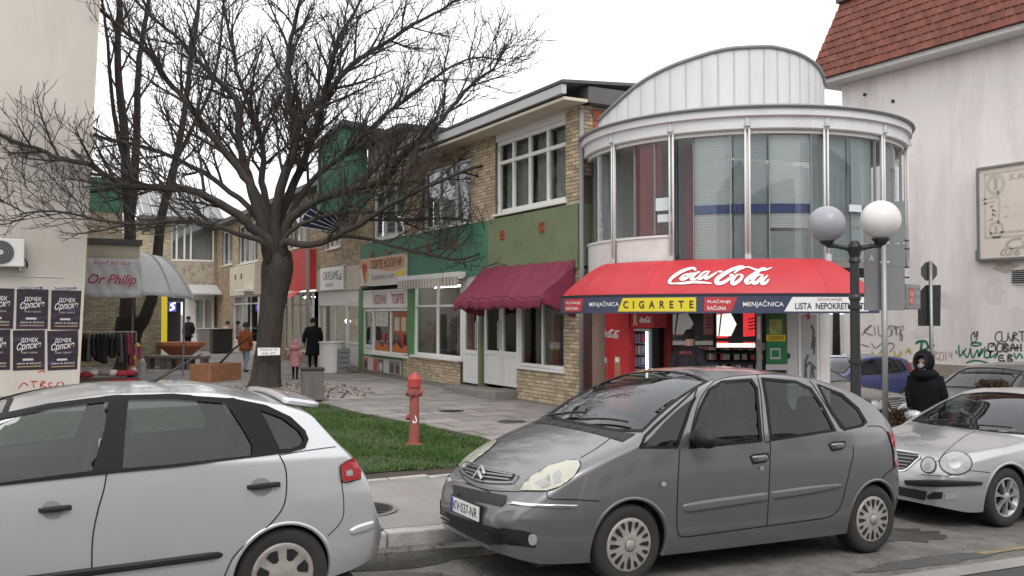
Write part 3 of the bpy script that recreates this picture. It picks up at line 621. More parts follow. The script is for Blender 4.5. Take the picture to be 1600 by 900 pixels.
ywall('wall', K, 8.3, 9.9, .2, 3.3, 'white', y=51.8); ywin(K, 8.9, 9.8, .9, 2.9, (.5,), y=51.7); ywall('wall', K, -4, 6.5, .2, 7, 'cream')
MB().box(6.55, 7.45, 51.5, 51.9, .2, 3.2).build('yellow_panel', 'yellow', K)
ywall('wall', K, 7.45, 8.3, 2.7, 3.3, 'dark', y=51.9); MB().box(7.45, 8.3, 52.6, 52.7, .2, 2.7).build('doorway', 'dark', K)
MB().add([(8.3, 50.2, 3.1), (10, 50.2, 3.1), (10, 51.8, 3.6), (8.3, 51.8, 3.6)], [(0, 1, 2, 3)]).build('canopy', 'lightgrey', K, thick=.08)
neon = thing('neon_sign', 'small glowing blue and violet sign above the dark courtyard doorway', 'sign', (7.7, 51.7, 2.3))
MB().box(7.55, 7.9, 51.6, 51.68, 2.2, 2.7).build('panel', mat('neon_panel', (.08, .06, .3), .4, var=0, emit=1.2), neon); strokes('tube', [[(0, 0), (.2, .15), (.05, .3), (.25, .4)]], .06, lambda a, b: (7.6+a, 51.59, 2.25+b), mat('neon', (.5, .6, 1), .3, var=0, emit=5), neon)
# cream brick annex with flat roof at left
N_ = thing('brick_annex', 'cream glazed brick annex with flat roof behind the clothes rack', 'building', (4, 38, .2))
ywall('wall', N_, 1.2, 5.0, .2, 3.2, 'mortar', y=36, br='brick_cream', single=0)
ywall('wall', N_, 2.2, 3.9, 3.4, 6.0, 'mortar', y=38.5, br='brick_cream'); ywall('wall', N_, 2.2, 4.0, 6.0, 7.3, 'green', y=38.45); MB().box(1, 4.0, 39, 44, .2, 5.2).build('rear_block', 'cream', N_)
# grey fabric canopy with shop name
O_ = thing('fabric_canopy', 'grey fabric shop canopy with pink lettering and ribbed rounded end', 'awning', (3, 28, 2.5))
ya_ = 28.4; P = lambda u, v, y=ya_: ony(u, v, y)
x0, x1 = P(120, 420).x, P(218, 420).x
MB().box(x0, x1, ya_-.0, ya_+1.6, P(218, 433).z, P(135, 381).z).build('fascia', 'cream', O_, bevel=.02); MB().box(x0, x1+.06, ya_-.1, ya_+2.5, P(135, 381).z, P(135, 375).z+.05).build('roof', 'roof_dark', O_)
zt, zb = P(128, 403).z, P(128, 461).z
MB().grid(lambda s, k: (x0+(x1-x0)*s, ya_-.12-.35*k+.05*math.sin(s*13+k*5)*k+.02*math.sin(s*31-k*9), zt+(zb-zt)*k-.07*math.sin(s*PI)*k-.04*s*k), 24, 8).build('front_sheet', 'grey_fab', O_, smooth=True, thick=.01)
def endcap(s, k):   # quarter-round end with ribs
    a = s*PI/2; x = x1-.05+1.9*math.sin(a); y = ya_-.47+(.0+2.2*(1-math.cos(a)))
    zt2 = P(222, 392).z; prof = math.sin(k*PI/2); r = .35+.65*prof
    r = .35+.65*k**.75; sag = .07*abs(math.sin(s*PI*3))*math.sin(k*PI); return (x1-.05+(x-x1+.05)*r, ya_+1.4+(y-ya_-1.4)*r, zt2-.1*s+(zb-.1*s-zt2)*k**1.5-sag-(.03*abs(math.sin(s*PI*3)) if k > .99 else 0)*-1)
MB().grid(endcap, 16, 10).build('end_sheet', 'grey_fab', O_, smooth=True, thick=.01)
for s in (0, .33, .66, 1): MB().tube([Vector(endcap(s, k/8))+Vector((.01, -.02, .01)) for k in range(9)], .022, 5).build('rib', 'lightgrey', O_)
fp = lambda a, b: (x0+.3+a, ya_-.49-.0*b, zb+.28+b); pk = mat('pink_letters', (.45, .06, .12), .6, var=.3, scale=9)
text('lettering', 'Or Philip', 1.25, .36, lambda a, b: (x0+.25+a, ya_-.44-.04, zb+.22+b), pk, O_, shear=.35, bold=.02); text('lettering', 'kod strica', .95, .13, lambda a, b: (x0+.4+a, ya_-.34-.02, zb+.85+b), pk, O_, shear=.2)
for q in (0, .5): MB().tube([(x1-.1+q*3, ya_+.6+q, .2), (x1-.1+q*3, ya_+.6+q, zb+.3)], .03, 6).build('post', 'paint_grey', O_)
# ---------------------------------------------------------------- left apartment building
LB = thing('apartment_building', 'tall cream rendered apartment building with posters at the left edge', 'building', (0, 24.5, .2))
MB().prism([(-9, .15), (1.53, .15), (2.15, 16), (-9, 16)], lambda a, b, c: (a, 24.5+c, b), 0, 11).build('wall', 'cream_wall', LB)
MB().prism([(1.49, .15), (1.55, .15), (2.17, 16), (2.11, 16)], lambda a, b, c: (a, 24.47+c, b), 0, .03).build('corner_trim', 'cream', LB)
MB().tube([(-2, 24.49, 3.02), (1.2, 24.49, 2.98)], .012, 5).build('cable', 'lightgrey', LB)
strokes('graffiti', [[(0, 0), (.1, .1), (.2, .05)], [(.3, .12), (.32, 0)], [(.25, .13), (.4, .12)], [(.45, 0), (.48, .12), (.55, .1), (.46, .05), (.58, 0)], [(.7, .1), (.62, .06), (.7, .0), (.78, .02)], [(.85, .1), (.8, .04), (.88, 0), (.95, .06), (.88, .1)], [(.4, .3), (.5, .33), (.55, .3)], [(.9, -.04), (1.05, -.06)]], .025, lambda a, b: (.28+a, 24.495, .38+b*1.2), mat('graffiti_red', (.5, .06, .04), .7, var=.4, scale=15), LB)
pdark = mat('poster_dark', (.02, .014, .03), .45, var=.5, scale=2); nn, LL, bs = nodes_of(pdark)
ge = nn.new('ShaderNodeNewGeometry'); mp = nn.new('ShaderNodeMapping'); mp.inputs['Scale'].default_value = (1.2, 1, 7); wn = nn.new('ShaderNodeTexNoise'); wn.inputs['Scale'].default_value = 1.6; wn.inputs['Detail'].default_value = 5
cr = nn.new('ShaderNodeValToRGB'); el = cr.color_ramp.elements; el[0].position = .4; el[0].color = (.012, .009, .016, 1); el[1].position = .78; el[1].color = (.06, .055, .13, 1); e = el.new(.6); e.color = (.03, .014, .028, 1)
LL(ge.outputs['Position'], mp.inputs[0]); LL(mp.outputs[0], wn.inputs['Vector']); LL(wn.outputs['Fac'], cr.inputs[0]); LL(cr.outputs[0], bs.inputs['Base Color'])
pwhite = mat('poster_white', (.66, .65, .63), .6, var=.05)
where = [['top right', 'bottom right'], ['top middle', 'bottom middle'], ['top left, cut by the frame', 'bottom left, cut by the frame']]
for i in range(3):
    for j in range(2):
        px = .93-.72*i-.05*j; pz = 1.745-.965*j+.02*i; pt = thing('poster', 'dark purple event poster, %s of the wall group' % where[i][j], 'poster', (px, 24.48, pz), 'posters on the cream wall')
        pt.rotation_euler.y = (.012, -.02, .008, -.01, .022, -.006)[i*2+j]
        MB().box(px, px+.66, 24.488, 24.494, pz, pz+.93).build('sheet', pdark, pt)
        g_ = lambda a0, b0: (lambda a, b: (px+a0+a, 24.484, pz+b0+b))
        text('lettering', 'ДОЧЕК', .36, .12, g_(.16, .63), pwhite, pt, bold=.012); text('lettering', 'Српске', .5, .2, lambda a, b: (px+.08+a, 24.484, pz+.42+b+a*.12), pwhite, pt, shear=.25, bold=.012)
        text('lettering', 'НОВЕ ГОДИНЕ', .34, .04, g_(.17, .38), 'lightgrey', pt)
        MB().box(px+.2, px+.42, 24.484, 24.488, pz+.22, pz+.265).build('band', 'lightgrey', pt); text('lettering', 'НИНА ★ ЖЕЉКО', .5, .05, g_(.08, .13), pwhite, pt, shear=.2); MB().box(px+.08, px+.58, 24.484, 24.488, pz+.07, pz+.09).build('band', mat('gold', (.4, .28, .14), .6), pt)
for i in range(2):
    px = .93-.72*i; pt = thing('torn_poster', 'torn white strip of an older poster above the %s dark poster' % ('right' if i == 0 else 'middle'), 'poster', (px, 24.48, 2.68))
    MB().prism([(px, 2.66), (px+.62, 2.66), (px+.6, 2.72), (px+.5, 2.8), (px+.3, 2.78), (px+.12, 2.82), (px+.02, 2.75)], lambda a, b, c: (a, 24.496-c, b), 0, .004).build('sheet', 'lightgrey', pt); text('lettering', 'МАКСИЋ' if i else 'ЂАКОВИЋ', .5, .07, lambda a, b: (px+.06+a, 24.488, 2.68+b), 'dark', pt, bold=.01)
ac = thing('air_conditioner', 'white outdoor air conditioning unit hanging on the cream wall', 'air conditioner', (0, 24.2, 3.17))
MB().box(-.45, .36, 24.15, 24.42, 3.2, 3.84).build('case', 'white', ac, bevel=.02); b = MB().lathe([(.27, 0), (.27, .012)], (-.12, 24.135, 3.52), 28, 'y'); b.build('fan_hole', mat('fan_grey', (.07, .07, .072), .6), ac); MB().lathe([(.06, 0), (.06, .02)], (-.12, 24.115, 3.52), 16, 'y').build('fan_hub', 'lightgrey', ac)
for k in range(1, 5): MB().tube([(-.12+(.06+.05*k)*math.cos(2*PI*q/24), 24.125, 3.52+(.06+.05*k)*math.sin(2*PI*q/24)) for q in range(25)], .006, 4).build('grille_ring', 'paint_grey', ac)
for a in (-.35, .28): MB().box(a-.02, a+.02, 24.15, 24.5, 3.1, 3.19).build('bracket', 'paint_grey', ac)
MB().tube([(.36, 24.3, 3.4), (.42, 24.35, 3.3), (.42, 24.45, 3.2)], .02, 6).build('hose', 'dark', ac)
# ---------------------------------------------------------------- white building at right with mansard of tiles
WB = thing('white_building', 'tall whitewashed building with red tiled mansard and graffiti at its foot', 'building', (22.7, 14, -.4))
WX = 22.7
MB().box(WX, WX+10, 4, 20.24, .72, 9.2).build('wall', 'white_wall', WB); MB().box(WX-.03, WX+10, 3.95, 20.27, -.7, .72).build('plinth', 'plinth', WB)
MB().box(WX-.62, WX+10, 3, 20.85, 9.2, 9.38).build('soffit', 'white', WB, bevel=.02)
ex = WX-.68; e0 = Vector((ex, 20.97, 9.36)); tp = Vector((ex+.72, 20.25, 11.75)); sl_ = Vector((.72, 0, 2.39)); rows = 10; 
MB().prism([(ex, 9.38), (ex+.72, 11.75), (WX+9.3, 11.75), (WX+10, 9.38)], lambda a, b, c: (a+.06, c, b), 3, 20.2).build('mansard', 'roof_dark', WB)
MB().add([(ex+.06, 20.9, 9.38), (WX+10, 20.9, 9.38), (WX+9.3, 20.2, 11.75), (ex+.78, 20.2, 11.75)], [(0, 1, 2, 3)]).build('mansard_end', 'tile', WB)
rt = MB().box(ex+.55, WX+9, 3, 20.35, 11.76, 11.95).build('roof_cap', 'roof_dark', WB, bevel=.02)
tilebase = MB().box(ex+.02, ex+.05, 3, 20.6, 9.34, 9.37).build('tile_roof', 'tile', WB)
tw = .215; dz = 2.39/rows; dx = .72/rows
prf = [(0, .0), (.25, .022), (.5, .028), (.75, .012), (1, .02)]
def tile_mesh():
    b = MB(); ln = 1.12
    for k, (a, h) in enumerate(prf):
        for (q, t) in ((0, .035), (ln, .0)): b.v.append((dx*q-.03-h-t*.8, a*tw, dz*q-.01+t*.1))
    for k in range(len(prf)-1): b.f.append((2*k, 2*k+1, 2*k+3, 2*k+2))
    n = len(b.v)
    for k, (a, h) in enumerate(prf): b.v.append((.0, a*tw, -.012))
    for k in range(len(prf)-1): b.f.append((2*k, 2*k+2, n+k+1, n+k))
    return b
tb = tile_mesh(); t0 = None; cnt = 0; rest = MB()
order = []
for r_ in range(rows):
    ymax = 20.95-.72*r_/rows
    for c_ in range(80):
        y = ymax-(c_+1)*tw-(r_ % 2)*0
        order.append((ex+dx*r_, y, 9.36+dz*r_, c_))
for (x, y, z, c_) in order:
    if c_ < 30 and cnt < 300:
        if t0 is None: o = tb.build('tile', 'tile', tilebase, local=True); t0 = o
        else: o = bpy.data.objects.new('tile', t0.data); COL.objects.link(o); o.parent = tilebase
        o.location = Vector((x, y, z))-origin(tilebase)+Vector((random.uniform(-.004, .004), 0, random.uniform(-.006, .006))); cnt += 1
    elif y > 3: rest.add([(v[0]+x, v[1]+y, v[2]+z) for v in tb.v], tb.f)
tag(rest.build('tiles', 'tile', tilebase), kind='stuff')
gw = lambda y, z: (lambda a, b: (WX-.006, y-a, z+b))
gy = lambda u: onx(u, 540, WX).y
gz = lambda u, v: onx(u, v, WX).z
def graf(name, pix, wd, m): wd *= .72; return strokes(name, [[(p.y, p.z) for p in (onx(u, v, WX) for u, v in ln)] for ln in pix], wd, lambda a, b: (WX-.006, a, b), m, WB)
Z2 = lambda pts: [(1380+x/5.627, 480+y/5.625) for x, y in pts]
gg_ = mat('spray_green', (.02, .2, .13), .6, var=.3, scale=8); gk = mat('spray_black', (.11, .11, .112), .6, var=.5, scale=12); gf = mat('spray_faint', (.28, .26, .25), .7, var=.4, scale=9); gyel = mat('spray_yellow', (.55, .47, .1), .7, var=.3); gr_ = mat('spray_red', (.45, .25, .24), .7, var=.3)
graf('graffiti', [Z2(l) for l in ([(640, 380), (650, 410)], [(665, 330), (672, 425), (690, 415), (735, 360)], [(700, 380), (740, 440), (770, 360)], [(765, 365), (790, 445), (830, 375), (840, 440)], [(870, 360), (845, 430), (900, 350)], [(890, 440), (900, 380), (940, 390), (930, 440), (890, 440)], [(770, 320), (800, 312), (850, 315), (860, 330), (810, 340), (770, 330)], [(950, 380), (945, 440), (1010, 400), (980, 450)], [(730, 490), (790, 470), (870, 475), (960, 508)], [(1150, 400), (1170, 450), (1200, 410), (1230, 450)])], .06, gg_)
graf('graffiti', [Z2(l) for l in ([(800, 215), (775, 250), (780, 300), (810, 305), (830, 250), (832, 210)], [(802, 215), (805, 270)], [(825, 212), (815, 260)], [(1040, 215), (1000, 225), (985, 270), (1010, 305), (1040, 290)], [(1045, 220), (1050, 300), (1090, 290), (1100, 220)], [(1100, 250), (1130, 300), (1140, 240)], [(1150, 215), (1145, 300)], [(1150, 220), (1180, 235), (1150, 260), (1200, 300)], [(1190, 215), (1260, 215)], [(1220, 215), (1225, 300)])], .045, gk)
graf('graffiti', [Z2(l) for l in ([(930, 320), (925, 385), (975, 385)], [(930, 320), (975, 318), (950, 350)], [(985, 320), (990, 385)], [(1010, 320), (1000, 380), (1045, 385), (1050, 325), (1010, 320)], [(1065, 320), (1065, 385), (1105, 380), (1070, 350), (1100, 330), (1065, 320)], [(1120, 385), (1140, 320), (1165, 385)], [(1125, 360), (1200, 355)], [(1180, 325), (1180, 385)], [(1210, 320), (1215, 390)], [(1060, 420), (1020, 430), (1025, 470), (1075, 468)], [(1030, 447), (1060, 445)], [(1100, 415), (1100, 475), (1140, 465), (1105, 445), (1135, 425), (1100, 415)])], .06, gk)
graf('graffiti', [Z2(l) for l in ([(50, 165), (90, 170), (70, 240), (45, 260)], [(100, 190), (120, 170), (110, 240)], [(120, 180), (180, 170), (140, 240)], [(150, 240), (170, 245), (165, 290), (145, 280), (150, 240)])], .04, gf)
Z7 = lambda pts: [(1230+x/2.5, 300+y/2.5) for x, y in pts]
graf('graffiti', [Z7(l) for l in ([(290, 560), (330, 520), (300, 545), (335, 560)], [(340, 525), (345, 560)], [(355, 520), (360, 560), (380, 558)], [(385, 560), (400, 525), (410, 560)], [(420, 520), (430, 560)], [(440, 530), (450, 580)], [(290, 595), (320, 605)], [(330, 590), (345, 610), (370, 590)], [(380, 610), (400, 590), (420, 600), (400, 625)])], .05, gf)
graf('graffiti', [Z2(l) for l in ([(95, 385), (110, 430), (150, 420), (155, 385)], [(200, 400), (230, 370), (240, 410)])]+[Z7([(330, 625), (350, 640), (370, 620)])], .09, gyel)
graf('graffiti', [Z2(l) for l in ([(450, 385), (445, 470)], [(450, 390), (480, 400), (450, 430), (490, 460)], [(500, 400), (495, 460), (530, 455), (525, 400), (500, 400)], [(550, 390), (555, 465)], [(575, 390), (600, 440), (605, 390)])], .03, gr_)
graf('graffiti', [Z2(l) for l in ([(285, 320), (320, 300), (380, 305), (390, 360), (340, 380)], [(340, 310), (330, 380)], [(400, 350), (450, 330)])], .1, gg_)
bb = thing('billboard', 'beige framed billboard with banknote style print on the white wall', 'billboard', (WX, 14, 3.6))
MB().box(WX-.14, WX-.01, 10.5, 15.56, 3.55, 5.92).build('panel', mat('billboard_beige', (.74, .66, .58), .6, var=.05, scale=2), bb)
b = MB(); b.box(WX-.18, WX, 10.4, 15.62, 3.5, 3.56).box(WX-.18, WX, 10.4, 15.62, 5.91, 5.97).box(WX-.18, WX, 15.56, 15.63, 3.56, 5.91); b.build('frame', 'metal_grey', bb)
bm = mat('print_brown', (.6, .53, .46), .6, var=.12, scale=10); bm2 = mat('print_brown_dark', (.48, .42, .365), .6, var=.15); fb = lambda a, b: (WX-.146, 15.4-a, 4.1+b)
strokes('border', [[(.0, .0), (2.0, .0), (4.5, 0)], [(0, 0), (.0, .8), (0, 1.68)], [(.0, 1.68), (2, 1.68), (4.5, 1.68)], [(.12, .12), (2, .12), (4.5, .12)], [(.36, .35), (.4, .8), (.36, 1.2)]], .05, fb, bm, bb)
for (cy, cz, rr) in ((.3, 1.38, .24), (.3, .2, .2), (1.75, .85, .34)):
    for q in (1, .8): strokes('medallion', [[(cy+rr*q*math.cos(2*PI*i/14), cz+rr*q*1.1*math.sin(2*PI*i/14)) for i in range(15)]], .035, fb, bm, bb)
for i in range(6): strokes('flourish', [[(.08+.2*math.sin(i), .45+i*.11), (.2, .5+i*.11), (.28-.1*math.cos(i*2), .44+i*.12)]], .05, fb, bm, bb)
text('lettering', '1', .09, .3, lambda a, b: (WX-.15, 15.14-a, 5.34+b), bm2, bb, bold=.03); text('lettering', '1', .06, .2, lambda a, b: (WX-.15, 15.13-a, 4.2+b), bm2, bb, bold=.03)
text('lettering', 'S.K.C.', .85, .14, lambda a, b: (WX-.15, 14.75-a, 5.55+b), bm2, bb, shear=.2); text('lettering', 'Caffe', 1.3, .28, lambda a, b: (WX-.15, 14.85-a, 4.04-.27+b+.0), bm2, bb, shear=.3); text('lettering', '036', .55, .2, lambda a, b: (WX-.15, 15.0-a, 3.6+b), bm2, bb, shear=.25, bold=.015)
for z in (4.85, 4.6): text('lettering', 'o. 1 ... o  1', 1.1, .06, lambda a, b: (WX-.15, 14.9-a, z+b), bm, bb)
MB().box(WX-.12, WX, 15.63, 15.72, 3.5, 3.8).build('bracket', 'paint_grey', bb)
vg = MB().prism([(14.05, 2.85), (14.7, 2.85), (14.82, 2.98), (14.82, 3.15), (14.7, 3.28), (14.05, 3.28)], lambda a, b, c: (WX-c, a, b), 0, .03).build('wall_vent', 'white', WB)
for i in range(7): MB().box(WX-.05, WX-.03, 14.05, 14.76, 2.9+i*.05, 2.925+i*.05).build('slat', 'dark', vg)
for u, v in ((1352, 148), (1425, 203), (1396, 158)): p = onx(u, v, WX); MB().box(WX-.05, WX, p.y-.04, p.y+.04, p.z-.04, p.z+.04).build('wall_hook', 'dark', WB)
rw = random.Random(31); pm1 = mat('render_patch', (.74, .69, .66), .9, var=.12, scale=5, bump=.3); pm2 = mat('bare_render', (.55, .48, .42), .95, var=.3, scale=9, bump=.5)
for k, (u, v, ru, rv, m_) in enumerate(((1572, 418, 26, 9, pm2), (1552, 455, 20, 22, pm1), (1480, 470, 30, 14, pm1), (1440, 520, 18, 10, pm1), (1590, 492, 14, 16, pm1), (1530, 345, 4, 30, pm1), (1575, 545, 12, 7, pm2))):
    c_ = [onx(u+ru*math.cos(2*PI*i/14)*rw.uniform(.6, 1.15), v+rv*math.sin(2*PI*i/14)*rw.uniform(.6, 1.15), WX) for i in range(14)]; MB().prism([(p.y, p.z) for p in c_], lambda a, b, c: (WX-c, a, b), 0, .003).build('render_patch', m_, WB)
# dark red door leaf seen through the gap behind the kiosk
gd = thing('wooden_gate', 'reddish brown wooden gate in the gap behind the kiosk', 'gate', (15.8, 20, 0))
for i in range(5): MB().box(18.8+i*.3, 19.08+i*.3, 23.0, 23.06, -.4, 2.0).build('board', mat('gate_wood', (.16, .055, .035), .8, var=.3, scale=8), gd)
for x in (18.6, 20.4): MB().box(x, x+.2, 22.9, 23.1, -.4, 2.1).build('post', 'cream', gd)
# ============================================================ GLASS ROTUNDA WITH KIOSK
CX, CY, RR = 12.8, 14.0, 3.0
RO = thing('glass_rotunda', 'round glass corner building with white mullions, cornice and wave shaped metal roof', 'building', (CX, CY, .2))
def chit(u, r=RR, cx=CX, cy=CY):
    d = ray(u, 480); a = d.x*d.x+d.y*d.y; bq = -2*(d.x*cx+d.y*cy); c = cx*cx+cy*cy-r*r; q = bq*bq-4*a*c
    t = (-bq-math.sqrt(max(0, q)))/(2*a); return math.atan2(d.y*t-cy, d.x*t-cx) % (2*PI)
def cyl(ang, r, z): return (CX+r*math.cos(ang), CY+r*math.sin(ang), z)
ZG0, ZG1, ZC = 3.02, 5.2, 5.6
AM = [chit(u, RR+.02) for u in (912, 962, 1052, 1169, 1290, 1378, 1417)]
AL, AR = R(150), R(345)
def ring(name, m, prof, a0, a1, n=60, parent=RO, smooth=True):
    """profile (r, z) swept round the rotunda"""
    b = MB(); k = len(prof)
    for i in range(n+1):
        a = a0+(a1-a0)*i/n
        for r, z in prof: b.v.append(cyl(a, r, z))
    for i in range(n):
        for j in range(k): j2 = (j+1) % k; b.f.append((i*k+j, i*k+j2, (i+1)*k+j2, (i+1)*k+j))
    b.f.append(tuple(range(k))); b.f.append(tuple(n*k+j for j in range(k))[::-1])
    return b.build(name, m, parent, fixn=True)
ring('cornice', 'panel_white', [(2.9, ZG1), (3.08, ZG1), (3.1, ZG1+.02), (3.1, ZG1+.2), (3.16, ZG1+.22), (3.16, ZG1+.34), (2.9, ZG1+.34)], AL, AR)
ring('cornice_cap', 'paint_grey', [(2.9, ZG1+.342), (3.2, ZG1+.342), (3.22, ZG1+.37), (3.18, ZG1+.4), (2.9, ZG1+.4)], AL, AR)
ring('window_head', 'white', [(2.92, ZG1-.06), (3.02, ZG1-.06), (3.02, ZG1-.002), (2.92, ZG1-.002)], AL, AR)
ring('floor_slab', 'concrete', [(1.2, 2.9), (3.0, 2.9), (3.0, ZG0), (1.2, ZG0)], AL, AR)
ring('ceiling', 'interior', [(.2, ZG1+.0), (2.9, ZG1+.0), (2.9, ZG1+.05), (.2, ZG1+.05)], AL, AR)
MB().box(9.9, 16, 14.6, 14.75, 3.0, 5.3).build('rear_partition', mat('room_grey', (.42, .42, .41), .9), RO)
ring('side_partition', M['room_grey'] if 'room_grey' in M else mat('room_grey', (.38, .4, .4), .9), [(2.2, ZG0), (2.25, ZG0), (2.25, ZG1), (2.2, ZG1)], R(262), AR, 20)
for i, a in enumerate(AM):
    b = MB(); m_ = []
    for s in (-1, 1):
        p = cyl(a+s*.011, RR+.075, 0); b.tube([(p[0], p[1], 3.0), (p[0], p[1], ZG1+.12)], .017, 8)
    p = cyl(a, RR+.03, 0); b.tube([(p[0], p[1], 3.0), (p[0], p[1], ZG1+.08)], .02, 4)
    mu_ = b.build('mullion', 'white', RO, smooth=True)
    q = cyl(a, RR+.1, 0); MB().lathe([(.055, 0), (.05, .06), (.02, .16), (.005, .2)], (q[0], q[1], ZG1+.05), 8).build('finial', 'lightgrey', mu_)
    MB().obox((q[0], q[1], 3.06), .03, .05, .06, a).build('bracket', 'lightgrey', mu_)
AB = [AL]+AM+[AR]
cuts = {0: (), 1: (), 2: (.35, .72), 3: (.28, .78), 4: (.28, .82), 5: (.45, .9), 6: (.4, .7), 7: ()}
for i in range(len(AB)-1):
    ks = [0]+list(cuts[i])+[1]; z0 = ZG0+.45 if i in (1, 2) else ZG0
    for j in range(len(ks)-1):
        a0 = AB[i]+(AB[i+1]-AB[i])*ks[j]+.004; a1 = AB[i]+(AB[i+1]-AB[i])*ks[j+1]-.004; rr = RR-.02-(.035 if j % 2 else 0)
        MB().grid(lambda s, t: cyl(a0+(a1-a0)*s, rr, z0+.04+(ZG1-.06-z0-.04)*t), 8, 1).build('pane', 'rot_glass', RO, smooth=True)
        if j: ring('pane_edge', 'paint_grey', [(rr-.02, z0+.04), (rr+.03, z0+.04), (rr+.03, ZG1-.06), (rr-.02, ZG1-.06)], a0-.006, a0-.001, 1, smooth=False)
for i in (1, 2):    # scratched white spandrel panels under the two left bays
    ring('spandrel', mat('spandrel', (.7, .67, .64), .5, var=.05, scale=3, dirt=(.45, .4, .36), dirtamt=.5, dscale=4), [(RR-.02, ZG0-.12), (RR+.02, ZG0-.12), (RR+.02, ZG0+.43), (RR-.02, ZG0+.43)], AB[i]+.012, AB[i+1]-.012, 8)
    ring('spandrel_trim', 'white', [(RR-.03, ZG0+.43), (RR+.04, ZG0+.43), (RR+.04, ZG0+.47), (RR-.03, ZG0+.47)], AB[i], AB[i+1], 8)
def blind(a0, a1, z0, z1, r=2.9, m='blind'):
    b = MB(); n = int((z1-z0)/.034)
    for k in range(n):
        z = z0+k*.034
        b.grid(lambda s, t: cyl(a0+(a1-a0)*s, r-.006+.014*t, z+.028*t), 4, 1)
    return tag(b.build('venetian_blind', m, RO), kind='stuff')
def bay(i, f): return AB[i]+(AB[i+1]-AB[i])*f
blg = mat('blind_grey', (.46, .49, .5), .6, var=.05)
blind(bay(2, .33), bay(2, .78), ZG0+.5, ZG1-.05, 2.88, mat('blind_red', (.34, .045, .055), .6)); blind(bay(3, .27), bay(3, .8), ZG0+.02, ZG1-.05); blind(bay(3, .82), bay(4, .26), ZG0+.02, ZG1-.05, 2.88, blg)
blind(bay(4, .3), bay(4, .85), ZG0+.55, ZG1-.05); blind(bay(4, .3), bay(4, .95), ZG0+.02, ZG0+.52, 2.86, blg); blind(bay(5, .45), bay(5, .95), ZG0+.6, ZG1-.05, 2.88, blg); blind(bay(5, .0), bay(5, .45), ZG0+.02, ZG1-.05, 2.84, blg); blind(bay(5, .45), bay(5, .99), ZG0+.02, ZG0+.58, 2.86, blg); blind(bay(4, .86), bay(4, .99), ZG0+.02, ZG1-.05, 2.87, blg); blind(bay(7, .05), bay(7, .6), ZG0+.02, ZG1-.05, 2.87, blg); blind(bay(6, .2), bay(6, .9), ZG0+.3, ZG1-.05, 2.86, blg)
nb = mat('blue_tile', (.03, .04, .13), .5, var=.15)
for i, f0, f1 in ((3, .27, .99), (4, .02, .85), (5, .45, .9)): ring('blue_band', nb, [(2.905, 3.82), (2.93, 3.82), (2.93, 3.97), (2.905, 3.97)], bay(i, f0), bay(i, f1), 8)
MB().box(10.9, 11.6, 13.2, 13.35, 3.05, 5.2).build('red_partition', mat('red_room', (.3, .03, .04), .7), RO)
pp = mat('notice_paper', (.62, .68, .7), .7, var=.06)
for (u0, u1, v0, v1) in ((1025, 1048, 308, 328), (1028, 1050, 334, 346), (1328, 1348, 319, 330)):
    a0, a1 = chit(u0), chit(u1); d = Vector(cyl((a0+a1)/2, RR, 0))-EYE; dep = d.dot(VF); z1 = CAMH+(488-v0)/FPX*dep; z0 = CAMH+(488-v1)/FPX*dep
    MB().grid(lambda s, t: cyl(a0+(a1-a0)*s, RR+.0, z0+(z1-z0)*t), 3, 1).build('notice', pp, RO)
# wave roof: standing metal sheets round a drum that falls away to the left
DX, DY, DR = 12.45, 14.75, 2.4
prof = pchip([(890, 232), (911, 219), (933, 192), (962, 163), (1003, 128), (1044, 105), (1086, 89), (1127, 77), (1153, 73), (1201, 71), (1238, 78), (1271, 95), (1285, 112), (1291, 132), (1300, 150)])
aL, aR = R(176), R(312); NP = 20
ZB = ZG1+.36
def rim(a):
    x, y = DX+DR*math.cos(a), DY+DR*math.sin(a); q = Vector((x, y, 0)); dep = q.dot(Vector((VF.x, VF.y, 0)))/1; u = 800+FPX*q.dot(VR)/dep
    z = CAMH+(488-prof(u))/FPX*dep; return x, y, max(ZB+.02, z)
for i in range(NP):
    a0 = aL+(aR-aL)*i/NP; a1 = aL+(aR-aL)*(i+1)/NP; b = MB()
    def f(s, t):
        a = a0+(a1-a0)*(.02+.96*s); x, y, z = rim(a); k = 1+.004*math.sin(s*PI); return (DX+(x-DX)*k, DY+(y-DY)*k, ZB+(z-ZB)*t)
    o = b.grid(f, 4, 1).build('roof_sheet', 'panel_white', RO, smooth=True)
    x, y, z = rim(a0); MB().tube([(DX+(x-DX)*1.002, DY+(y-DY)*1.002, ZB), (DX+(x-DX)*1.002, DY+(y-DY)*1.002, z)], .014, 5).build('seam', 'lightgrey', o)
rp_ = [rim(aL+(aR-aL)*i/80) for i in range(81)]
MB().tube([(DX+(x-DX)*1.01, DY+(y-DY)*1.01, z+.01) for x, y, z in rp_], .035, 6).build('roof_trim', 'paint_grey', RO, smooth=True)
MB().grid(lambda s, t: (rp_[int(round(s*80))][0]*(1-t)+t*(12.6+.2*(rp_[int(round(s*80))][0]-12.6)), rp_[int(round(s*80))][1]+(17.0-rp_[int(round(s*80))][1])*t, rp_[int(round(s*80))][2]*(1-t)+(ZB-.02)*t), 80, 1).build('roof_shell', 'panel_white', RO, smooth=True)
xe, ye, ze = rp_[-1]; MB().add([(xe, ye, ZB), (xe-.9, 17.0, ZB), (xe, ye, ze)], [(0, 1, 2)]).build('roof_side', 'panel_white', RO)
ring('roof_deck', 'paint_grey', [(.1, ZG1+.345), (2.9, ZG1+.345), (2.9, ZG1+.36), (.1, ZG1+.36)], AL, AR)
MB().box(11.0, 16, 15.9, 19, .2, 5.5).build('rear_block', 'cream', RO)
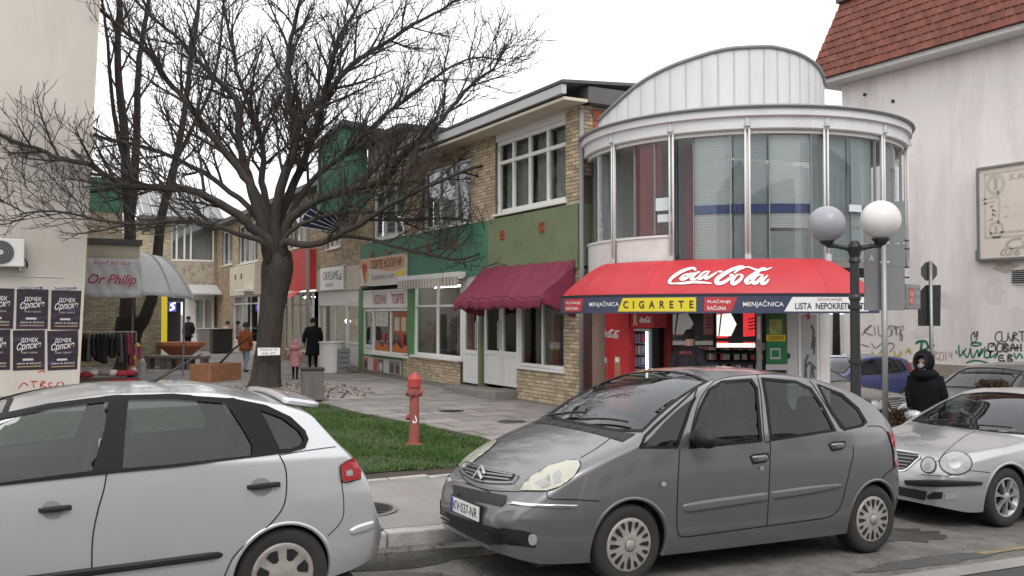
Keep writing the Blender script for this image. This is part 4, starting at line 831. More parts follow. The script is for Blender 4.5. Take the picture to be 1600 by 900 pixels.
# ---------------------------------------------------------------- ground floor kiosk
KR = 2.62
KI = thing('kiosk', 'ground floor kiosk front with cold drinks, posters and white door under the red awning', 'kiosk', (CX, CY, .2))
def kp(u, v, r=KR):
    a = chit(u, r); q = Vector(cyl(a, r, 0)); dep = q.dot(Vector((VF.x, VF.y, 0))); return a, CAMH+(488-v)/FPX*dep
def karc(name, m, u0, u1, v0, v1, r=KR, th=.03, parent=KI, n=6):
    a0, z1 = kp(u0, v0, r); a1, _ = kp(u1, v0, r); _, z0 = kp((u0+u1)/2, v1, r)
    return ring(name, m, [(r-th, z0), (r, z0), (r, z1), (r-th, z1)], a0, a1, n, parent)
ring('wall', 'lightgrey', [(KR-.1, .1), (KR, .1), (KR, 2.9), (KR-.1, 2.9)], chit(916, KR), chit(936, KR), 3, KI)
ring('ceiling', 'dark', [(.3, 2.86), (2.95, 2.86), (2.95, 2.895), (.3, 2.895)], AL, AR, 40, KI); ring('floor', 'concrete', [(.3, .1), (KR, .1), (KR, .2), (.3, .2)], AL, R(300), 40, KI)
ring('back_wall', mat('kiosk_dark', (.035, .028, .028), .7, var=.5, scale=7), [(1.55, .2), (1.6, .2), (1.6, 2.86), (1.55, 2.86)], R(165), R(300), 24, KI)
def wtext(body, u0, u1, v0, v1, r, m, parent, **k):
    a0, z1 = kp(u0, v0, r); a1, _ = kp(u1, v0, r); _, z0 = kp((u0+u1)/2, v1, r); w = (a1-a0)*r
    return text('lettering', body, w, z1-z0, lambda a, b: cyl(a0+a/r, r+.004, z0+b), m, parent, **k)
# script lettering, drawn as brush strokes
CCP = [([(460, 205), (440, 180), (390, 172), (300, 205), (220, 255), (172, 300), (175, 330), (230, 342)], 1), ([(215, 340), (330, 335), (470, 322), (560, 330), (700, 342)], .7), ([(400, 235), (340, 250), (305, 285), (330, 298), (380, 275), (405, 240), (430, 236), (470, 228)], .8),
  ([(530, 228), (500, 224), (455, 255), (440, 285), (470, 297), (535, 275)], .8), ([(640, 225), (590, 227), (540, 262), (535, 290), (570, 290), (620, 255), (650, 222)], .75), ([(655, 222), (615, 270), (622, 293), (650, 290), (720, 250), (750, 226)], .75), ([(758, 222), (820, 220)], .6),
  ([(985, 240), (975, 230), (1030, 200), (1075, 185), (1040, 172), (940, 195), (840, 245), (765, 300), (770, 338), (840, 330), (920, 285), (942, 255), (905, 258)], 1), ([(1060, 186), (1150, 180), (1230, 205), (1320, 205), (1390, 195), (1445, 178)], .6), ([(1030, 255), (985, 270), (945, 315), (960, 345), (1030, 315), (1062, 275), (1035, 255)], .8),
  ([(1365, 182), (1320, 188), (1220, 250), (1115, 315), (1125, 345), (1185, 322)], .9), ([(1300, 255), (1245, 265), (1192, 305), (1188, 340), (1230, 335), (1290, 285), (1320, 255)], .75), ([(1372, 262), (1305, 310), (1292, 343), (1335, 335), (1378, 300)], .75)]
def script(t, fn, w, h, m, wd=.05):
    for ln, k in CCP: strokes('lettering', [[((x-155)/1290*w, (350-y)/185*h) for x, y in ln]], lambda s, k=k: wd*k*(.35+.75*math.sin(min(1, max(0, s))*PI)), fn, m, t)
cb = thing('drinks_cabinet', 'red promotional drinks panel with white script beside the kiosk fridge', 'cabinet', (10, 12, .2))
karc('panel', 'coke_red', 937, 982, 484, 640, KR+.06, .5, cb); a0, z0 = kp(941, 526, KR+.064); a1, _ = kp(969, 526, KR+.064)
script(cb, lambda a, b: cyl(a0+a/KR, KR+.066, z0+b), (a1-a0)*KR, .16, 'white_clean', .03)
tan = mat('drink_print', (.45, .2, .12), .6, var=.4, scale=12)
for u in (944, 964):
    karc('drink_print', tan, u-4, u+5, 556, 590, KR+.065, .004, cb, 1); karc('drink_print', 'white_clean', u-3, u+3, 558, 566, KR+.068, .004, cb, 1)
fr_ = thing('drinks_fridge', 'glass door drinks fridge with red header and white light strip', 'fridge', (10.3, 11.9, .2))
karc('body', 'black', 983, 1019, 512, 640, KR-.1, .5, fr_); karc('header', 'coke_red', 983, 1021, 488, 512, KR+.02, .5, fr_); karc('door_frame', 'lightgrey', 983, 1016, 513, 517, KR-.05, .05, fr_)
karc('light_strip', 'led', 1008.5, 1011, 518, 590, KR-.06, .02, fr_)
for k in range(4):
    for q in range(4): karc('drink_can', mat('can', random.choice([(.5, .03, .03), (.25, .25, .28), (.1, .2, .4), (.4, .4, .42)]), .4), 986+q*5.2, 990+q*5.2, 522+k*18, 534+k*18, KR-.08, .04, fr_, 1)
    karc('shelf', 'lightgrey', 985, 1007, 534.5+k*18, 536+k*18, KR-.07, .2, fr_, 2)
a0, z0 = kp(991, 504, KR+.025); a1, _ = kp(1015, 504, KR+.025); script(fr_, lambda a, b: cyl(a0+.06+a/KR, KR+.028, z0+b), (a1-a0)*KR*.7, .11, 'white_clean', .022); strokes('bottle_mark', [[(0, 0), (.03, .06), (.02, .14), (.05, .2), (.08, .14), (.07, .06), (.1, 0)]], .025, lambda a, b: cyl(a0-.01+a/KR*1.0, KR+.028, z0-.05+b), 'white_clean', fr_)
karc('side_panel', mat('kiosk_red_dark', (.2, .015, .02), .6), 1020, 1048, 487, 600, KR-.4, .1)
rk = random.Random(8)
for k in range(95):
    u = rk.uniform(1024, 1190); v = rk.choice([536, 551, 566, 581]); karc('packet', mat('packet', rk.choice([(.5, .05, .05), (.6, .48, .1), (.5, .5, .5), (.08, .2, .4), (.65, .62, .56), (.55, .1, .08), (.15, .08, .05)]), .5), u, u+rk.uniform(5, 11), v, v+11, 1.75, .12, KI, 1)
for v in (548, 563, 578): karc('shelf', 'dark', 1022, 1195, v, v+1.5, 1.8, .2)
def screen(u0, u1, v0, v1, label, lit):
    t = thing('display_screen', label, 'screen', (11, 11.5, 2)); r = KR-.12
    karc('bezel', 'black', u0, u1, v0, v1, r, .08, t, 2)
    def px(pts, name, m, dr):
        b = MB(); P_ = []
        for x, y in pts: a, z = kp(u0+(u1-u0)*x, v0+(v1-v0)*y, r); P_.append(cyl(a, r+dr, z))
        b.sheet(P_).build(name, m, t)
    k = 1 if lit else .22
    red = mat('screen_red', (.62, .03, .035) if lit else (.06, .008, .01), .3, var=0, emit=.75 if lit else .5); wht = mat('screen_white', (.85, .82, .75) if lit else (.16, .15, .145), .3, var=0, emit=.85 if lit else .5)
    px([(.03, .03), (.97, .03), (.97, .97), (.03, .97)], 'picture', red, .012); px([(.03, .1), (.38, .06), (.52, .35), (.38, .66), (.03, .66)], 'picture', wht, .018)
    px([(.03, .72), (.97, .66), (.97, .82), (.03, .8)], 'picture', 'black', .02); px([(.03, .85), (.97, .85), (.97, .96), (.03, .96)], 'caption', wht, .024); px([(.13, .06), (.17, .06), (.1, .66), (.07, .66)], 'picture', 'black', .026)
    for q in (0, .09, .18, .27): px([(.8, .2+q), (.97, .17+q), (.97, .2+q), (.82, .23+q)], 'picture', 'black', .026)
    for q in (.2, .8): a, z = kp(u0+(u1-u0)*q, v0, r); p = cyl(a, r-.04, z); MB().tube([p, (p[0], p[1], 2.87)], .012, 5).build('hanger', 'dark', t)
screen(1050, 1116, 486, 541, 'dim display screen with red and grey picture behind the customer', False); screen(1118, 1181, 486, 545, 'bright display screen with red and white picture in the kiosk', True)
for u in (1030, 1090, 1150): a_l, z_l = kp(u, 480, 2.2); q_l = cyl(a_l, 2.2, 2.82); q_m = cyl(a_l+.16, 2.2, 2.82); MB().tube([q_l, q_m], .02, 6).build('lamp_tube', M['led'], KI)
karc('counter', mat('counter', (.12, .11, .11), .5, var=.5, scale=9), 1048, 1196, 584, 640, KR-.1, .4)
karc('post', 'paint_grey', 1182, 1190, 484, 640, KR, .08); karc('sticker_strip', 'white', 1183, 1188, 494, 530, KR+.005, .004)
ps = thing('kiosk_posters', 'tall green and yellow poster panel on the kiosk glass', 'poster', (12, 11.4, 1.5))
karc('sheet', mat('poster_green', (.06, .14, .05), .5, var=.7, scale=6), 1197, 1228, 487, 526, KR+.01, .01, ps); karc('sheet', mat('leafy', (.35, .4, .12), .5, var=.6, scale=9), 1202, 1222, 499, 522, KR+.016, .005, ps)
karc('sheet', 'yellow', 1197, 1227, 523, 533, KR+.014, .008, ps); karc('sheet', mat('kiosk_green', (.02, .2, .07), .5, var=.15), 1197, 1230, 533, 568, KR+.012, .01, ps); karc('frame_print', 'lightgrey', 1204, 1218, 544, 547, KR+.018, .004, ps); karc('frame_print', 'lightgrey', 1204, 1218, 558, 561, KR+.018, .004, ps); karc('frame_print', 'lightgrey', 1203, 1205, 544, 561, KR+.018, .004, ps); karc('frame_print', 'lightgrey', 1217, 1219, 544, 561, KR+.018, .004, ps)
karc('caption', 'lightgrey', 1196, 1230, 569, 578, KR+.02, .006, ps); wtext('CIGARETE', 1201, 1224, 525, 531, KR+.016, 'dark', ps)
karc('wall', 'lightgrey', 1230, 1246, 484, 640, KR+.02, .1); dr = karc('door', 'white', 1247, 1281, 484, 640, KR+.01, .05); karc('door_glass', mat('frosted', (.42, .42, .41), .3, var=.15, scale=5), 1252, 1276, 492, 632, KR+.014, .01, dr); karc('wall', 'white', 1281, 1296, 484, 640, KR+.02, .1)
karc('lock', 'dark', 1231, 1234, 552, 560, KR+.05, .03, dr, 1)
def kst(lines, wd, m): 
    a0, z0 = kp(1250, 600, KR+.02); a1, _ = kp(1280, 600, KR+.02); w = (a1-a0)*KR
    strokes('graffiti', [[(x*w, y) for x, y in l] for l in lines], wd, lambda a, b: cyl(a0+a/KR, KR+.022, z0+b), m, dr)
kst([[(.2, .05), (.3, .3), (.55, .35), (.7, .1)], [(.3, .1), (.25, .35), (.4, .5)], [(.5, .0), (.6, .3), (.8, .25)], [(.6, .6), (.7, .9), (.55, 1.0)], [(.7, .5), (.75, .8)]], .035, gk); kst([[(.3, 1.15), (.45, 1.2), (.4, 1.1), (.5, 1.15)]], .03, 'red_fascia')
# ---------------------------------------------------------------- red arched awning with navy banner
RA = thing('awning', 'red arched kiosk awning with white script and navy lettered banner', 'awning', (CX, CY, 2.2))
OR_ = 3.86; aw0, aw1 = chit(877, OR_), chit(1364, OR_)
ZB0, ZB1 = 2.135, 2.42
def aws(s, t):
    a = aw0+(aw1-aw0)*s; e = min(1, min(s/.07, (1-s)/.09)); e = math.sin(e*PI/2); ri = RR+.1; th = t*PI/2
    r = ri+(OR_-ri)*(.62*t+.38*math.sin(th)); zt = ZB1+(.62*(.72+.28*e))*(1-t**1.35)
    zt += .008*math.sin(s*60)*math.sin(th*2); return cyl(a, r, zt)
MB().grid(aws, 120, 16).build('canopy', 'coke_fab', RA, smooth=True, thick=.006)
for s in (.12, .37, .62, .87):
    MB().tube([Vector(aws(s, t/14))+Vector((0, 0, .003)) for t in range(15)], .005, 4).build('seam', mat('seam_red', (.4, .03, .04), .6), RA)
for s in (0, 1):
    b = MB(); pr_ = [aws(s, t/12) for t in range(13)]; p0 = cyl(aw0+(aw1-aw0)*s, RR+.1, ZB1); b.sheet([p0]+pr_).build('end_panel', 'coke_fab', RA)
ring('banner', 'navy', [(OR_-.01, ZB0), (OR_+.012, ZB0), (OR_+.012, ZB1), (OR_-.01, ZB1)], aw0, aw1+.03, 90, RA); ring('banner_edge', 'dark', [(OR_, ZB1), (OR_+.02, ZB1), (OR_+.02, ZB1+.03), (OR_, ZB1+.03)], aw0, aw1, 90, RA)
for s in (.05, .35, .65, .95): a = aw0+(aw1-aw0)*s; MB().tube([cyl(a, RR, 2.35), cyl(a, OR_-.03, ZB0+.1)], .018, 6).build('arm', 'paint_grey', RA)
def bz(u, v):
    a = chit(u, OR_); q = Vector(cyl(a, OR_, 0)); dep = q.dot(Vector((VF.x, VF.y, 0))); return a, CAMH+(488-v)/FPX*dep
def bpoly(name, m, pts, dr):
    # pts (u fraction along, height fraction) dense enough to follow the curve
    b = MB(); (u0, u1, u2, u3) = pts; n = 12
    def f(s, t):
        ub = u0+(u1-u0)*s; ut = u3+(u2-u3)*s; u = ub+(ut-ub)*t; a, _ = bz(u, 470); return cyl(a, OR_+.012+dr, ZB0+.03+(ZB1-ZB0-.06)*t)
    b.grid(f, n, 1).build(name, m, RA)
def btext(body, u0, u1, f0, f1, m, shear=0, bold=0, name='lettering'):
    a0, _ = bz(u0, 470); a1, _ = bz(u1, 470); H = ZB1-ZB0; text(name, body, (a1-a0)*OR_, (f1-f0)*H, lambda a, b: cyl(a0+a/OR_, OR_+.012+.008, ZB0+f0*H+b), m, RA, shear, bold)
rb = mat('banner_red', (.48, .04, .05), .5, var=.05)
bpoly('red_patch', rb, (883, 909, 913, 883), .003); btext('PLAĆANJE', 886, 908, .52, .78, 'white_clean', bold=.01); btext('RAČUNA', 886, 905, .2, .46, 'white_clean', bold=.01)
btext('MENJAČNICA', 922, 968, .34, .74, 'white_clean', bold=.005)
bpoly('yellow_patch', 'yellow', (966, 1088, 1088, 974), .003); btext('C  I  G  A  R  E  T  E', 975, 1084, .28, .72, 'black', bold=.02)
bpoly('red_patch', rb, (1100, 1143, 1152, 1101), .003); btext('PLAĆANJE', 1106, 1142, .52, .78, 'white_clean', bold=.01); btext('RAČUNA', 1106, 1135, .18, .46, 'white_clean', bold=.01)
btext('MENJAČNICA', 1161, 1224, .3, .72, 'white_clean', bold=.005)
bpoly('white_patch', 'white_clean', (1225, 1356, 1356, 1238), .003); btext('IZDAVANJE', 1277, 1315, .66, .84, mat('letters_brown', (.3, .1, .06), .6)); btext('LISTA  NEPOKRETNOSTI', 1242, 1350, .22, .58, mat('letters_navy', (.03, .035, .08), .6), bold=.015)
# script across the canopy
us, ue = 1049, 1209; a0 = chit(us, 3.6); a1 = chit(ue, 3.6)
def onaw(a, b):
    s = (a0+a/3.6-aw0)/(aw1-aw0); zz = b
    t = 1-(b+.1)/.78; p = Vector(aws(s, t)); a_ = aw0+(aw1-aw0)*s; return p+Vector((math.cos(a_)*.012, math.sin(a_)*.012, .012))
def onaw2(a, b): return onaw(a, .06+b*.9)
script(RA, onaw2, (a1-a0)*3.6, .38, 'white_clean', .07)
# bulky hanging sign boards and lamp at the right ---------------------------------------------- street furniture
def person_scale(): pass
LP = thing('street_lamp', 'black double arm street lamp with two white globes behind the grey car', 'street lamp', (0, 0, 0))
p = ony(1337, 600, 8.35); px_, py_ = p.x, p.y; pz_ = plaza(px_, py_); LP.location = (px_, py_, pz_)
dep = Vector((px_, py_, 0)).dot(Vector((VF.x, VF.y, 0)))
zv = lambda v, dep=dep: CAMH+(488-v)/FPX*dep
b = MB().lathe([(.12, 0), (.12, .25), (.075, .3), (.07, .9), (.085, .93), (.085, 1.0), (.065, 1.03), (.06, zv(470)-pz_), (.075, zv(468)-pz_), (.075, zv(464)-pz_), (.058, zv(460)-pz_), (.056, zv(412)-pz_), (.075, zv(408)-pz_), (.06, zv(402)-pz_), (.1, zv(386)-pz_), (.04, zv(376)-pz_)], (px_, py_, pz_), 16)
for v in (565, 480): b.lathe([(.06, -.03), (.085, -.02), (.085, .02), (.06, .03)], (px_, py_, zv(v)), 14)
b.build('post', 'iron', LP, smooth=False)
for s, uu, vv, cm in ((-1, 1294, 350, (.33, .32, .36)), (1, 1378.5, 343.5, (.72, .69, .66))):
    q = Vector((px_, py_, 0))+VR*((uu-1337)/FPX*dep); zc = zv(vv)
    MB().tube([(px_, py_, zv(392)), (px_+(q.x-px_)*.3, py_+(q.y-py_)*.3, zv(387)), (px_+(q.x-px_)*.7, py_+(q.y-py_)*.7, zv(384)), (q.x, q.y, zv(383))], [.055, .035, .03, .035], 8).build('arm', 'iron', LP, smooth=True)
    MB().lathe([(.03, 0), (.06, .02), (.1, .07), (.12, .09)], (q.x, q.y, zv(384)), 14).build('holder', 'iron', LP, smooth=True)
    rr = .252 if s > 0 else .235; gm = mat('globe', cm, .35, var=.06, scale=6, dirt=(.3, .28, .26), dirtamt=.25, dscale=5)
    MB().lathe([(rr*math.sin(PI*i/16), -rr*math.cos(PI*i/16)) for i in range(1, 16)], (q.x, q.y, zc), 28).build('globe', gm, LP, smooth=True)
# sign post with the grey backs of two boards
p = ony(1383, 600, 8.62); sx, sy = p.x, p.y; sz = plaza(sx, sy); dep2 = Vector((sx, sy, 0)).dot(Vector((VF.x, VF.y, 0))); z2 = lambda v: CAMH+(488-v)/FPX*dep2
BS = thing('sign_board', 'blank grey back of a tall double sign board on a thin steel post', 'sign', (sx, sy, sz))
MB().tube([(sx, sy, sz), (sx, sy, z2(372))], .04, 10).build('post', 'metal_grey', BS, smooth=True)
def bp(u, v, off=.07): q = Vector((sx, sy, 0))+VR*((u-1383)/FPX*dep2)+Vector((VF.x, VF.y, 0))*off; return Vector((q.x, q.y, z2(v)))
gpan = mat('board_grey', (.2, .2, .205), .55, var=.06, scale=3)
for v0, v1 in ((312, 378), (380, 416.0), (417.5, 485)):
    a, c, d, e = bp(1356, v1), bp(1419, v1), bp(1419, v0), bp(1356, v0+(6 if v0 == 312 else 0)); n_ = Vector((VF.x, VF.y, 0)).normalized()*.03
    MB().add([a, c, d, e, a+n_, c+n_, d+n_, e+n_], [(0, 1, 2, 3), (7, 6, 5, 4), (0, 4, 5, 1), (1, 5, 6, 2), (2, 6, 7, 3), (3, 7, 4, 0)]).build('board', gpan, BS)
for v in (380, 410): MB().tube([bp(1378, v, .0), bp(1391, v, .0)], .022, 6).build('clamp', 'lightgrey', BS)
text('mark', 'A', .07, .09, lambda a, b: tuple(bp(1362.5, 408, .06)+VR*a+Vector((0, 0, b))), 'lightgrey', BS, bold=.03)
for v in (375, 388, 417, 433): p0 = bp(1419, v); MB().tube([p0, p0+VR*.06], .012, 5).build('bolt', 'dark', BS)
# light box sign for payments
lbx = thing('light_box_sign', 'grey light box sign with red and white lettering beside the grey boards', 'sign', bp(1425, 470))
A0 = bp(1424, 483, .35); dirn = (VR*.62+Vector((VF.x, VF.y, 0)).normalized()*.9).normalized(); w_ = .9; h_ = .36; up = Vector((0, 0, 1)); nrm = dirn.cross(up)
def lb(a, b, c): return tuple(A0+dirn*a+up*b+nrm*c)
MB().prism([(0, 0), (w_, 0), (w_, h_), (0, h_)], lb, -.1, .1).build('case', 'metal_grey', lbx, bevel=.015); MB().prism([(.05, .05), (w_-.05, .05), (w_-.05, h_-.05), (.05, h_-.05)], lb, .1, .106).build('face', gpan, lbx)
MB().prism([(.12, .06), (.38, .06), (.38, .3), (.12, .3)], lb, .106, .11).build('red_patch', rb, lbx); text('lettering', 'PLAĆ', .2, .08, lambda a, b: lb(.15+a, .19+b, .112), 'white_clean', lbx); text('lettering', 'RAČ', .16, .08, lambda a, b: lb(.15+a, .09+b, .112), 'white_clean', lbx); text('lettering', 'MENJAČ', .36, .1, lambda a, b: lb(.47+a, .19+b, .112), 'lightgrey', lbx); text('lettering', 'CIGARET', .32, .06, lambda a, b: lb(.47+a, .08+b, .112), 'lightgrey', lbx)
MB().tube([lb(0, .1, 0), tuple(bp(1419, 470, .09))], .025, 6).build('arm', 'metal_grey', lbx)
# stop sign seen from behind
st = thing('stop_sign', 'dark back of an octagonal road sign on a post near the white wall', 'road sign', (0, 0, 0)); D3 = 17.0; q = atd(1452, 425, D3); st.location = (q.x, q.y, road(q.x)); z3 = lambda v: CAMH+(488-v)/FPX*D3
n2 = Vector((VF.x, VF.y, 0)).normalized(); rr = 17/FPX*D3*.98
def sg(a, b, c): return tuple(Vector((q.x, q.y, z3(424)))+VR*a+Vector((0, 0, b))+n2*c)
MB().prism([(rr*.8*math.cos(R(22.5+45*i)), rr*.95*math.sin(R(22.5+45*i))) for i in range(8)], sg, 0, .02).build('plate', mat('sign_back', (.06, .062, .065), .5, var=.1), st)
MB().tube([(q.x-n2.x*.05, q.y-n2.y*.05, road(q.x)), (q.x-n2.x*.05, q.y-n2.y*.05, z3(408))], .035, 8).build('post', 'metal_grey', st, smooth=True)
MB().prism([(-.2, -1.0), (.2, -1.0), (.22, -.25), (-.05, -.25), (-.2, -.4)], sg, .02, .04).build('lower_plate', M['dark'], st)
# hydrant
hx, hy = 5.26, 12.63; hz = plaza(hx, hy); HY = thing('fire_hydrant', 'red pillar fire hydrant standing on the grass', 'hydrant', (hx, hy, hz))
hr = mat('hydrant_red', (.42, .05, .04), .5, var=.2, scale=12, dirt=(.2, .07, .055), dirtamt=.5, dscale=9); hr2 = mat('hydrant_body', (.3, .075, .065), .6, var=.25, scale=9, dirt=(.18, .08, .06), dirtamt=.6, dscale=6)
MB().lathe([(.13, 0), (.13, .03), (.085, .05), (.072, .4), (.07, .72), (.085, .74), (.085, .84), (.07, .85)], (hx, hy, hz), 20).build('barrel', hr2, HY, smooth=False)
MB().lathe([(.08, .85), (.104, .86), (.108, .98), (.09, 1.0), (.055, 1.04), (.045, 1.06), (.02, 1.065)], (hx, hy, hz), 8).build('cap', hr, HY)
for a, zz, r in ((0, .78, .055), (PI, .78, .055), (PI/2+.3, .78, .05), (PI+.15, .42, .045)):
    d = VR*math.cos(a)-n2*math.sin(a); c = Vector((hx, hy, hz+zz)); MB().tube([c+d*.05, c+d*.08, c+d*.081, c+d*.112, c+d*.113, c+d*.125], [r*.8, r*.8, r, r, r*.6, r*.5], 10).build('outlet', hr2, HY)
c = Vector((hx, hy, hz+.35))-n2*.074; strokes('mark', [[(0, .1), (.02, .02), (-.02, 0), (-.03, .03)]], .018, lambda a, b: tuple(c+VR*(a+.02)+Vector((0, 0, b))), 'white_clean', HY)
# litter bin
bx_, by_ = 5.88, 19.87; bzz = plaza(bx_, by_); BI = thing('litter_bin', 'square stainless steel litter bin with dark lid in front of the tree', 'litter bin', (bx_, by_, bzz))
MB().obox((bx_, by_, bzz+.37), .23, .23, .32, R(-12)).build('body', mat('bin_steel', (.17, .155, .14), .5, metal=.4, var=.3, scale=7, streak=.2), BI, bevel=.015); MB().obox((bx_, by_, bzz+.715), .245, .245, .03, R(-12)).build('lid', 'dark', BI, bevel=.012); MB().obox((bx_, by_, bzz+.03), .18, .18, .03, R(-12)).build('foot', 'dark', BI)
# pale counter cabinet and stacked crates outside the cosmetics shop
ct = thing('display_counter', 'white curved display counter standing outside the cosmetics shop', 'counter', (9.4, 29.8, .2)); q = onz(513, 582, .2)
MB().lathe([(.38, 0), (.38, .95), (.42, .96), (.42, 1.0)], (q.x+.1, q.y, .2), 20).build('body', 'white', ct)
q = onz(533, 582, .2); cr_ = thing('crate_stack', 'stack of grey crates beside the cosmetics shop door', 'crate', (q.x, q.y, .2))
for i in range(5): MB().box(q.x-.2, q.x+.25, q.y-.2, q.y+.2, .2+i*.16, .345+i*.16).build('crate', 'paint_grey', cr_, bevel=.02)
# clothes rail with hanging clothes and sundries
RKx, RKy = 2.25, 26.9; RK = thing('clothes_rail', 'metal clothes rail packed with dark clothes in front of the brick wall', 'clothes rail', (RKx, RKy, .2))
b = MB(); 
for x in (1.35, 3.1): b.tube([(x, RKy, .2), (x, RKy, 1.62)], .018, 6); b.tube([(x, RKy-.25, .22), (x, RKy+.25, .22)], .018, 6)
b.tube([(1.35, RKy, 1.62), (3.1, RKy, 1.62)], .018, 6); b.build('frame', 'metal_grey', RK)
rg = random.Random(11)
ORD = 'first second third fourth fifth sixth seventh eighth ninth tenth eleventh twelfth thirteenth fourteenth fifteenth sixteenth seventeenth'.split()
for i in range(17):
    x = 1.45+i*.096; c = ((.012, .012, .014), (.02, .018, .02), (.01, .012, .02), (.02, .02, .02), (.014, .012, .012), (.11, .1, .1), (.03, .02, .022), (.02, .02, .02))[i % 8] if i < 15 else (.2, .03, .06); L_ = rg.uniform(.55, .85); g_ = thing('hanging_garment', 'hanging garment, %s from the left on the clothes rail' % ORD[i], 'garment', (x, RKy, 1.6-L_), 'garments on the clothes rail')
    MB().grid(lambda s, k: (x+.05*math.sin(k*PI*3+i)*(.4+s), RKy-.24*(.5+.5*min(1, s*5))+.48*(.5+.5*min(1, s*5))*k, 1.58-L_*s), 8, 8).build('cloth', mat('cloth', c, .95, var=.4, scale=14), g_, smooth=True, thick=.03); MB().tube([(x, RKy, 1.58), (x, RKy, 1.64), (x, RKy+.02, 1.65)], .006, 4).build('hook', 'metal_grey', g_)
for i in range(8):
    x = 1.4+i*.22; c = rg.choice([(.3, .03, .04), (.5, .48, .45), (.25, .2, .18), (.02, .02, .02)]); t = thing('folded_clothes', 'crumpled clothes on the low table, %s from the left' % ORD[i], 'clothes', (x, RKy-.3, .35), 'clothes heaped under the rail'); MB().lathe([(.02, 0), (.15, .02), (.17, .09), (.1, .16), (.01, .18)], (x, RKy-.25+rg.uniform(-.1, .1), .42+rg.uniform(0, .08)), 9, sx=1.1, sy=.8).build('cloth', mat('cloth', c, .95, var=.4, scale=12), t, smooth=True)
tb_ = thing('low_table', 'low table with red cloth under the clothes rail', 'table', (2.2, RKy-.25, .2)); MB().box(1.35, 3.15, RKy-.55, RKy+.05, .36, .41).build('top', mat('table_wood', (.1, .06, .04), .7), tb_); MB().box(2.4, 3.1, RKy-.57, RKy-.55, .2, .41).build('cloth', mat('rail_red', (.25, .02, .03), .9), tb_)
for x in (1.4, 3.1):
    for y in (RKy-.5, RKy): MB().box(x-.02, x+.02, y-.02, y+.02, .2, .36).build('leg', 'dark', tb_)
for i, (u, v, c, h, r, lb_, m2) in enumerate(((207, 596, (.5, .2, .05), .55, .16, 'orange tub of toys beside the clothes rail', 'yellow'), (207, 601, (.02, .25, .4), .3, .15, 'blue plastic bucket in front of the orange tub', 'lightgrey'), (214, 580, (.4, .05, .1), .75, .13, 'pink and yellow stand of toys behind the tubs', 'yellow'), (222, 588, (.6, .6, .58), .35, .12, 'white plastic tub next to the toys', 'white'))):
    q = onz(u, v, .2); t = thing('plastic_tub', lb_, 'tub', (q.x, q.y, .2)); MB().lathe([(r*.8, 0), (r, h), (r*1.08, h+.01), (r*1.08, h+.05), (r*.95, h+.05)], (q.x, q.y, .2), 14).build('body', mat('plastic', c, .45, var=.15), t); MB().lathe([(r*.3, 0), (r*.8, .04), (r*.5, .12), (.01, .16)], (q.x, q.y, .24+h), 8).build('contents', m2, t)
# planters and benches of the courtyard
def obj_planter():
    q = onz(285, 572, .2); t = thing('bowl_planter', 'wide orange bowl planter standing between the concrete benches', 'planter', (q.x, q.y, .2)); k = 1.0
    MB().lathe([(.25, 0), (.3, .3), (.8, .72), (.87, .74), (.87, .86), (.8, .86), (.75, .8)], (q.x, q.y+.3, .2), 12).build('bowl', mat('planter_orange', (.42, .16, .08), .8, var=.2, scale=4), t); MB().lathe([(.74, .8), (.73, .82)], (q.x, q.y+.3, .2), 12).build('soil', 'soil', t)
    for i, (u0, u1, v) in enumerate(((232, 262, 577), (266, 292, 578), (296, 325, 578))):
        a = onz(u0, v, .2); c = onz(u1, v, .2); t2 = thing('concrete_bench', ('left', 'middle', 'right')[i]+' of the three low concrete benches round the bowl planter', 'bench', (a.x, a.y, .2)); d = (c-a); ang = math.atan2(d.y, d.x); m_ = (a+c)/2
        MB().obox((m_.x, m_.y+.2, .62), d.length/2+.04, .28, .05, ang).build('seat', 'concrete', t2, bevel=.015)
        for s in (-1, 1): MB().obox((m_.x+math.cos(ang)*s*(d.length/2-.08), m_.y+.2+math.sin(ang)*s*(d.length/2-.08), .38), .07, .24, .19, ang).build('leg', 'concrete', t2)
    a = onz(326, 598, .2); c = onz(374, 593, .2); d = c-a; ang = math.atan2(d.y, d.x); m_ = (a+c)/2; t = thing('brick_planter', 'low orange square planter box left of the tree trunk', 'planter', (m_.x, m_.y, .2)); 
    for (ox, oy, hx_, hy_) in ((0, 0, d.length/2, .07), (0, .6, d.length/2, .07), (-d.length/2+.07, .3, .07, .22), (d.length/2-.07, .3, .07, .22)):
        MB().obox((m_.x+ox*math.cos(ang)-oy*math.sin(ang), m_.y+ox*math.sin(ang)+oy*math.cos(ang), .44), hx_, hy_, .26, ang).build('side', mat('planter_side', (.36, .17, .09), .85, var=.3, scale=6, bump=.3), t, bevel=.015)
    MB().obox((m_.x-.3*math.sin(ang), m_.y+.3*math.cos(ang), .56), d.length/2-.1, .23, .02, ang).build('soil', 'soil', t); MB().tube([(m_.x-.2, m_.y+.3, .55), (m_.x+.3, m_.y+.2, 1.1), (m_.x+.9, m_.y+.1, 1.55)], [.035, .03, .012], 6).build('dead_stem', 'bark', t)
obj_planter()
q = onz(345, 552, .2); t = thing('waste_container', 'black container standing by the far shop window', 'container', (q.x, q.y, .2)); MB().obox((q.x, q.y, .75), .45, .4, .55).build('body', 'black', t, bevel=.04); MB().obox((q.x, q.y, 1.33), .48, .43, .03).build('lid', 'dark', t, bevel=.01)
q = onz(325, 548, .2); t = thing('grey_cabinet', 'low grey cabinet against the courtyard wall', 'cabinet', (q.x, q.y, .2)); MB().obox((q.x, q.y, .75), .5, .3, .55).build('body', 'concrete', t, bevel=.02); MB().obox((q.x, q.y, 1.32), .55, .34, .02).build('top', 'lightgrey', t)
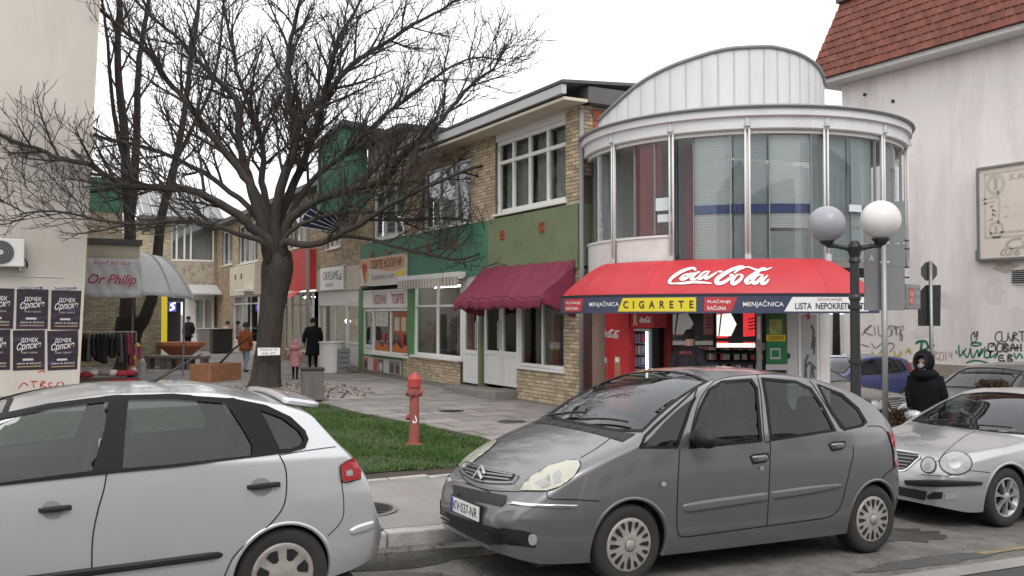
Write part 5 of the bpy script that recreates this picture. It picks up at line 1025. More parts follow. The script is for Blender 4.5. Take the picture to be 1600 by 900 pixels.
# ============================================================ TREES
def limb_pts(pix, d0, drift):
    n = len(pix); out = []
    for i, (u, v) in enumerate(pix):
        k = i/(n-1); out.append(tuple(atd(u, v, d0+drift*k)))
    return [Vector(p) for p in smooth2(out, 4)]
class Tree:
    def __init__(s, root, seed, tw=.011): s.root = root; s.mb = MB(); s.r = random.Random(seed); s.tw = tw; s.n = 0; s.fl = 0
    def grow(s, p, d, L, r, lev, up=.05, maxlev=3):
        R_ = s.r; n = max(2, int(L/(.34 if lev < 2 else .22))) if lev < 3 else 3; pts = [p]; dd = d.normalized(); step = L/n
        for i in range(n):
            dd = (dd+Vector((R_.gauss(0, .09), R_.gauss(0, .09), R_.gauss(0, .07)+up*(1+lev*.35)))).normalized(); pts.append(pts[-1]+dd*step)
        r1 = max(s.tw*.62, r*.3); rad = [r+(r1-r)*i/n for i in range(n+1)]; s.mb.tube(pts, rad, 5 if lev == 1 else (4 if lev == 2 else 3), cap=False); s.n += 1
        if lev < maxlev: s.children(pts, rad, lev+1, L, up, maxlev)
    def children(s, pts, rad, lev, L, up, maxlev, start=.18, dens=None):
        R_ = s.r; tot = sum((pts[i+1]-pts[i]).length for i in range(len(pts)-1)); gap = {1: .26, 2: .16, 3: .155}[lev] if dens is None else dens; t = tot*start; az = R_.uniform(0, 2*PI)
        while t < tot*.985:
            acc = 0
            for i in range(len(pts)-1):
                l = (pts[i+1]-pts[i]).length
                if acc+l >= t: break
                acc += l
            f = (t-acc)/max(l, 1e-6); p = pts[i].lerp(pts[i+1], f); ax = (pts[i+1]-pts[i]).normalized(); r = rad[i]*(1-f)+rad[i+1]*f
            az += 2.4+R_.gauss(0, .4); o = ax.orthogonal().normalized(); o = Matrix.Rotation(az, 3, ax) @ o; an = R(R_.uniform(28, 55)); d = ax*math.cos(an)+o*math.sin(an); d.z += .12
            if d.z < -.35: d.z *= .4
            k = 1-t/tot
            ln = {1: R_.uniform(1.2, 2.6)*(.5+.7*k), 2: R_.uniform(.6, 1.3)*(.5+.6*k), 3: R_.uniform(.2, .55)}[lev]
            s.grow(p, d, ln, max(s.tw, min(r*.62, {1: .045, 2: .02, 3: .013}[lev])), lev, up, maxlev)
            t += gap*R_.uniform(.6, 1.5)
    def limb(s, pts, r0, r1, n=8, up=.05, start=.2, maxlev=3, dens=None, name='limb'):
        m = len(pts); rad = [(r0+(r1-r0)*(i/(m-1))**.8)*(1+s.fl*math.exp(-i/3.5)) for i in range(m)]; pp = [p+Vector((s.r.gauss(0, .012), s.r.gauss(0, .012), s.r.gauss(0, .01))) for p in pts]
        MB().tube(pp, rad, n).build(name, 'bark', s.root, smooth=True); s.children(pp, rad, 1, 0, up, maxlev, start, dens)
    def done(s): s.mb.build('crown', 'twig', s.root)
D0 = 24.2
TR = thing('bare_tree', 'large bare tree with thick trunk and wide spreading crown on the plaza', 'tree', (5.97, 24.35, .2))
T1 = Tree(TR, 21, .0095)
def trunk(root, rows, d0, m='bark', n=44, seed=0):
    """rows: (u_left, u_right, v) measured edge to edge"""
    b = MB(); k = 0; rows2 = smooth2(rows, 7)
    for (ul, ur, v) in rows2:
        c = atd((ul+ur)/2, v, d0); r = (ur-ul)/2/FPX*d0
        for j in range(n):
            a = 2*PI*j/n; w = 1+.07*noise.noise((math.cos(a)*1.6+seed, math.sin(a)*1.6, c.z*.7))+.05*noise.noise((math.cos(a)*4, math.sin(a)*4, c.z*2.2))-.05*abs(noise.noise((math.cos(a)*9, math.sin(a)*9, c.z*1.3+seed)))+.02*noise.noise((math.cos(a)*14, math.sin(a)*14, c.z*7)); b.v.append((c.x+r*w*math.cos(a), c.y+r*w*math.sin(a), c.z))
    m_ = len(rows2)
    for i in range(m_-1):
        for j in range(n): j2 = (j+1) % n; b.f.append((i*n+j, i*n+j2, (i+1)*n+j2, (i+1)*n+j))
    b.f.append(tuple(range(n))[::-1]); b.f.append(tuple((m_-1)*n+j for j in range(n)))
    return b.build('trunk', m, root, smooth=True, fixn=True)
trunk(TR, [(376, 448, 609), (385, 442, 603), (392, 440, 590), (397, 439, 565), (400, 439, 545), (403, 441, 515), (405, 444, 490), (407, 448, 468), (409, 453, 448), (409, 457, 430), (410, 459, 415), (413, 457, 402), (418, 454, 393), (426, 446, 387)], D0)
LIMBS = [
 ([(420, 385), (395, 358), (372, 335), (334, 313), (302, 298), (249, 295), (199, 290), (171, 277), (142, 258), (100, 249), (64, 235), (21, 220), (-40, 190)], -2.8, .15, .035),
 ([(415, 365), (400, 325), (388, 285), (356, 242), (320, 199), (292, 160), (263, 128), (235, 85), (199, 52), (150, 10), (110, -40)], -1.2, .16, .03),
 ([(418, 350), (398, 300), (384, 263), (373, 213), (374, 171), (356, 139), (327, 114), (302, 85), (270, 53), (228, 18), (180, -40)], 1.5, .16, .03),
 ([(420, 340), (409, 284), (412, 242), (402, 192), (377, 135), (366, 85), (352, 20), (345, -60)], 2.6, .13, .03),
 ([(430, 345), (437, 295), (459, 228), (459, 178), (448, 121), (455, 60), (470, 0), (480, -70)], -1.5, .15, .035),
 ([(432, 340), (436, 306), (460, 231), (471, 185), (503, 153), (542, 110), (571, 85), (613, 60), (656, 32), (699, 10), (740, -30)], 1.0, .15, .025),
 ([(438, 340), (457, 295), (482, 231), (503, 171), (514, 117), (528, 64), (553, 21), (580, -40)], 2.2, .16, .03),
 ([(448, 350), (489, 316), (549, 295), (599, 281), (628, 245), (670, 210), (706, 167), (734, 135), (770, 107), (791, 70)], -1.0, .15, .022),
 ([(445, 395), (480, 383), (524, 370), (571, 345), (606, 322), (650, 300), (689, 282), (740, 262), (790, 250), (830, 243)], -2.2, .12, .02),
 ([(520, 372), (546, 369), (595, 378), (656, 394), (716, 406), (755, 394), (810, 383), (852, 381)], -2.6, .05, .014),
 ([(440, 380), (470, 350), (520, 335), (580, 330), (640, 345), (700, 340), (760, 350), (800, 345)], -1.2, .08, .016),
 ([(410, 380), (370, 365), (330, 350), (280, 345), (220, 350), (160, 345), (90, 330), (30, 335)], -3.4, .09, .018),
 ([(405, 345), (360, 300), (300, 260), (230, 230), (160, 215), (90, 180), (40, 120), (0, 60)], -.4, .1, .02),
 ([(200, 290), (140, 300), (80, 310), (30, 290), (-30, 270)], -3.0, .05, .015),
 ([(450, 345), (490, 280), (540, 240), (590, 190), (640, 150), (690, 115), (740, 90), (790, 95)], 1.6, .1, .02),
]
T1.fl = .55
for pix, dr, r0, r1 in LIMBS:
    if 400 < pix[0][0] < 460: pix = [(431+.25*(pix[0][0]-431), 428), (431+.55*(pix[0][0]-431), 405)]+[(p if i else (p[0], min(p[1], 378))) for i, p in enumerate(pix)]
    low = pix[-1][1] > 200
    T1.limb(limb_pts(pix, D0, dr), r0*1.05, r1, up=.05 if not low else .035, start=.28, dens=(.33 if low and pix[-1][0] > 600 else None))
T1.done()
b = MB(); rl = random.Random(4)     # roots and leaf litter
for i in range(420):
    a = rl.uniform(0, 2*PI); rr = rl.uniform(.5, 2.2)**1; x = 6.3+rr*math.cos(a)*.8; y = 22.6+rr*math.sin(a)*1.2; z = plaza(x, y)+.015; s = rl.uniform(.03, .06); t = rl.uniform(0, PI)
    b.add([(x-s*math.cos(t), y-s*math.sin(t), z), (x+s*.5*math.sin(t), y-s*.5*math.cos(t), z+rl.uniform(.01, .05)), (x+s*math.cos(t), y+s*math.sin(t), z), (x-s*.5*math.sin(t), y+s*.5*math.cos(t), z+rl.uniform(.01, .04))], [(0, 1, 2, 3)])
tag(b.build('leaf_litter', 'leaf_dead'), 'brown fallen leaves around the foot of the bare tree', 'leaves', kind='stuff')
b = MB(); rl = random.Random(12)     # dead leaves on the lawn and in the gutter
for i in range(520):
    if i < 300:
        x = rl.uniform(1.5, 6.2); y = rl.uniform(10.6, 18.5)
        if not inpoly(x, y, GPs): continue
        z = plaza(x, y)+.05
    else: x = rl.uniform(-1, 12.5); y = KY-abs(rl.gauss(.02, .22)); z = road(x)+.012
    s_ = rl.uniform(.014, .032); t = rl.uniform(0, PI); b.add([(x-s_*math.cos(t), y-s_*math.sin(t), z), (x+s_*.5*math.sin(t), y-s_*.5*math.cos(t), z+rl.uniform(.003, .02)), (x+s_*math.cos(t), y+s_*math.sin(t), z), (x-s_*.5*math.sin(t), y+s_*.5*math.cos(t), z+rl.uniform(.003, .015))], [(0, 1, 2, 3)])
tag(b.build('dead_leaves', 'leaf_dead'), 'scattered dead leaves on the lawn and along the kerb', 'leaves', kind='stuff')
q = atd(420, 549.5, D0-.56); nt_ = thing('paper_notice', 'small white paper notice nailed to the tree trunk', 'notice', q)
n2 = Vector((VF.x, VF.y, 0)).normalized(); k_ = D0/FPX
MB().prism([(-17*k_, -6*k_), (17*k_, -5*k_), (17*k_, 6*k_), (-17*k_, 6*k_)], lambda a, b, c: tuple(q+VR*a+Vector((0, 0, b))+n2*c), 0, .006).build('sheet', 'white_clean', nt_); text('lettering', 'ИЗДАЈЕ СЕ', .44, .07, lambda a, b: tuple(q+VR*(a-.22)+Vector((0, 0, b+.015))-n2*.004), 'dark', nt_); text('lettering', '036 371', .34, .06, lambda a, b: tuple(q+VR*(a-.17)+Vector((0, 0, b-.075))-n2*.004), 'dark', nt_)
D2 = 31.5
T_ = thing('courtyard_tree', 'dark forked tree rising behind the grey fabric canopy', 'tree', tuple(onz(195, 577, .2))); T2 = Tree(T_, 5, .014)
trunk(T_, [(170, 230, 580), (180, 222, 570), (184, 218, 545), (180, 222, 520), (184, 236, 495)], D2, seed=3)
for pix, dr, r0, r1 in (([(198, 510), (200, 470), (202, 400), (201, 330), (193, 200), (184, 100), (185, 0), (182, -90)], .4, .3, .06), ([(212, 515), (228, 492), (242, 440), (250, 350), (262, 300), (281, 220), (292, 140), (305, 50), (315, -60)], -.6, .24, .05), ([(202, 345), (212, 260), (214, 170), (218, 90), (232, 0), (240, -80)], -.9, .17, .05), ([(196, 260), (178, 180), (170, 90), (160, 0), (150, -80)], .8, .09, .03), ([(270, 260), (300, 200), (330, 140), (345, 60), (350, -40)], 1, .09, .03)):
    T2.limb(limb_pts(pix, D2, dr), r0, r1, up=.08, start=.45, maxlev=2, dens=.8)
T2.done()
# hazy tree tops seen over the roof behind the rotunda
T3_ = thing('distant_tree', 'thin bare tree top in the gap beside the wave roof', 'tree', (20, 28, 0)); T3 = Tree(T3_, 9, .012)
p0 = atd(1306, 420, 34); T3.limb([Vector((p0.x, p0.y, -.4)), Vector((p0.x, p0.y, 3)), Vector((p0.x+.05, p0.y, 6)), Vector((p0.x-.05, p0.y, 9))], .16, .03, start=.4, maxlev=2, name='trunk'); T3.done()
# dry brown shrubs by the parked cars
def shrub(u, v, dep, hh, rad, label, seed, n=2600):
    q = atd(u, v, dep); gx, gy = q.x, q.y; gz = road(gx)+.05; t = thing('dry_shrub', label, 'shrub', (gx, gy, gz)); rs = random.Random(seed); b = MB(); st_ = MB()
    for i in range(9):
        a = rs.uniform(0, 2*PI); st_.tube([(gx, gy, gz), (gx+.15*math.cos(a), gy+.15*math.sin(a), gz+hh*.5), (gx+rad*.6*math.cos(a), gy+rad*.6*math.sin(a), gz+hh*.9)], [.02, .012, .005], 4)
    for i in range(n):
        a = rs.uniform(0, 2*PI); ph = rs.uniform(0, 1); rr = rad*math.sqrt(rs.random())*(1-.55*max(0, ph-.55)/.45)*(1+.15*math.sin(3*a+seed)); x, y, z = gx+rr*math.cos(a), gy+rr*math.sin(a), gz+.15+ph*(hh-.15)
        d = Vector((rs.gauss(0, 1), rs.gauss(0, 1), rs.gauss(.6, .8))).normalized()*.05; w = d.cross(Vector((rs.random(), rs.random(), rs.random()))).normalized()*.014; c = Vector((x, y, z)); b.add([c-w, c+w, c+d], [(0, 1, 2)])
    st_.build('stems', 'twig', t); b.build('foliage', mat('dry_foliage', (.075, .045, .025), .9, var=.5, scale=14), t)
shrub(1552, 600, 13.6, 1.36, .42, 'brown withered round shrub behind the silver sedan roof', 2, 7000); shrub(1408, 640, 12.8, .95, .3, 'low dark brown shrub beside the hooded person', 6, 2600)
# ============================================================ CARS
M['tyre'] = mat('tyre', (.025, .024, .023), .85, var=.25, scale=20, bump=.3, bscale=120)
M['rubber'] = mat('rubber', (.012, .012, .013), .6, var=.1, spec=.2)
M['trim_black'] = mat('trim_black', (.016, .016, .018), .5, var=.15, spec=.3)
M['car_glass'] = glass('car_glass', (.55, .6, .6), .06); M['car_glass_dark'] = glass('car_glass_dark', (.36, .4, .4), .05)
M['car_in'] = mat('car_in', (.035, .035, .037), .8, var=.2)
M['chrome'] = mat('chrome', (.75, .75, .75), .15, metal=1, var=0)
M['lamp_red'] = mat('lamp_red', (.35, .015, .02), .12, var=.25, scale=25, coat=.6)
M['lamp_clear'] = mat('lamp_clear', (.33, .33, .32), .2, var=.3, scale=14, coat=.5)
M['lamp_yellowed'] = mat('lamp_yellowed', (.42, .4, .32), .15, var=.15, scale=7, coat=.8)
def paint(name, col, metal=.55, rough=.38, dirt=.25):
    return mat(name, col, rough, metal=metal, var=.035, scale=2, coat=.85, dirt=tuple(c*.55+.03 for c in col), dirtamt=dirt, dscale=3)
class Car:
    def __init__(s, root, mpaint, L, zt, hw, zb, belt, tum=.33, cr=.075, axles=(.9, 3.6), WR=.31, ns=230, arch=1.14, lagf=.3, lagr=.12):
        s.lagf, s.lagr = lagf, lagr; s.NS = 54 if ns > 150 else 30
        s.root = root; s.P = mpaint; s.L = L; s.zt = pchip(zt); s.hw = pchip(hw); s.zb = pchip(zb); s.belt = pchip(belt); s.tum = tum; s.cr = cr; s.ax = axles; s.WR = WR; s.arch = arch
        st = [0]; x = 0
        while x < L: x += L/ns*(.25 if x < .25 or x > L-.3 else 1); st.append(min(x, L))
        s.st = st; v = []; f = []; s.kind = []; nh = None
        for q in st:
            h = s.half(q); ring = [(-y, z) for y, z in h]+[(y, z) for y, z in h[::-1][1:]]; v += [(q, y, z) for y, z in ring]; nh = len(ring)
        for i in range(len(st)-1):
            for j in range(nh-1): a = i*nh+j; f.append((a, a+1, a+nh+1, a+nh))
        f.append(tuple(range(nh))[::-1]); f.append(tuple((len(st)-1)*nh+j for j in range(nh)))
        s.v = v; s.f = f; s.bvh = BVHTree.FromPolygons([Vector(p) for p in v], f); s.holes_side = []; s.holes_top = []
        bpy.context.view_layer.update(); s.inv = root.matrix_world.inverted()
    def wid(s, q, z):
        h = s.hw(q-s.lagf*max(0, z-.55)*(1-q/s.L) if q < s.L/2 else q+s.lagr*max(0, z-.8)*(q/s.L)); zb = s.zb(q); be = s.belt(q); zm = .52
        if z < zm: k = (zm-z)/max(.05, zm-zb); return h-.055*k*k
        if z < be: k = (z-zm)/max(.05, be-zm); return h-.04*k*k
        return h-.04-(z-be)*s.tum-(z-be)**2*.12
    def half(s, q):
        zb, zt = s.zb(q), s.zt(q); cr = min(s.cr+.05*max(0, 1-(zt-.9)/.5) if zt < 1.4 else s.cr, (zt-zb)*.4); z1 = zt-cr; NS = s.NS; out = []
        for i in range(NS+1): z = zb+(z1-zb)*i/NS; out.append((s.wid(q, z), z))
        w1 = out[-1][0]; cw = min(.13, w1*.35); cam = min(.035, cr*.45); hgt = cr-cam
        for i in range(1, 7): a = PI/2*i/6; out.append((w1-cw+cw*math.cos(a), z1+hgt*math.sin(a)))
        wt = w1-cw
        for i in range(1, 12): y = wt*(1-i/12); out.append((y, zt-cam*(y/wt)**2))
        out.append((0, zt)); return out
    def px(s, u, v):
        o = s.inv @ EYE; d = (s.inv.to_3x3() @ ray(u, v)).normalized(); h, n, i, _ = s.bvh.ray_cast(o, d)
        if h is None:
            t = (s.root.matrix_world.translation-EYE).length; best = None
            for k in range(30):
                p = o+d*(t-3+k*.25); h2, n2, i2, ds = s.bvh.find_nearest(p)
                if h2 is not None and (best is None or ds < best[0]): best = (ds, h2, n2)
            h, n = best[1], best[2]
        h, n2 = s.exact(h); return h, n2 or (n if n.dot(d) < 0 else -n)
    def exact(s, h):
        q, z = h.x, h.z
        if 0 < q < s.L:
            zt = s.zt(q); cr = min(s.cr+.05*max(0, 1-(zt-.9)/.5) if zt < 1.4 else s.cr, (zt-s.zb(q))*.4)
            if z < zt-cr:
                e = .004; w = s.wid(q, z); sg = math.copysign(1, h.y); n2 = Vector((-(s.wid(q+e, z)-s.wid(q-e, z))/(2*e), 1, -(s.wid(q, z+e)-s.wid(q, z-e))/(2*e))).normalized(); n2.y *= sg
                if abs(h.y)-.1 < w: return Vector((q, sg*w, z)), n2
        return h, None
    def cast(s, o, d):
        h, n, i, _ = s.bvh.ray_cast(Vector(o), Vector(d))
        if h is None: h, n, i, _ = s.bvh.find_nearest(Vector(o)+Vector(d)*3)
        h, n2 = s.exact(h); return h, n2 or (n if n.dot(Vector(d)) < 0 else -n)
    def map(s, mode, a, b):
        if mode == 'px': return s.px(a, b)
        if mode == 'side': return s.cast((a, -3, b), (0, 1, 0))
        if mode == 'front': return s.cast((-3, a, b), (1, 0, 0))
        if mode == 'rear': return s.cast((s.L+3, a, b), (-1, 0, 0))
        return s.cast((a, b, 5), (0, 0, -1))
    def patch(s, name, poly, m, off=.004, mode='px', holes=(), mirror=True, step=None, parent=None, smooth=True):
        step = step or (7 if mode == 'px' else .05)
        def dens(P):
            out = []
            for i in range(len(P)):
                a, b = P[i], P[(i+1) % len(P)]; n = max(1, int(math.hypot(b[0]-a[0], b[1]-a[1])/step))
                out += [(a[0]+(b[0]-a[0])*k/n, a[1]+(b[1]-a[1])*k/n) for k in range(n)]
            return out
        D = dens(poly); vs = [Vector(p) for p in D]; es = [(i, (i+1) % len(D)) for i in range(len(D))]
        for h in holes: H = dens(h); k = len(vs); vs += [Vector(p) for p in H]; es += [(k+i, k+(i+1) % len(H)) for i in range(len(H))]
        nb = len(vs); x0 = min(p[0] for p in poly); x1 = max(p[0] for p in poly); y0 = min(p[1] for p in poly); y1 = max(p[1] for p in poly); x = x0+step/2
        while x < x1:
            y = y0+step/2
            while y < y1:
                if inpoly(x, y, D) and not any(inpoly(x, y, h) for h in holes) and min((x-q.x)**2+(y-q.y)**2 for q in vs[:nb]) > (step*.5)**2: vs.append(Vector((x, y)))
                y += step
            x += step
        V, E, F, *_ = delaunay_2d_cdt(vs, es, [], 0, 1e-5); keep = []
        for f in F:
            cx = sum(V[i].x for i in f)/len(f); cy = sum(V[i].y for i in f)/len(f)
            if inpoly(cx, cy, D) and not any(inpoly(cx, cy, h) for h in holes): keep.append(tuple(f))
        P3 = []; NN = []; ex = True
        for p in V:
            h, n = s.map(mode, p.x, p.y); P3.append(h+n*off); NN.append(n)
            if s.exact(h)[1] is None: ex = False
        tri = []
        for f in keep:
            c = (P3[f[1]]-P3[f[0]]).cross(P3[f[2]]-P3[f[0]])
            if c.length < 2e-6: continue
            tri.append(f if c.dot(NN[f[0]]+NN[f[1]]+NN[f[2]]) > 0 else f[::-1])
        res = []
        for sg in ((1, -1) if mirror else (1,)):
            o = MB().add([(p.x, p.y*sg, p.z) for p in P3], tri if sg > 0 else [f[::-1] for f in tri]).build(name, m, parent or s.root, smooth=smooth, local=True)
            if ex: o.data.normals_split_custom_set_from_vertices([(n.x, n.y*sg, n.z) for n in NN])
            res.append(o)
        return res
    def line(s, name, pts, m='rubber', w=.008, off=.0025, mode='px', mirror=True, closed=False, parent=None):
        P = smooth2(list(pts)+([pts[0]] if closed else []), 6); H = [s.map(mode, *p) for p in P]; n = len(H); b = MB()
        for i, (h, nn) in enumerate(H):
            t = (H[min(i+1, n-1)][0]-H[max(i-1, 0)][0]).normalized(); sd = nn.cross(t).normalized()*w/2; b.v += [tuple(h+sd+nn*off), tuple(h-sd+nn*off)]
        b.f = [(2*i, 2*i+1, 2*i+3, 2*i+2) for i in range(n-1)]; b.build(name, m, parent or s.root, local=True)
        if mirror: MB().add([(x, -y, z) for x, y, z in b.v], [f[::-1] for f in b.f]).build(name, m, parent or s.root, local=True)
    def band(s, name, top, bot, m, h, mode='px', n=28, k=7, mirror=True):
        def res(P):
            P = smooth2(P, 6); d = [0]
            for a, b in zip(P, P[1:]): d.append(d[-1]+math.hypot(b[0]-a[0], b[1]-a[1]))
            out = []
            for i in range(n+1):
                t = d[-1]*i/n; q = 0
                while q < len(P)-2 and d[q+1] < t: q += 1
                f = (t-d[q])/max(1e-9, d[q+1]-d[q]); out.append((P[q][0]+(P[q+1][0]-P[q][0])*f, P[q][1]+(P[q+1][1]-P[q][1])*f))
            return out
        T, B = res(top), res(bot); b = MB()
        for i in range(n+1):
            e = min(1, i/2, (n-i)/2)
            for j in range(k+1):
                t = j/k; p, nn = s.map(mode, T[i][0]+(B[i][0]-T[i][0])*t, T[i][1]+(B[i][1]-T[i][1])*t); b.v.append(tuple(p+nn*(h*min(1, math.sin(PI*t)*2.2)*e-.002)))
        for i in range(n):
            for j in range(k): a = i*(k+1)+j; b.f.append((a, a+k+1, a+k+2, a+1))
        b.build(name, m, s.root, smooth=True, local=True, fixn=True)
        if mirror: MB().add([(x, -y, z) for x, y, z in b.v], b.f).build(name, m, s.root, smooth=True, local=True, fixn=True)
    def side_window(s, poly, g='car_glass', seal=4.5, mode='px', sealm='rubber', name='window'):
        bd = [s.map(mode, *p)[0] for p in poly]; s.holes_side.append(expand([(p.x, p.z) for p in bd], .006))
        for o in s.patch(name, poly, g, -.004, mode): pass
        if seal: s.patch('window_seal', expand(poly, seal), sealm, .004, mode, holes=[poly])
    def screen_window(s, poly, g='car_glass', seal=.035, name='windscreen'):
        s.holes_top.append(expand(poly, .015)); s.patch(name, poly, g, -.003, 'top', mirror=False, step=.08)
        s.patch('screen_seal', expand(poly, seal), 'rubber', .004, 'top', holes=[poly], mirror=False)
    def finish(s, inner=True, wheels='cover', lip=True, rim='rim_grey', far=True):
        hs = s.holes_side; ht = s.holes_top; W0 = max(s.hw(q) for q in s.st); nring = 2*(s.NS+18)+1; ns_ = len(s.st); NS = s.NS
        def near(P, x, y):
            best = (9, x, y); n = len(P)
            for i in range(n):
                x1, y1 = P[i]; x2, y2 = P[(i+1) % n]; dx, dy = x2-x1, y2-y1; t = max(0, min(1, ((x-x1)*dx+(y-y1)*dy)/(dx*dx+dy*dy+1e-12))); a, b = x1+t*dx, y1+t*dy; d = math.hypot(a-x, b-y)
                if d < best[0]: best = (d, a, b)
            return best
        bb = lambda H: [(min(p[0] for p in h)-.04, max(p[0] for p in h)+.04, min(p[1] for p in h)-.04, max(p[1] for p in h)+.04) for h in H]
        # side panels: cut exactly along the outlines of the windows and the wheel arches
        H2 = list(hs)
        for ax in s.ax:
            rr = s.WR*s.arch; H2.append([(ax+rr*math.cos(2*PI*k/64), s.WR+rr*math.sin(2*PI*k/64)) for k in range(64)])
        bS = bb(H2); vs = []; es = []; rows = {}
        gap = .007
        for q in range(ns_):
            for l in range(NS+1):
                p = s.v[q*nring+l]; x, z = p[0], p[2]; edge = l in (0, NS) or q in (0, ns_-1); ok = True
                for h, (a0, a1, b0, b1) in zip(H2, bS):
                    if a0 < x < a1 and b0 < z < b1 and (inpoly(x, z, h) or near(h, x, z)[0] < gap): ok = False; break
                if ok: rows[(q, l)] = len(vs); vs.append(Vector((x, z)))
        for q in range(ns_-1):
            for l in (0, NS):
                if (q, l) in rows and (q+1, l) in rows: es.append((rows[(q, l)], rows[(q+1, l)]))
        for l in range(NS):
            for q in (0, ns_-1):
                if (q, l) in rows and (q, l+1) in rows: es.append((rows[(q, l)], rows[(q, l+1)]))
        for h in H2:
            D = []
            for i in range(len(h)):
                a, b = h[i], h[(i+1) % len(h)]; n = max(1, int(math.hypot(b[0]-a[0], b[1]-a[1])/.02)); D += [(a[0]+(b[0]-a[0])*k/n, a[1]+(b[1]-a[1])*k/n) for k in range(n)]
            k0 = len(vs); vs += [Vector(p) for p in D]; es += [(k0+i, k0+(i+1) % len(D)) for i in range(len(D))]
        V, E, F, *_ = delaunay_2d_cdt(vs, es, [], 0, 1e-6); tri = []
        z0s = [s.v[q*nring][2] for q in range(ns_)]; z1s = [s.v[q*nring+NS][2] for q in range(ns_)]; import bisect
        for f in F:
            cx = sum(V[i].x for i in f)/3; cz = sum(V[i].y for i in f)/3; q = min(max(bisect.bisect(s.st, cx)-1, 0), ns_-2); t = (cx-s.st[q])/max(1e-9, s.st[q+1]-s.st[q])
            if cz < z0s[q]+(z0s[q+1]-z0s[q])*t-1e-5 or cz > z1s[q]+(z1s[q+1]-z1s[q])*t+1e-5: continue
            if any(a0 < cx < a1 and b0 < cz < b1 and inpoly(cx, cz, h) for h, (a0, a1, b0, b1) in zip(H2, bS)): continue
            tri.append(tuple(f))
        side = [(p.x, s.wid(min(max(p.x, 0), s.L), p.y), p.y) for p in V]
        bm_ = MB(); bm_.add([(x, -y, z) for x, y, z in side], tri); bm_.add(side, [f[::-1] for f in tri])
        # roof, bonnet and screens between the two side panels
        nv = [list(p) for p in s.v]; thr = .0125 if NS > 40 else .02; bT = bb(ht)
        for vi, p in enumerate(nv):
            l = vi % nring
            if NS < l < nring-1-NS and p[2] > .8:
                for h, (a0, a1, b0, b1) in zip(ht, bT):
                    if a0 < p[0] < a1 and b0 < p[1] < b1:
                        d, a, b = near(h, p[0], p[1])
                        if d < thr*1.5: hh, _ = s.map('top', a, b); p[0], p[1], p[2] = hh.x, hh.y, hh.z
        keep = []
        for f in s.f:
            if len(f) > 4: keep.append(f); continue
            l = f[0] % nring
            if l < NS or l >= nring-1-NS: continue
            P = [nv[i] for i in f]; cx = sum(p[0] for p in P)/4; cy = sum(p[1] for p in P)/4; cz = sum(p[2] for p in P)/4
            if cz > .8 and any(a0 < cx < a1 and b0 < cy < b1 and inpoly(cx, cy, h) for h, (a0, a1, b0, b1) in zip(ht, bT)): continue
            keep.append(f)
        bm_.add(nv, keep)
        s.body = bm_.build('body', s.P, s.root, smooth=True, local=True)
        b2 = bmesh.new(); b2.from_mesh(s.body.data); bmesh.ops.remove_doubles(b2, verts=b2.verts, dist=2e-5); bmesh.ops.delete(b2, geom=[v for v in b2.verts if not v.link_faces], context='VERTS'); bmesh.ops.recalc_face_normals(b2, faces=b2.faces); b2.to_mesh(s.body.data); b2.free(); s.body.data.polygons.foreach_set('use_smooth', [True]*len(s.body.data.polygons))
        # wheel arches, liners, wheels
        for a in s.ax:
            for sd in (-1, 1):
                b = MB(); n = 34; t0, t1 = -.35, PI+.35
                for i in range(n+1):
                    th = t0+(t1-t0)*i/n
                    for rr, o in ((s.WR*(s.arch-.035), -.03), (s.WR*(s.arch-.02), .005), (s.WR*(s.arch+.03), .005), (s.WR*(s.arch+.07), -.004)):
                        x = a+rr*math.cos(th); z = max(s.zb(x), s.WR+rr*math.sin(th)); b.v.append((x, sd*(s.wid(min(max(x, 0), s.L), z)+o), z))
                for i in range(n):
                    for j in range(3): k = i*4+j; b.f.append((k, k+1, k+5, k+4))
                if lip: b.build('arch_lip', s.P, s.root, smooth=True, local=True)
                l = MB(); rr = s.WR*(s.arch+.0)
                for i in range(n+1):
                    th = -.4+(PI+.8)*i/n; x = a+rr*math.cos(th); z = s.WR+rr*math.sin(th); w = s.wid(min(max(x, 0), s.L), max(z, s.zb(min(max(x, 0), s.L)))); l.v += [(x, sd*(w-.02), z), (x, sd*.38, z)]
                l.f = [(2*i, 2*i+1, 2*i+3, 2*i+2) for i in range(n)]; k = len(l.v); l.v += [(a-rr, sd*.38, 0.1), (a+rr, sd*.38, .1), (a+rr, sd*.38, s.WR+rr), (a-rr, sd*.38, s.WR+rr)]; l.f.append((k, k+1, k+2, k+3)); l.build('arch_liner', 'black', s.root, local=True)
                s.wheel(a, sd, wheels, rim)
        MB().box(.25, s.L-.25, -W0*.82, W0*.82, .19, .23).build('underbody', 'black', s.root, local=True)
        if inner: s.interior()
    def wheel(s, a, sd, style, rim):
        R_ = s.WR; y = sd*(s.wid(a, s.WR*1.2)-.035); w = .19; yi = y-sd*w; c = (a, 0, R_)
        prof = [(R_*.6, 0), (R_*.68, -.012), (R_*.8, -.02), (R_*.93, -.014), (R_*.985, .01), (R_, .045), (R_, .145), (R_*.98, .18), (R_*.9, .2), (R_*.6, .2)]
        b = MB(); n = 40
        for r, dd in prof:
            for j in range(n): th = 2*PI*j/n; b.v.append((a+r*math.cos(th), y-sd*dd, max(R_+r*math.sin(th), .004)))
        for i in range(len(prof)-1):
            for j in range(n): j2 = (j+1) % n; b.f.append((i*n+j, i*n+j2, (i+1)*n+j2, (i+1)*n+j))
        wh = b.build('wheel', 'tyre', s.root, smooth=True, local=True)
        tr_ = MB()
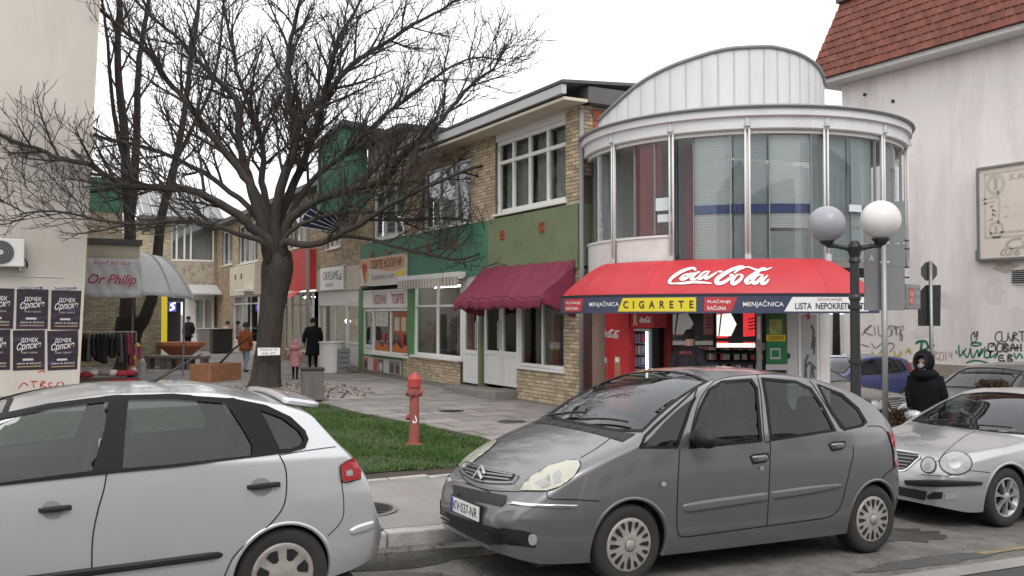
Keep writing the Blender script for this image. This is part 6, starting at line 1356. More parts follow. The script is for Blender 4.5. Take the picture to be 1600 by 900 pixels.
        for q in (.06, .095, .13):
            for j in range(n):
                t0 = 2*PI*j/n; t1 = 2*PI*(j+1)/n; k = len(tr_.v); rr = R_*1.001
                for t in (t0, t1):
                    for e in (-.004, .004): tr_.v.append((a+rr*math.cos(t), y-sd*(q+e), max(.003, R_+rr*math.sin(t))))
                tr_.f.append((k, k+1, k+3, k+2))
        tag(tr_.build('tread_groove', 'black', wh, local=True), kind='stuff')
        rr = R_*.665
        def disc(p, name, m, n=40):
            b = MB()
            for r, dd in p:
                for j in range(n): th = 2*PI*j/n; b.v.append((a+r*math.cos(th), y-sd*dd, R_+r*math.sin(th)))
            for i in range(len(p)-1):
                for j in range(n): j2 = (j+1) % n; b.f.append((i*n+j, i*n+j2, (i+1)*n+j2, (i+1)*n+j))
            b.f.append(tuple((len(p)-1)*n+j for j in range(n))); return b.build(name, m, wh, smooth=True, local=True, fixn=True)
        def sector(pol, name, m, d0, d1):
            b = MB(); k = 0; P = [(a+r*math.cos(t), R_+r*math.sin(t)) for r, t in pol]; b.prism(P, lambda q, z, c: (q, y-sd*c, z), d0, d1); b.build(name, m, wh, local=True, fixn=True)
        if style == 'cover':
            disc([(rr, .02), (rr*1.0, -.012), (rr*.95, -.02), (rr*.8, -.012), (rr*.4, -.022), (rr*.24, -.03), (rr*.2, -.03)], 'rim', rim)
            for i in range(16):
                t = 2*PI*i/16; big = i % 2 == 0; r0, r1, w_ = (rr*.42, rr*.86, .1) if big else (rr*.62, rr*.88, .075)
                sector([(r0, t), (r0+(r1-r0)*.4, t-w_), (r1, t-w_*1.0), (r1*1.02, t), (r1, t+w_*1.0), (r0+(r1-r0)*.4, t+w_)], 'slot', 'black', -.018, -.0235)
            disc([(rr*.23, -.028), (rr*.21, -.036)], 'hub_cap', rim, 20); disc([(rr*.255, -.028), (rr*.24, -.0315)], 'hub_ring', 'trim_black', 24)
        elif style == 'six':
            disc([(rr, .02), (rr, -.012), (rr*.95, -.02), (rr*.85, -.012), (rr*.4, -.028), (rr*.2, -.03)], 'rim', rim)
            for i in range(7):
                t = 2*PI*i/7+.3; sector([(rr*.5, t-.2), (rr*.8, t-.25), (rr*.84, t), (rr*.8, t+.25), (rr*.5, t+.2), (rr*.44, t)], 'slot', 'black', -.01, -.0265)
        else:
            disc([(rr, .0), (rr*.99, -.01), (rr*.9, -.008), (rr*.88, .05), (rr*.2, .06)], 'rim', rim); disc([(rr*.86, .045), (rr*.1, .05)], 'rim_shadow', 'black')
            for i in range(7):
                t = 2*PI*i/7+.2; sector([(rr*.16, t-.5), (rr*.5, t-.1), (rr*.92, t-.15), (rr*.92, t+.15), (rr*.5, t+.1), (rr*.16, t+.5)], 'spoke', rim, .03, -.008)
            disc([(rr*.25, -.006), (rr*.2, -.014)], 'hub_cap', rim, 20)
    def interior(s):
        W0 = max(s.hw(q) for q in s.st); be = s.belt(s.L*.5); sc = s.L
        MB().box(.28*sc, .92*sc, -W0*.8, W0*.8, .28, .34).build('cabin_floor', 'car_in', s.root, local=True)
        MB().box(.27*sc, .35*sc, -W0*.78, W0*.78, .5, be-.1).build('dashboard', 'car_in', s.root, local=True, bevel=.05)
        for sd in (-1, 1):
            MB().box(.28*sc, .86*sc, sd*W0*.84-.01, sd*W0*.84+.01, .3, be-.09).build('door_card', 'car_in', s.root, local=True)
            for q in (.5, .72):
                yc = sd*W0*.42; st = MB().obox((q*sc-.05, yc, .55), .26, .24, .09).build('seat', 'car_in', s.root, local=True, bevel=.04)
                MB().obox((q*sc+.2, yc, be-.2), .07, .23, .34, 0, 0, .22).build('backrest', 'car_in', st, local=True, bevel=.05); MB().obox((q*sc+.3, yc, be+.21), .05, .13, .09, 0, 0, .2).build('headrest', 'car_in', st, local=True, bevel=.04)
        st = MB()
        for j in range(20): t = 2*PI*j/20; st.v.append((.385*sc+.05*math.sin(t), -W0*.42*0+W0*.42+.18*math.cos(t)*1, be-.02+.17*math.sin(t)))
        MB().tube(st.v+[st.v[0]], .014, 6).build('steering_wheel', 'black', s.root, local=True)
def ell(cx, cy, rx, ry, n=20, rot=0): return [(cx+rx*math.cos(2*PI*i/n)*math.cos(rot)-ry*math.sin(2*PI*i/n)*math.sin(rot), cy+rx*math.cos(2*PI*i/n)*math.sin(rot)+ry*math.sin(2*PI*i/n)*math.cos(rot)) for i in range(n)]
def expand(P, d):
    n = len(P); ar = sum(P[i][0]*P[(i+1) % n][1]-P[(i+1) % n][0]*P[i][1] for i in range(n)); sg = 1 if ar > 0 else -1; out = []
    for i in range(n):
        a, b, c = Vector(P[i-1]), Vector(P[i]), Vector(P[(i+1) % n]); e1 = (b-a).normalized(); e2 = (c-b).normalized(); n1 = Vector((e1.y, -e1.x))*sg; n2 = Vector((e2.y, -e2.x))*sg; m = (n1+n2); m = m.normalized() if m.length > 1e-6 else n1
        k = min(1.8, 1/max(.3, m.dot(n1))); out.append((b.x+m.x*d*k, b.y+m.y*d*k))
    return out
def Z(ox, oy, sc): return lambda pts: [(ox+x/sc, oy+y/sc) for x, y in pts]
def car_root(name, label, x0, yc, rz=0, z=None, slope=True):
    t = thing(name, label, 'car', (x0, yc, road(x0) if z is None else z)); t.rotation_euler = (0, math.atan(.035) if slope else 0, rz); return t
M['rim_grey'] = mat('rim_grey', (.36, .34, .31), .5, metal=.3, var=.2, scale=18, dirt=(.15, .12, .1), dirtamt=.5, dscale=10); M['rim_alloy'] = mat('rim_alloy', (.45, .45, .45), .35, metal=.7, var=.1, scale=10)
def mirror_pod(c, u, v, m, foot=(.05, .1), size=(.075, .12, .085)):
    h, n = c.px(u, v)
    for sd in (-1, 1):
        y = -abs(h.y)*1; y = sd*(abs(h.y)+.13); b = MB()
        b.lathe([(.02, -1), (.72, -.85), (1, -.35), (1, .2), (.9, .75), (.5, .97), (.02, 1)], (0, 0, 0), 16, 'y'); P = [(h.x+p[0]*size[0]*(1 if p[0] < 0 else .55), y+p[1]*size[1], h.z+p[2]*size[2]) for p in b.v]
        o = MB().add(P, b.f).build('mirror', m, c.root, smooth=True, local=True, fixn=True); MB().tube([(h.x, sd*(abs(h.y)-.04), h.z-.05), (h.x, y, h.z-.04)], .03, 6).build('mirror_foot', 'trim_black', o, local=True)
def plate(c, poly, body, off=.012):
    P = [c.px(*p) for p in poly]; n = Vector((-1, 0, 0)); 
    a, b_, c_, d = [p[0] for p in P]; x = min(p[0].x for p in P)-off; y0 = -.26; y1 = .26; zc = sum(p[0].z for p in P)/4; 
    t = MB().box(x-.012, x, y0, y1, zc-.057, zc+.057).build('number_plate', 'white_clean', c.root, local=True); fr = MB().box(x-.008, x+.02, y0-.012, y1+.012, zc-.068, zc+.068).build('plate_frame', 'trim_black', t, local=True)
    MB().box(x-.0135, x-.011, y1-.045, y1, zc-.056, zc+.056).build('blue_band', mat('plate_blue', (.02, .05, .3), .5, var=0), t, local=True)
    text_local('lettering', body, .43, .075, lambda p, q: (x-.0145, y1-.06-p, zc-.037+q), 'black', t)
def text_local(name, body, w, h, fn, m, parent, **k):
    vs, fs = text_raw(body, w, h, **k); return MB().add([fn(a, b) for a, b in vs], fs).build(name, m, parent, local=True)
# ---------------------------------------------------------------- grey compact MPV in the middle
ct_ = car_root('parked_car', 'dusty dark grey compact people carrier parked in front of the kiosk', 3.27, 6.79)
pg = paint('paint_grey_car', (.18, .176, .182), .6, .3, .3)
cit = Car(ct_, pg, 4.3,
  [(0, .52), (.03, .61), (.08, .67), (.2, .76), (.35, .86), (.55, .965), (.8, 1.065), (1.02, 1.14), (1.12, 1.18), (1.4, 1.35), (1.7, 1.5), (2.0, 1.605), (2.3, 1.655), (2.7, 1.668), (3.1, 1.64), (3.45, 1.575), (3.75, 1.47), (4.0, 1.33), (4.15, 1.17), (4.22, 1.0), (4.26, .82), (4.3, .66)],
  [(0, .5), (.04, .6), (.1, .68), (.2, .755), (.35, .815), (.6, .855), (1.0, .875), (2, .885), (3.3, .88), (3.8, .855), (4.06, .81), (4.2, .75), (4.3, .66)],
  [(0, .27), (.3, .21), (1, .2), (3.3, .21), (4.0, .27), (4.36, .34)], [(0, .7), (.5, .92), (1.0, 1.05), (1.5, 1.1), (3.2, 1.12), (4.36, 1.1)], tum=.34, cr=.07, axles=(1.0, 3.76), WR=.315)
Z2_ = Z(670, 560, 2.647); Z3_ = Z(1000, 560, 2.647)
cit.side_window(Z2_([(884, 362), (900, 325), (945, 280), (1105, 130), (1050, 280), (1020, 362)]), 'car_glass_dark'); cit.side_window(Z3_([(215, 362), (226, 290), (250, 215), (290, 135), (340, 104), (455, 95), (476, 125), (494, 335)]), 'car_glass_dark')
cit.side_window(Z3_([(515, 92), (640, 103), (700, 130), (745, 195), (795, 292), (548, 330), (530, 180)]), 'car_glass_dark'); cit.side_window(Z3_([(745, 118), (830, 155), (895, 212), (925, 262), (915, 272), (848, 287), (800, 225)]), 'car_glass_dark')
cit.screen_window([(1.2, -.7), (1.12, -.45), (1.09, 0), (1.12, .45), (1.2, .7), (1.95, .565), (2.02, .3), (2.03, 0), (2.02, -.3), (1.95, -.565)]); cit.screen_window([(3.72, -.5), (3.7, 0), (3.72, .5), (4.12, .55), (4.13, 0), (4.12, -.55)], 'car_glass_dark', name='rear_window')
hl = cit.patch('headlight', Z2_([(378, 548), (395, 520), (425, 490), (500, 445), (575, 424), (620, 424), (627, 445), (600, 488), (545, 528), (490, 548)]), 'lamp_yellowed', .008); cit.line('headlight_edge', Z2_([(378, 548), (395, 520), (425, 490), (500, 445), (575, 424), (620, 424), (627, 445), (600, 488), (545, 528), (490, 548)]), 'rubber', .008, .006, closed=True)
cit.patch('reflector', Z2_([(510, 490), (540, 462), (552, 480), (545, 512), (520, 520)]), 'lamp_clear', .011); cit.patch('reflector', Z2_([(440, 520), (500, 480), (505, 525), (470, 540)]), 'lamp_clear', .011)
GB = lambda: None
Z6_ = Z(530, 600, 3.0); GR = Z6_([(578, 388), (600, 376), (700, 402), (822, 428), (818, 448), (800, 458), (700, 456), (640, 444), (588, 414)])
cit.patch('grille', GR, 'black', .006, mirror=False); cit.line('grille_surround', expand(GR, 2), pg, .02, .012, mirror=False, closed=True)
for bar in ([(584, 396), (640, 414), (700, 424), (815, 440)], [(596, 414), (650, 434), (700, 442), (800, 453)], [(600, 382), (700, 408), (815, 431)]): cit.line('grille_bar', Z6_(bar), pg, .016, .016, mirror=False)
for chv in ([(652, 424), (662, 406), (673, 390)], [(673, 390), (680, 408), (688, 432)], [(634, 448), (645, 432), (656, 416)], [(656, 416), (666, 434), (674, 454)]): cit.line('chevron', Z6_(chv), 'chrome', .022, .026, mirror=False)
cit.patch('bumper_slot', Z6_([(532, 474), (560, 478), (660, 502), (788, 526), (778, 560), (760, 576), (700, 562), (600, 545), (540, 522)]), 'black', .007, mirror=False)
INT = Z6_([(508, 602), (525, 610), (600, 636), (700, 664), (770, 684), (765, 752), (700, 740), (600, 708), (530, 664)]); cit.patch('air_intake', INT, 'black', .007, mirror=False)
for bar in ([(520, 625), (600, 656), (700, 686), (765, 704)], [(525, 645), (600, 678), (700, 710), (765, 728)]): cit.line('intake_bar', Z6_(bar), 'trim_black', .014, .015, mirror=False)
h_ = Z2_([(448, 745), (444, 765), (430, 772), (416, 765), (412, 745), (416, 728), (430, 722), (444, 728)]); cit.patch('fog_lamp', h_, 'lamp_clear', .014); cit.patch('fog_recess', expand(Z2_([(300, 700), (390, 712), (440, 725), (448, 750), (440, 782), (300, 765)]), 0), 'black', .008)
cit.band('chrome_strip', Z2_([(320, 588), (400, 597), (500, 602), (618, 605)]), Z2_([(322, 604), (400, 614), (500, 620), (618, 618)]), 'chrome', .014)
plate(cit, Z2_([(97, 570), (233, 605), (230, 672), (100, 635)]), 'KV·037-NR')
cit.line('hood_line', Z2_([(377, 552), (250, 545), (150, 515)]), w=.008); cit.line('hood_line', Z2_([(627, 412), (700, 368), (770, 316), (800, 300)]), w=.008); cit.line('bumper_line', Z2_([(490, 552), (500, 580), (600, 584), (705, 590)]), w=.008)
mg = mat('moulding_paint', (.13, .13, .138), .45, metal=.35, var=.08, scale=8, coat=.3)
cit.band('moulding', Z3_([(176, 612), (200, 598), (350, 575), (532, 552)]), Z3_([(176, 628), (205, 638), (350, 617), (534, 588)]), mg, .02); cit.band('moulding', Z3_([(541, 550), (700, 528), (838, 517)]), Z3_([(543, 586), (700, 562), (838, 530)]), mg, .02)
for pl_ in ([(165, 372), (158, 480), (153, 640), (156, 715), (185, 737), (350, 716), (525, 693)], [(484, 66), (500, 150), (515, 335), (538, 348), (537, 450), (532, 560), (525, 693)], [(525, 693), (680, 672), (780, 655), (825, 618), (848, 545), (870, 450), (882, 400), (880, 362)], [(205, 330), (240, 190), (290, 110), (345, 82), (484, 66), (640, 70), (700, 92), (760, 180), (832, 292)]): cit.line('door_gap', Z3_(pl_), w=.009)
for hp in ([(460, 408), (470, 402), (525, 396), (527, 412), (515, 424), (470, 432)], [(786, 357), (798, 350), (842, 347), (843, 362), (830, 372), (795, 378)]): 
    cit.patch('handle_recess', expand(Z3_(hp), 2.4), 'trim_black', .004); cit.band('door_handle', Z3_([hp[0], hp[1], hp[2]]), Z3_([hp[5], hp[4], hp[3]]), pg, .035, n=12)
cit.patch('lock', Z3_([(494, 447), (510, 445), (512, 462), (497, 465)]), 'chrome', .006); cit.patch('side_lamp', Z3_([(84, 512), (95, 508), (106, 515), (104, 528), (93, 530), (84, 524)]), 'lamp_clear', .012)
cit.patch('tail_light', Z3_([(1022, 298), (1040, 312), (1058, 350), (1066, 400), (1063, 446), (1050, 447), (1046, 380)]), 'lamp_red', .012)
cit.line('bumper_line', Z3_([(1000, 500), (1020, 475), (1060, 447), (1072, 450)]), w=.01); cit.line('rear_gap', Z3_([(940, 280), (1000, 285), (1030, 330), (1045, 400), (1048, 450)]), w=.008)
mirror_pod(cit, *Z3_([(225, 325)])[0], 'trim_black', size=(.085, .125, .075))
for q in ((1.13, .12, .3), (1.13, -.45, -.25)):
    pass
for y0, y1 in ((.05, -.52), (.6, .1)):
    pts = [];
    for k in range(8):
        t = k/7; h, n = cit.map('top', 1.1+.1*t+.02*math.sin(t*3), y0+(y1-y0)*t); pts.append(h+n*.03)
    MB().tube(pts, .011, 5).build('wiper', 'black', ct_, local=True)
cit.patch('cowl', [(1.0, -.72), (.97, 0), (1.0, .72), (1.14, .7), (1.07, .4), (1.05, 0), (1.07, -.4), (1.14, -.7)], 'trim_black', .004, 'top', mirror=False)
cit.finish(wheels='cover')
for sd in (-1, 1): pass
o = MB().box(1.33, 1.42, -.6, -.42, 1.13, 1.145).build('parking_ticket', mat('ticket_green', (.3, .6, .5), .6), ct_, local=True)
# ---------------------------------------------------------------- silver hatchback at left
sr = car_root('parked_car', 'silver hatchback cut off by the left edge in the foreground', -1.72, 6.93)
ps_ = paint('paint_silver', (.62, .62, .635), .6, .28, .12)
zt_s = [(0, .5), (.05, .62), (.2, .75), (.5, .88), (.9, 1.0), (1.1, 1.06), (1.4, 1.26), (1.7, 1.4), (2.0, 1.475), (2.35, 1.515), (2.8, 1.52), (3.2, 1.46), (3.42, 1.41), (3.52, 1.375), (3.6, 1.3), (3.72, 1.18), (3.85, 1.06), (3.93, .95), (3.99, .8), (4.05, .68), (4.1, .6)]
sea = Car(sr, ps_, 4.1, zt_s, [(0, .5), (.1, .66), (.3, .78), (.8, .84), (1.5, .86), (3.0, .865), (3.4, .845), (3.7, .8), (3.9, .745), (4.0, .7), (4.1, .58)], [(0, .25), (.4, .19), (3.2, .2), (3.8, .26), (4.1, .34)], [(0, .7), (1, .95), (2, 1.02), (3, 1.06), (4.1, 1.05)], tum=.36, cr=.06, axles=(.85, 3.33), WR=.31, arch=1.08)
Z1_ = Z(0, 580, 2.58)
w1 = Z1_([(-280, 290), (-120, 225), (0, 196), (200, 152), (440, 122), (425, 230), (372, 405), (0, 452), (-250, 480)]); w2 = Z1_([(515, 116), (700, 114), (915, 130), (985, 240), (1018, 300), (1015, 342), (700, 378), (492, 396), (500, 260)]); w3 = Z1_([(1045, 155), (1140, 190), (1205, 240), (1226, 275), (1215, 300), (1170, 315), (1125, 318), (1085, 235)])
dlo = Z1_([(-420, 400), (-300, 280), (-120, 205), (0, 178), (200, 135), (460, 102), (700, 96), (940, 112), (1070, 138), (1170, 185), (1228, 240), (1242, 275), (1228, 312), (1170, 328), (1050, 344), (700, 388), (470, 410), (0, 462), (-300, 498)])
for w in (w1, w2, w3): sea.side_window(w, seal=0)
sea.patch('window_trim', dlo, 'rubber', .011, step=5, holes=[expand(w, -1) for w in (w1, w2, w3)])
for ws in (Z1_([(497, 105), (500, 260), (470, 408)]), Z1_([(930, 118), (1000, 240), (1050, 340)])): sea.line('trim_gap', ws, 'black', .008, .008)
sea.screen_window([(1.14, -.62), (1.08, 0), (1.14, .62), (1.66, .5), (1.69, 0), (1.66, -.5)]); sea.screen_window([(3.58, -.5), (3.58, .5), (3.8, .54), (3.8, -.54)], name='rear_window')
sea.line('door_gap', Z1_([(430, 412), (418, 480), (395, 560), (375, 660), (370, 760), (372, 830)])); sea.line('door_gap', Z1_([(1125, 336), (1150, 390), (1155, 470), (1140, 550), (1080, 625), (1000, 690), (940, 750), (905, 826)])); sea.line('body_crease', Z1_([(1130, 338), (1250, 318), (1390, 300)]), w=.006)
sea.line('bumper_gap', Z1_([(1375, 440), (1385, 520), (1378, 600), (1320, 665)]), w=.006)
hd = Z1_(ell(1052, 467, 44, 37, 24)); sea.patch('handle_recess', hd, mat('recess_silver', (.3, .3, .31), .4, metal=.5, var=.05), .003); sea.band('door_handle', Z1_([(993, 460), (1060, 450), (1132, 444)]), Z1_([(995, 480), (1060, 474), (1132, 466)]), 'trim_black', .04, n=14)
hd = [(u-326, v+36) for u, v in Z1_(ell(1052, 467, 44, 37, 24))]; sea.patch('handle_recess', hd, mat('recess_silver', (.3, .3, .31), .4, metal=.5, var=.05), .003); sea.band('door_handle', [(u-326, v+36) for u, v in Z1_([(993, 460), (1060, 450), (1132, 444)])], [(u-326, v+36) for u, v in Z1_([(995, 480), (1060, 474), (1132, 466)])], 'trim_black', .04, n=14)
sea.band('side_moulding', Z1_([(0, 838), (300, 800), (600, 762), (870, 727), (902, 733)]), Z1_([(0, 874), (300, 834), (600, 794), (880, 755), (902, 744)]), 'trim_black', .025)
tl = Z1_([(1370, 382), (1400, 362), (1438, 348), (1448, 355), (1450, 425), (1440, 436), (1378, 446)]); sea.patch('tail_light', tl, 'lamp_red', .012); sea.patch('reverse_lamp', Z1_([(1390, 402), (1415, 396), (1418, 420), (1392, 424)]), 'lamp_clear', .016); sea.line('lamp_edge', tl, 'rubber', .008, .01, closed=True)
sea.band('bumper_strip', Z1_([(1408, 640), (1440, 620), (1508, 600)]), Z1_([(1412, 660), (1460, 650), (1508, 628)]), ps_, .02)
sp = MB().grid(lambda s, t: (3.36+.24*t, -.56+1.12*s, sea.zt(3.36)+.012-.035*t-.03*(2*s-1)**2), 16, 6).build('spoiler', ps_, sr, smooth=True, local=True, thick=.035); sp.modifiers['solid'].offset = -1
ant = MB().tube([(2.55, 0, 1.5), (2.6, 0, 1.53), (2.9, 0, 1.72)], [.025, .012, .006], 6).build('aerial', 'black', sr, local=True)
sea.finish(wheels='six', rim='rim_grey')
# ---------------------------------------------------------------- silver sedan at right
mr = car_root('parked_car', 'silver sedan with round twin headlights at the right edge', 8.58, 7.11)
pm = paint('paint_silver_sedan', (.48, .48, .49), .6, .3, .12)
mer = Car(mr, pm, 4.8, [(0, .5), (.03, .6), (.08, .68), (.16, .75), (.35, .81), (.7, .87), (1.1, .925), (1.3, .96), (1.6, 1.1), (2.0, 1.28), (2.3, 1.375), (2.6, 1.415), (3.0, 1.42), (3.4, 1.38), (3.8, 1.22), (4.1, 1.06), (4.5, 1.03), (4.72, .95), (4.8, .7)],
  [(0, .55), (.03, .64), (.08, .71), (.2, .8), (.4, .855), (.8, .9), (1.5, .915), (3.8, .91), (4.4, .86), (4.7, .76), (4.8, .66)], [(0, .24), (.4, .18), (4.2, .2), (4.8, .34)], [(0, .7), (.6, .82), (1.3, .92), (3.5, .96), (4.8, .95)], tum=.42, cr=.07, axles=(.86, 3.7), WR=.32)
Z4_ = Z(1300, 530, 2.433)
for (cx, cy, rx, ry) in ((368, 480, 28, 29), (470, 472, 60, 43)):
    E1 = Z4_(ell(cx, cy, rx, ry)); mer.patch('headlight', E1, 'lamp_clear', .012); mer.line('headlight_ring', E1, 'trim_black', .012, .013, closed=True); mer.patch('reflector', Z4_(ell(cx-rx*.1, cy+ry*.1, rx*.4, ry*.42)), 'metal_grey', .016)
mer.patch('grille', [(-.36, .7), (-.24, .56), (0, .545), (.24, .56), (.36, .7), (.3, .73), (0, .735), (-.3, .73)], 'black', .006, 'front', mirror=False)
for i in range(5): zz = .575+i*.034; mer.line('grille_bar', [(-.25-.02*i, zz), (0, zz-.006), (.25+.02*i, zz)], 'chrome' if 0 else 'metal_grey', .01, .014, 'front', mirror=False)
mer.line('grille_frame', [(-.36, .7), (-.24, .555), (0, .54), (.24, .555), (.36, .7), (.3, .735), (0, .74), (-.3, .735)], 'chrome', .014, .012, 'front', mirror=False, closed=True)
mer.band('bumper_strip', Z4_([(272, 535), (400, 534), (575, 541)]), Z4_([(275, 555), (400, 562), (575, 555)]), 'trim_black', .022)
mer.patch('air_intake', [(-.4, .3), (0, .28), (.4, .3), (.42, .38), (0, .37), (-.42, .38)], 'black', .006, 'front', mirror=False); mer.patch('air_intake', Z4_([(360, 595), (385, 581), (422, 581), (418, 606), (365, 608)]), 'black', .006); mer.patch('fog_lamp', Z4_([(428, 583), (465, 583), (480, 595), (472, 608), (430, 609)]), 'lamp_clear', .01)
mer.line('hood_line', Z4_([(335, 440), (345, 460), (400, 465), (430, 430), (520, 360), (610, 345)]), w=.007); mer.line('bumper_line', Z4_([(340, 515), (440, 520), (500, 500), (600, 507)]), w=.007); mer.line('hood_crease', Z4_([(400, 462), (430, 410), (560, 370), (700, 345)]), pm, .006)
mer.screen_window([(1.42, -.72), (1.34, -.4), (1.31, 0), (1.34, .4), (1.42, .72), (2.12, .58), (2.2, .3), (2.21, 0), (2.2, -.3), (2.12, -.58)], 'car_glass'); mer.screen_window([(3.42, -.5), (3.42, .5), (3.95, .58), (3.95, -.58)], name='rear_window')
mer.side_window([(1.62, .96), (2.05, 1.2), (2.25, 1.28), (2.62, 1.3), (2.66, .98)], seal=.03, mode='side'); mer.side_window([(2.74, .98), (2.72, 1.3), (3.1, 1.29), (3.4, 1.2), (3.58, 1.0)], seal=.03, mode='side')
for l in ([(1.5, .93), (1.48, .6), (1.5, .3), (2.7, .28)], [(2.7, .95), (2.72, .6), (2.7, .28)]): mer.line('door_gap', l, mode='side')
for y0, y1 in ((.05, -.55), (.62, .1)):
    pts = []
    for k in range(8): t = k/7; h, n = mer.map('top', 1.33+.1*t, y0+(y1-y0)*t); pts.append(h+n*.03)
    MB().tube(pts, .011, 5).build('wiper', 'black', mr, local=True)
h0 = Vector((1.72, -.84, .98))
for sd in (-1, 1):
    b = MB().lathe([(.02, -1), (.75, -.8), (1, -.2), (.95, .5), (.5, .95), (.02, 1)], (0, 0, 0), 14, 'y'); MB().add([(1.72+p[0]*.08, sd*.98+p[1]*.12, 1.0+p[2]*.075) for p in b.v], b.f).build('mirror', pm, mr, smooth=True, local=True, fixn=True)
mer.finish(wheels='alloy', rim='rim_alloy')
# ---------------------------------------------------------------- cars in the side street
def simple_car(label, x0, yc, rz, z, pnt, L, zt, hw, belt, wins, ws, rw, axles, WR=.3, slope=False):
    t = car_root('parked_car', label, x0, yc, rz, z, slope); c = Car(t, pnt, L, zt, hw, [(0, .25), (.4, .2), (L-.5, .21), (L, .33)], belt, tum=.36, cr=.065, axles=axles, WR=WR, ns=130)
    for w in wins: c.side_window(w, 'car_glass_dark', .035, 'side')
    c.screen_window(ws, 'car_glass_dark'); c.screen_window(rw, 'car_glass_dark', name='rear_window'); return c, t
hwG = lambda L, W: [(0, W*.6), (.05, W*.72), (.15, W*.84), (.4, W*.94), (1, W*.99), (L*.6, W), (L-.6, W*.97), (L-.2, W*.88), (L, W*.74)]
bp_ = paint('paint_blue', (.035, .05, .17), .4, .35, .15)
c, t = simple_car('blue hatchback with tall red tail light in the side street', 17.2, 17.0, 0, road(17), bp_, 3.85, [(0, .5), (.1, .68), (.4, .85), (.95, 1.0), (1.1, 1.06), (1.6, 1.34), (1.95, 1.45), (2.6, 1.48), (3.2, 1.44), (3.5, 1.38), (3.68, 1.18), (3.78, .95), (3.85, .6)], hwG(3.85, .83), [(0, .7), (1, .95), (3.85, 1.02)],
  [[(1.4, 1.02), (1.75, 1.28), (2.2, 1.36), (2.25, 1.03)], [(2.33, 1.03), (2.3, 1.36), (2.85, 1.35), (3.0, 1.05)], [(3.08, 1.06), (2.95, 1.33), (3.2, 1.29), (3.3, 1.1)]], [(1.16, -.6), (1.16, .6), (1.75, .5), (1.75, -.5)], [(3.52, -.5), (3.52, .5), (3.68, .54), (3.68, -.54)], (.75, 3.2))
c.patch('tail_light', [(3.5, .75), (3.56, 1.0), (3.42, 1.3), (3.36, 1.3), (3.45, 1.0), (3.4, .75)], 'lamp_red', .012, 'side'); c.patch('tail_light', [(-.76, .75), (-.62, .75), (-.6, 1.0), (-.54, 1.3), (-.6, 1.32), (-.7, 1.0)], 'lamp_red', .012, 'rear')
c.line('door_gap', [(2.29, 1.0), (2.3, .6), (2.28, .28)], mode='side'); c.line('door_gap', [(3.05, 1.0), (3.0, .7), (2.9, .5), (2.8, .3)], mode='side'); c.patch('rear_screen', [(-.5, 1.02), (.5, 1.02), (.44, 1.32), (-.44, 1.32)], 'car_glass_dark', .008, 'rear', mirror=False); c.finish(wheels='cover')
dp = paint('paint_dark_sedan', (.06, .058, .055), .5, .36, .3)
hd_ = math.atan2(.98, -.186)
c, t = simple_car('dark sedan with chrome grille facing the street between kiosk and blue hatchback', 16.15, 13.0, hd_, road(16), dp, 4.5, [(0, .5), (.05, .68), (.15, .78), (.6, .88), (1.2, .96), (1.4, 1.02), (2.0, 1.3), (2.4, 1.4), (3.0, 1.42), (3.4, 1.36), (3.8, 1.1), (4.3, 1.02), (4.42, .9), (4.5, .6)], hwG(4.5, .87), [(0, .7), (1.3, .93), (4.5, .95)],
  [[(1.7, .97), (2.1, 1.22), (2.6, 1.3), (2.65, .98)], [(2.72, .98), (2.68, 1.3), (3.15, 1.28), (3.5, 1.0)]], [(1.45, -.66), (1.45, .66), (2.15, .54), (2.15, -.54)], [(3.42, -.5), (3.42, .5), (3.75, .54), (3.75, -.54)], (.85, 3.55))
c.patch('grille', [(-.3, .52), (.3, .52), (.34, .74), (-.34, .74)], 'black', .01, 'front', mirror=False)
for i in range(5): c.line('grille_bar', [(-.3, .55+i*.04), (0, .55+i*.04), (.3, .55+i*.04)], 'chrome', .014, .016, 'front', mirror=False)
c.line('grille_frame', [(-.31, .51), (.31, .51), (.35, .75), (-.35, .75)], 'chrome', .025, .014, 'front', mirror=False, closed=True)
for cx in (.5, .64): c.patch('headlight', ell(cx, .66, .085 if cx > .55 else .07, .085), 'lamp_clear', .012, 'front')
o = MB().box(-.03, -.015, -.26, .26, .36, .47).build('number_plate', 'white_clean', t, local=True); text_local('lettering', 'KV·014-ZT', .44, .07, lambda a, b: (-.032, .22-a, .38+b), 'black', o); c.finish(wheels='cover')
c, t = simple_car('dark estate car half hidden behind the brown shrub at the right edge', 14.3, 11.0, 0, road(16), paint('paint_black', (.03, .03, .034), .4, .3, .2), 4.5, [(0, .55), (.1, .75), (.5, .92), (1.1, 1.05), (1.3, 1.12), (1.9, 1.45), (2.3, 1.55), (3.0, 1.58), (3.8, 1.53), (4.2, 1.4), (4.4, 1.05), (4.5, .6)], hwG(4.5, .87), [(0, .8), (1.3, 1.02), (4.5, 1.08)],
  [[(1.65, 1.07), (2.0, 1.34), (2.5, 1.43), (2.55, 1.08)], [(2.63, 1.08), (2.6, 1.43), (3.3, 1.42), (3.4, 1.1)], [(3.48, 1.1), (3.4, 1.41), (3.9, 1.36), (4.1, 1.15)]], [(1.38, -.66), (1.38, .66), (2.0, .54), (2.0, -.54)], [(4.22, -.5), (4.22, .5), (4.38, .55), (4.38, -.55)], (.88, 3.55))
c.finish(wheels='cover')
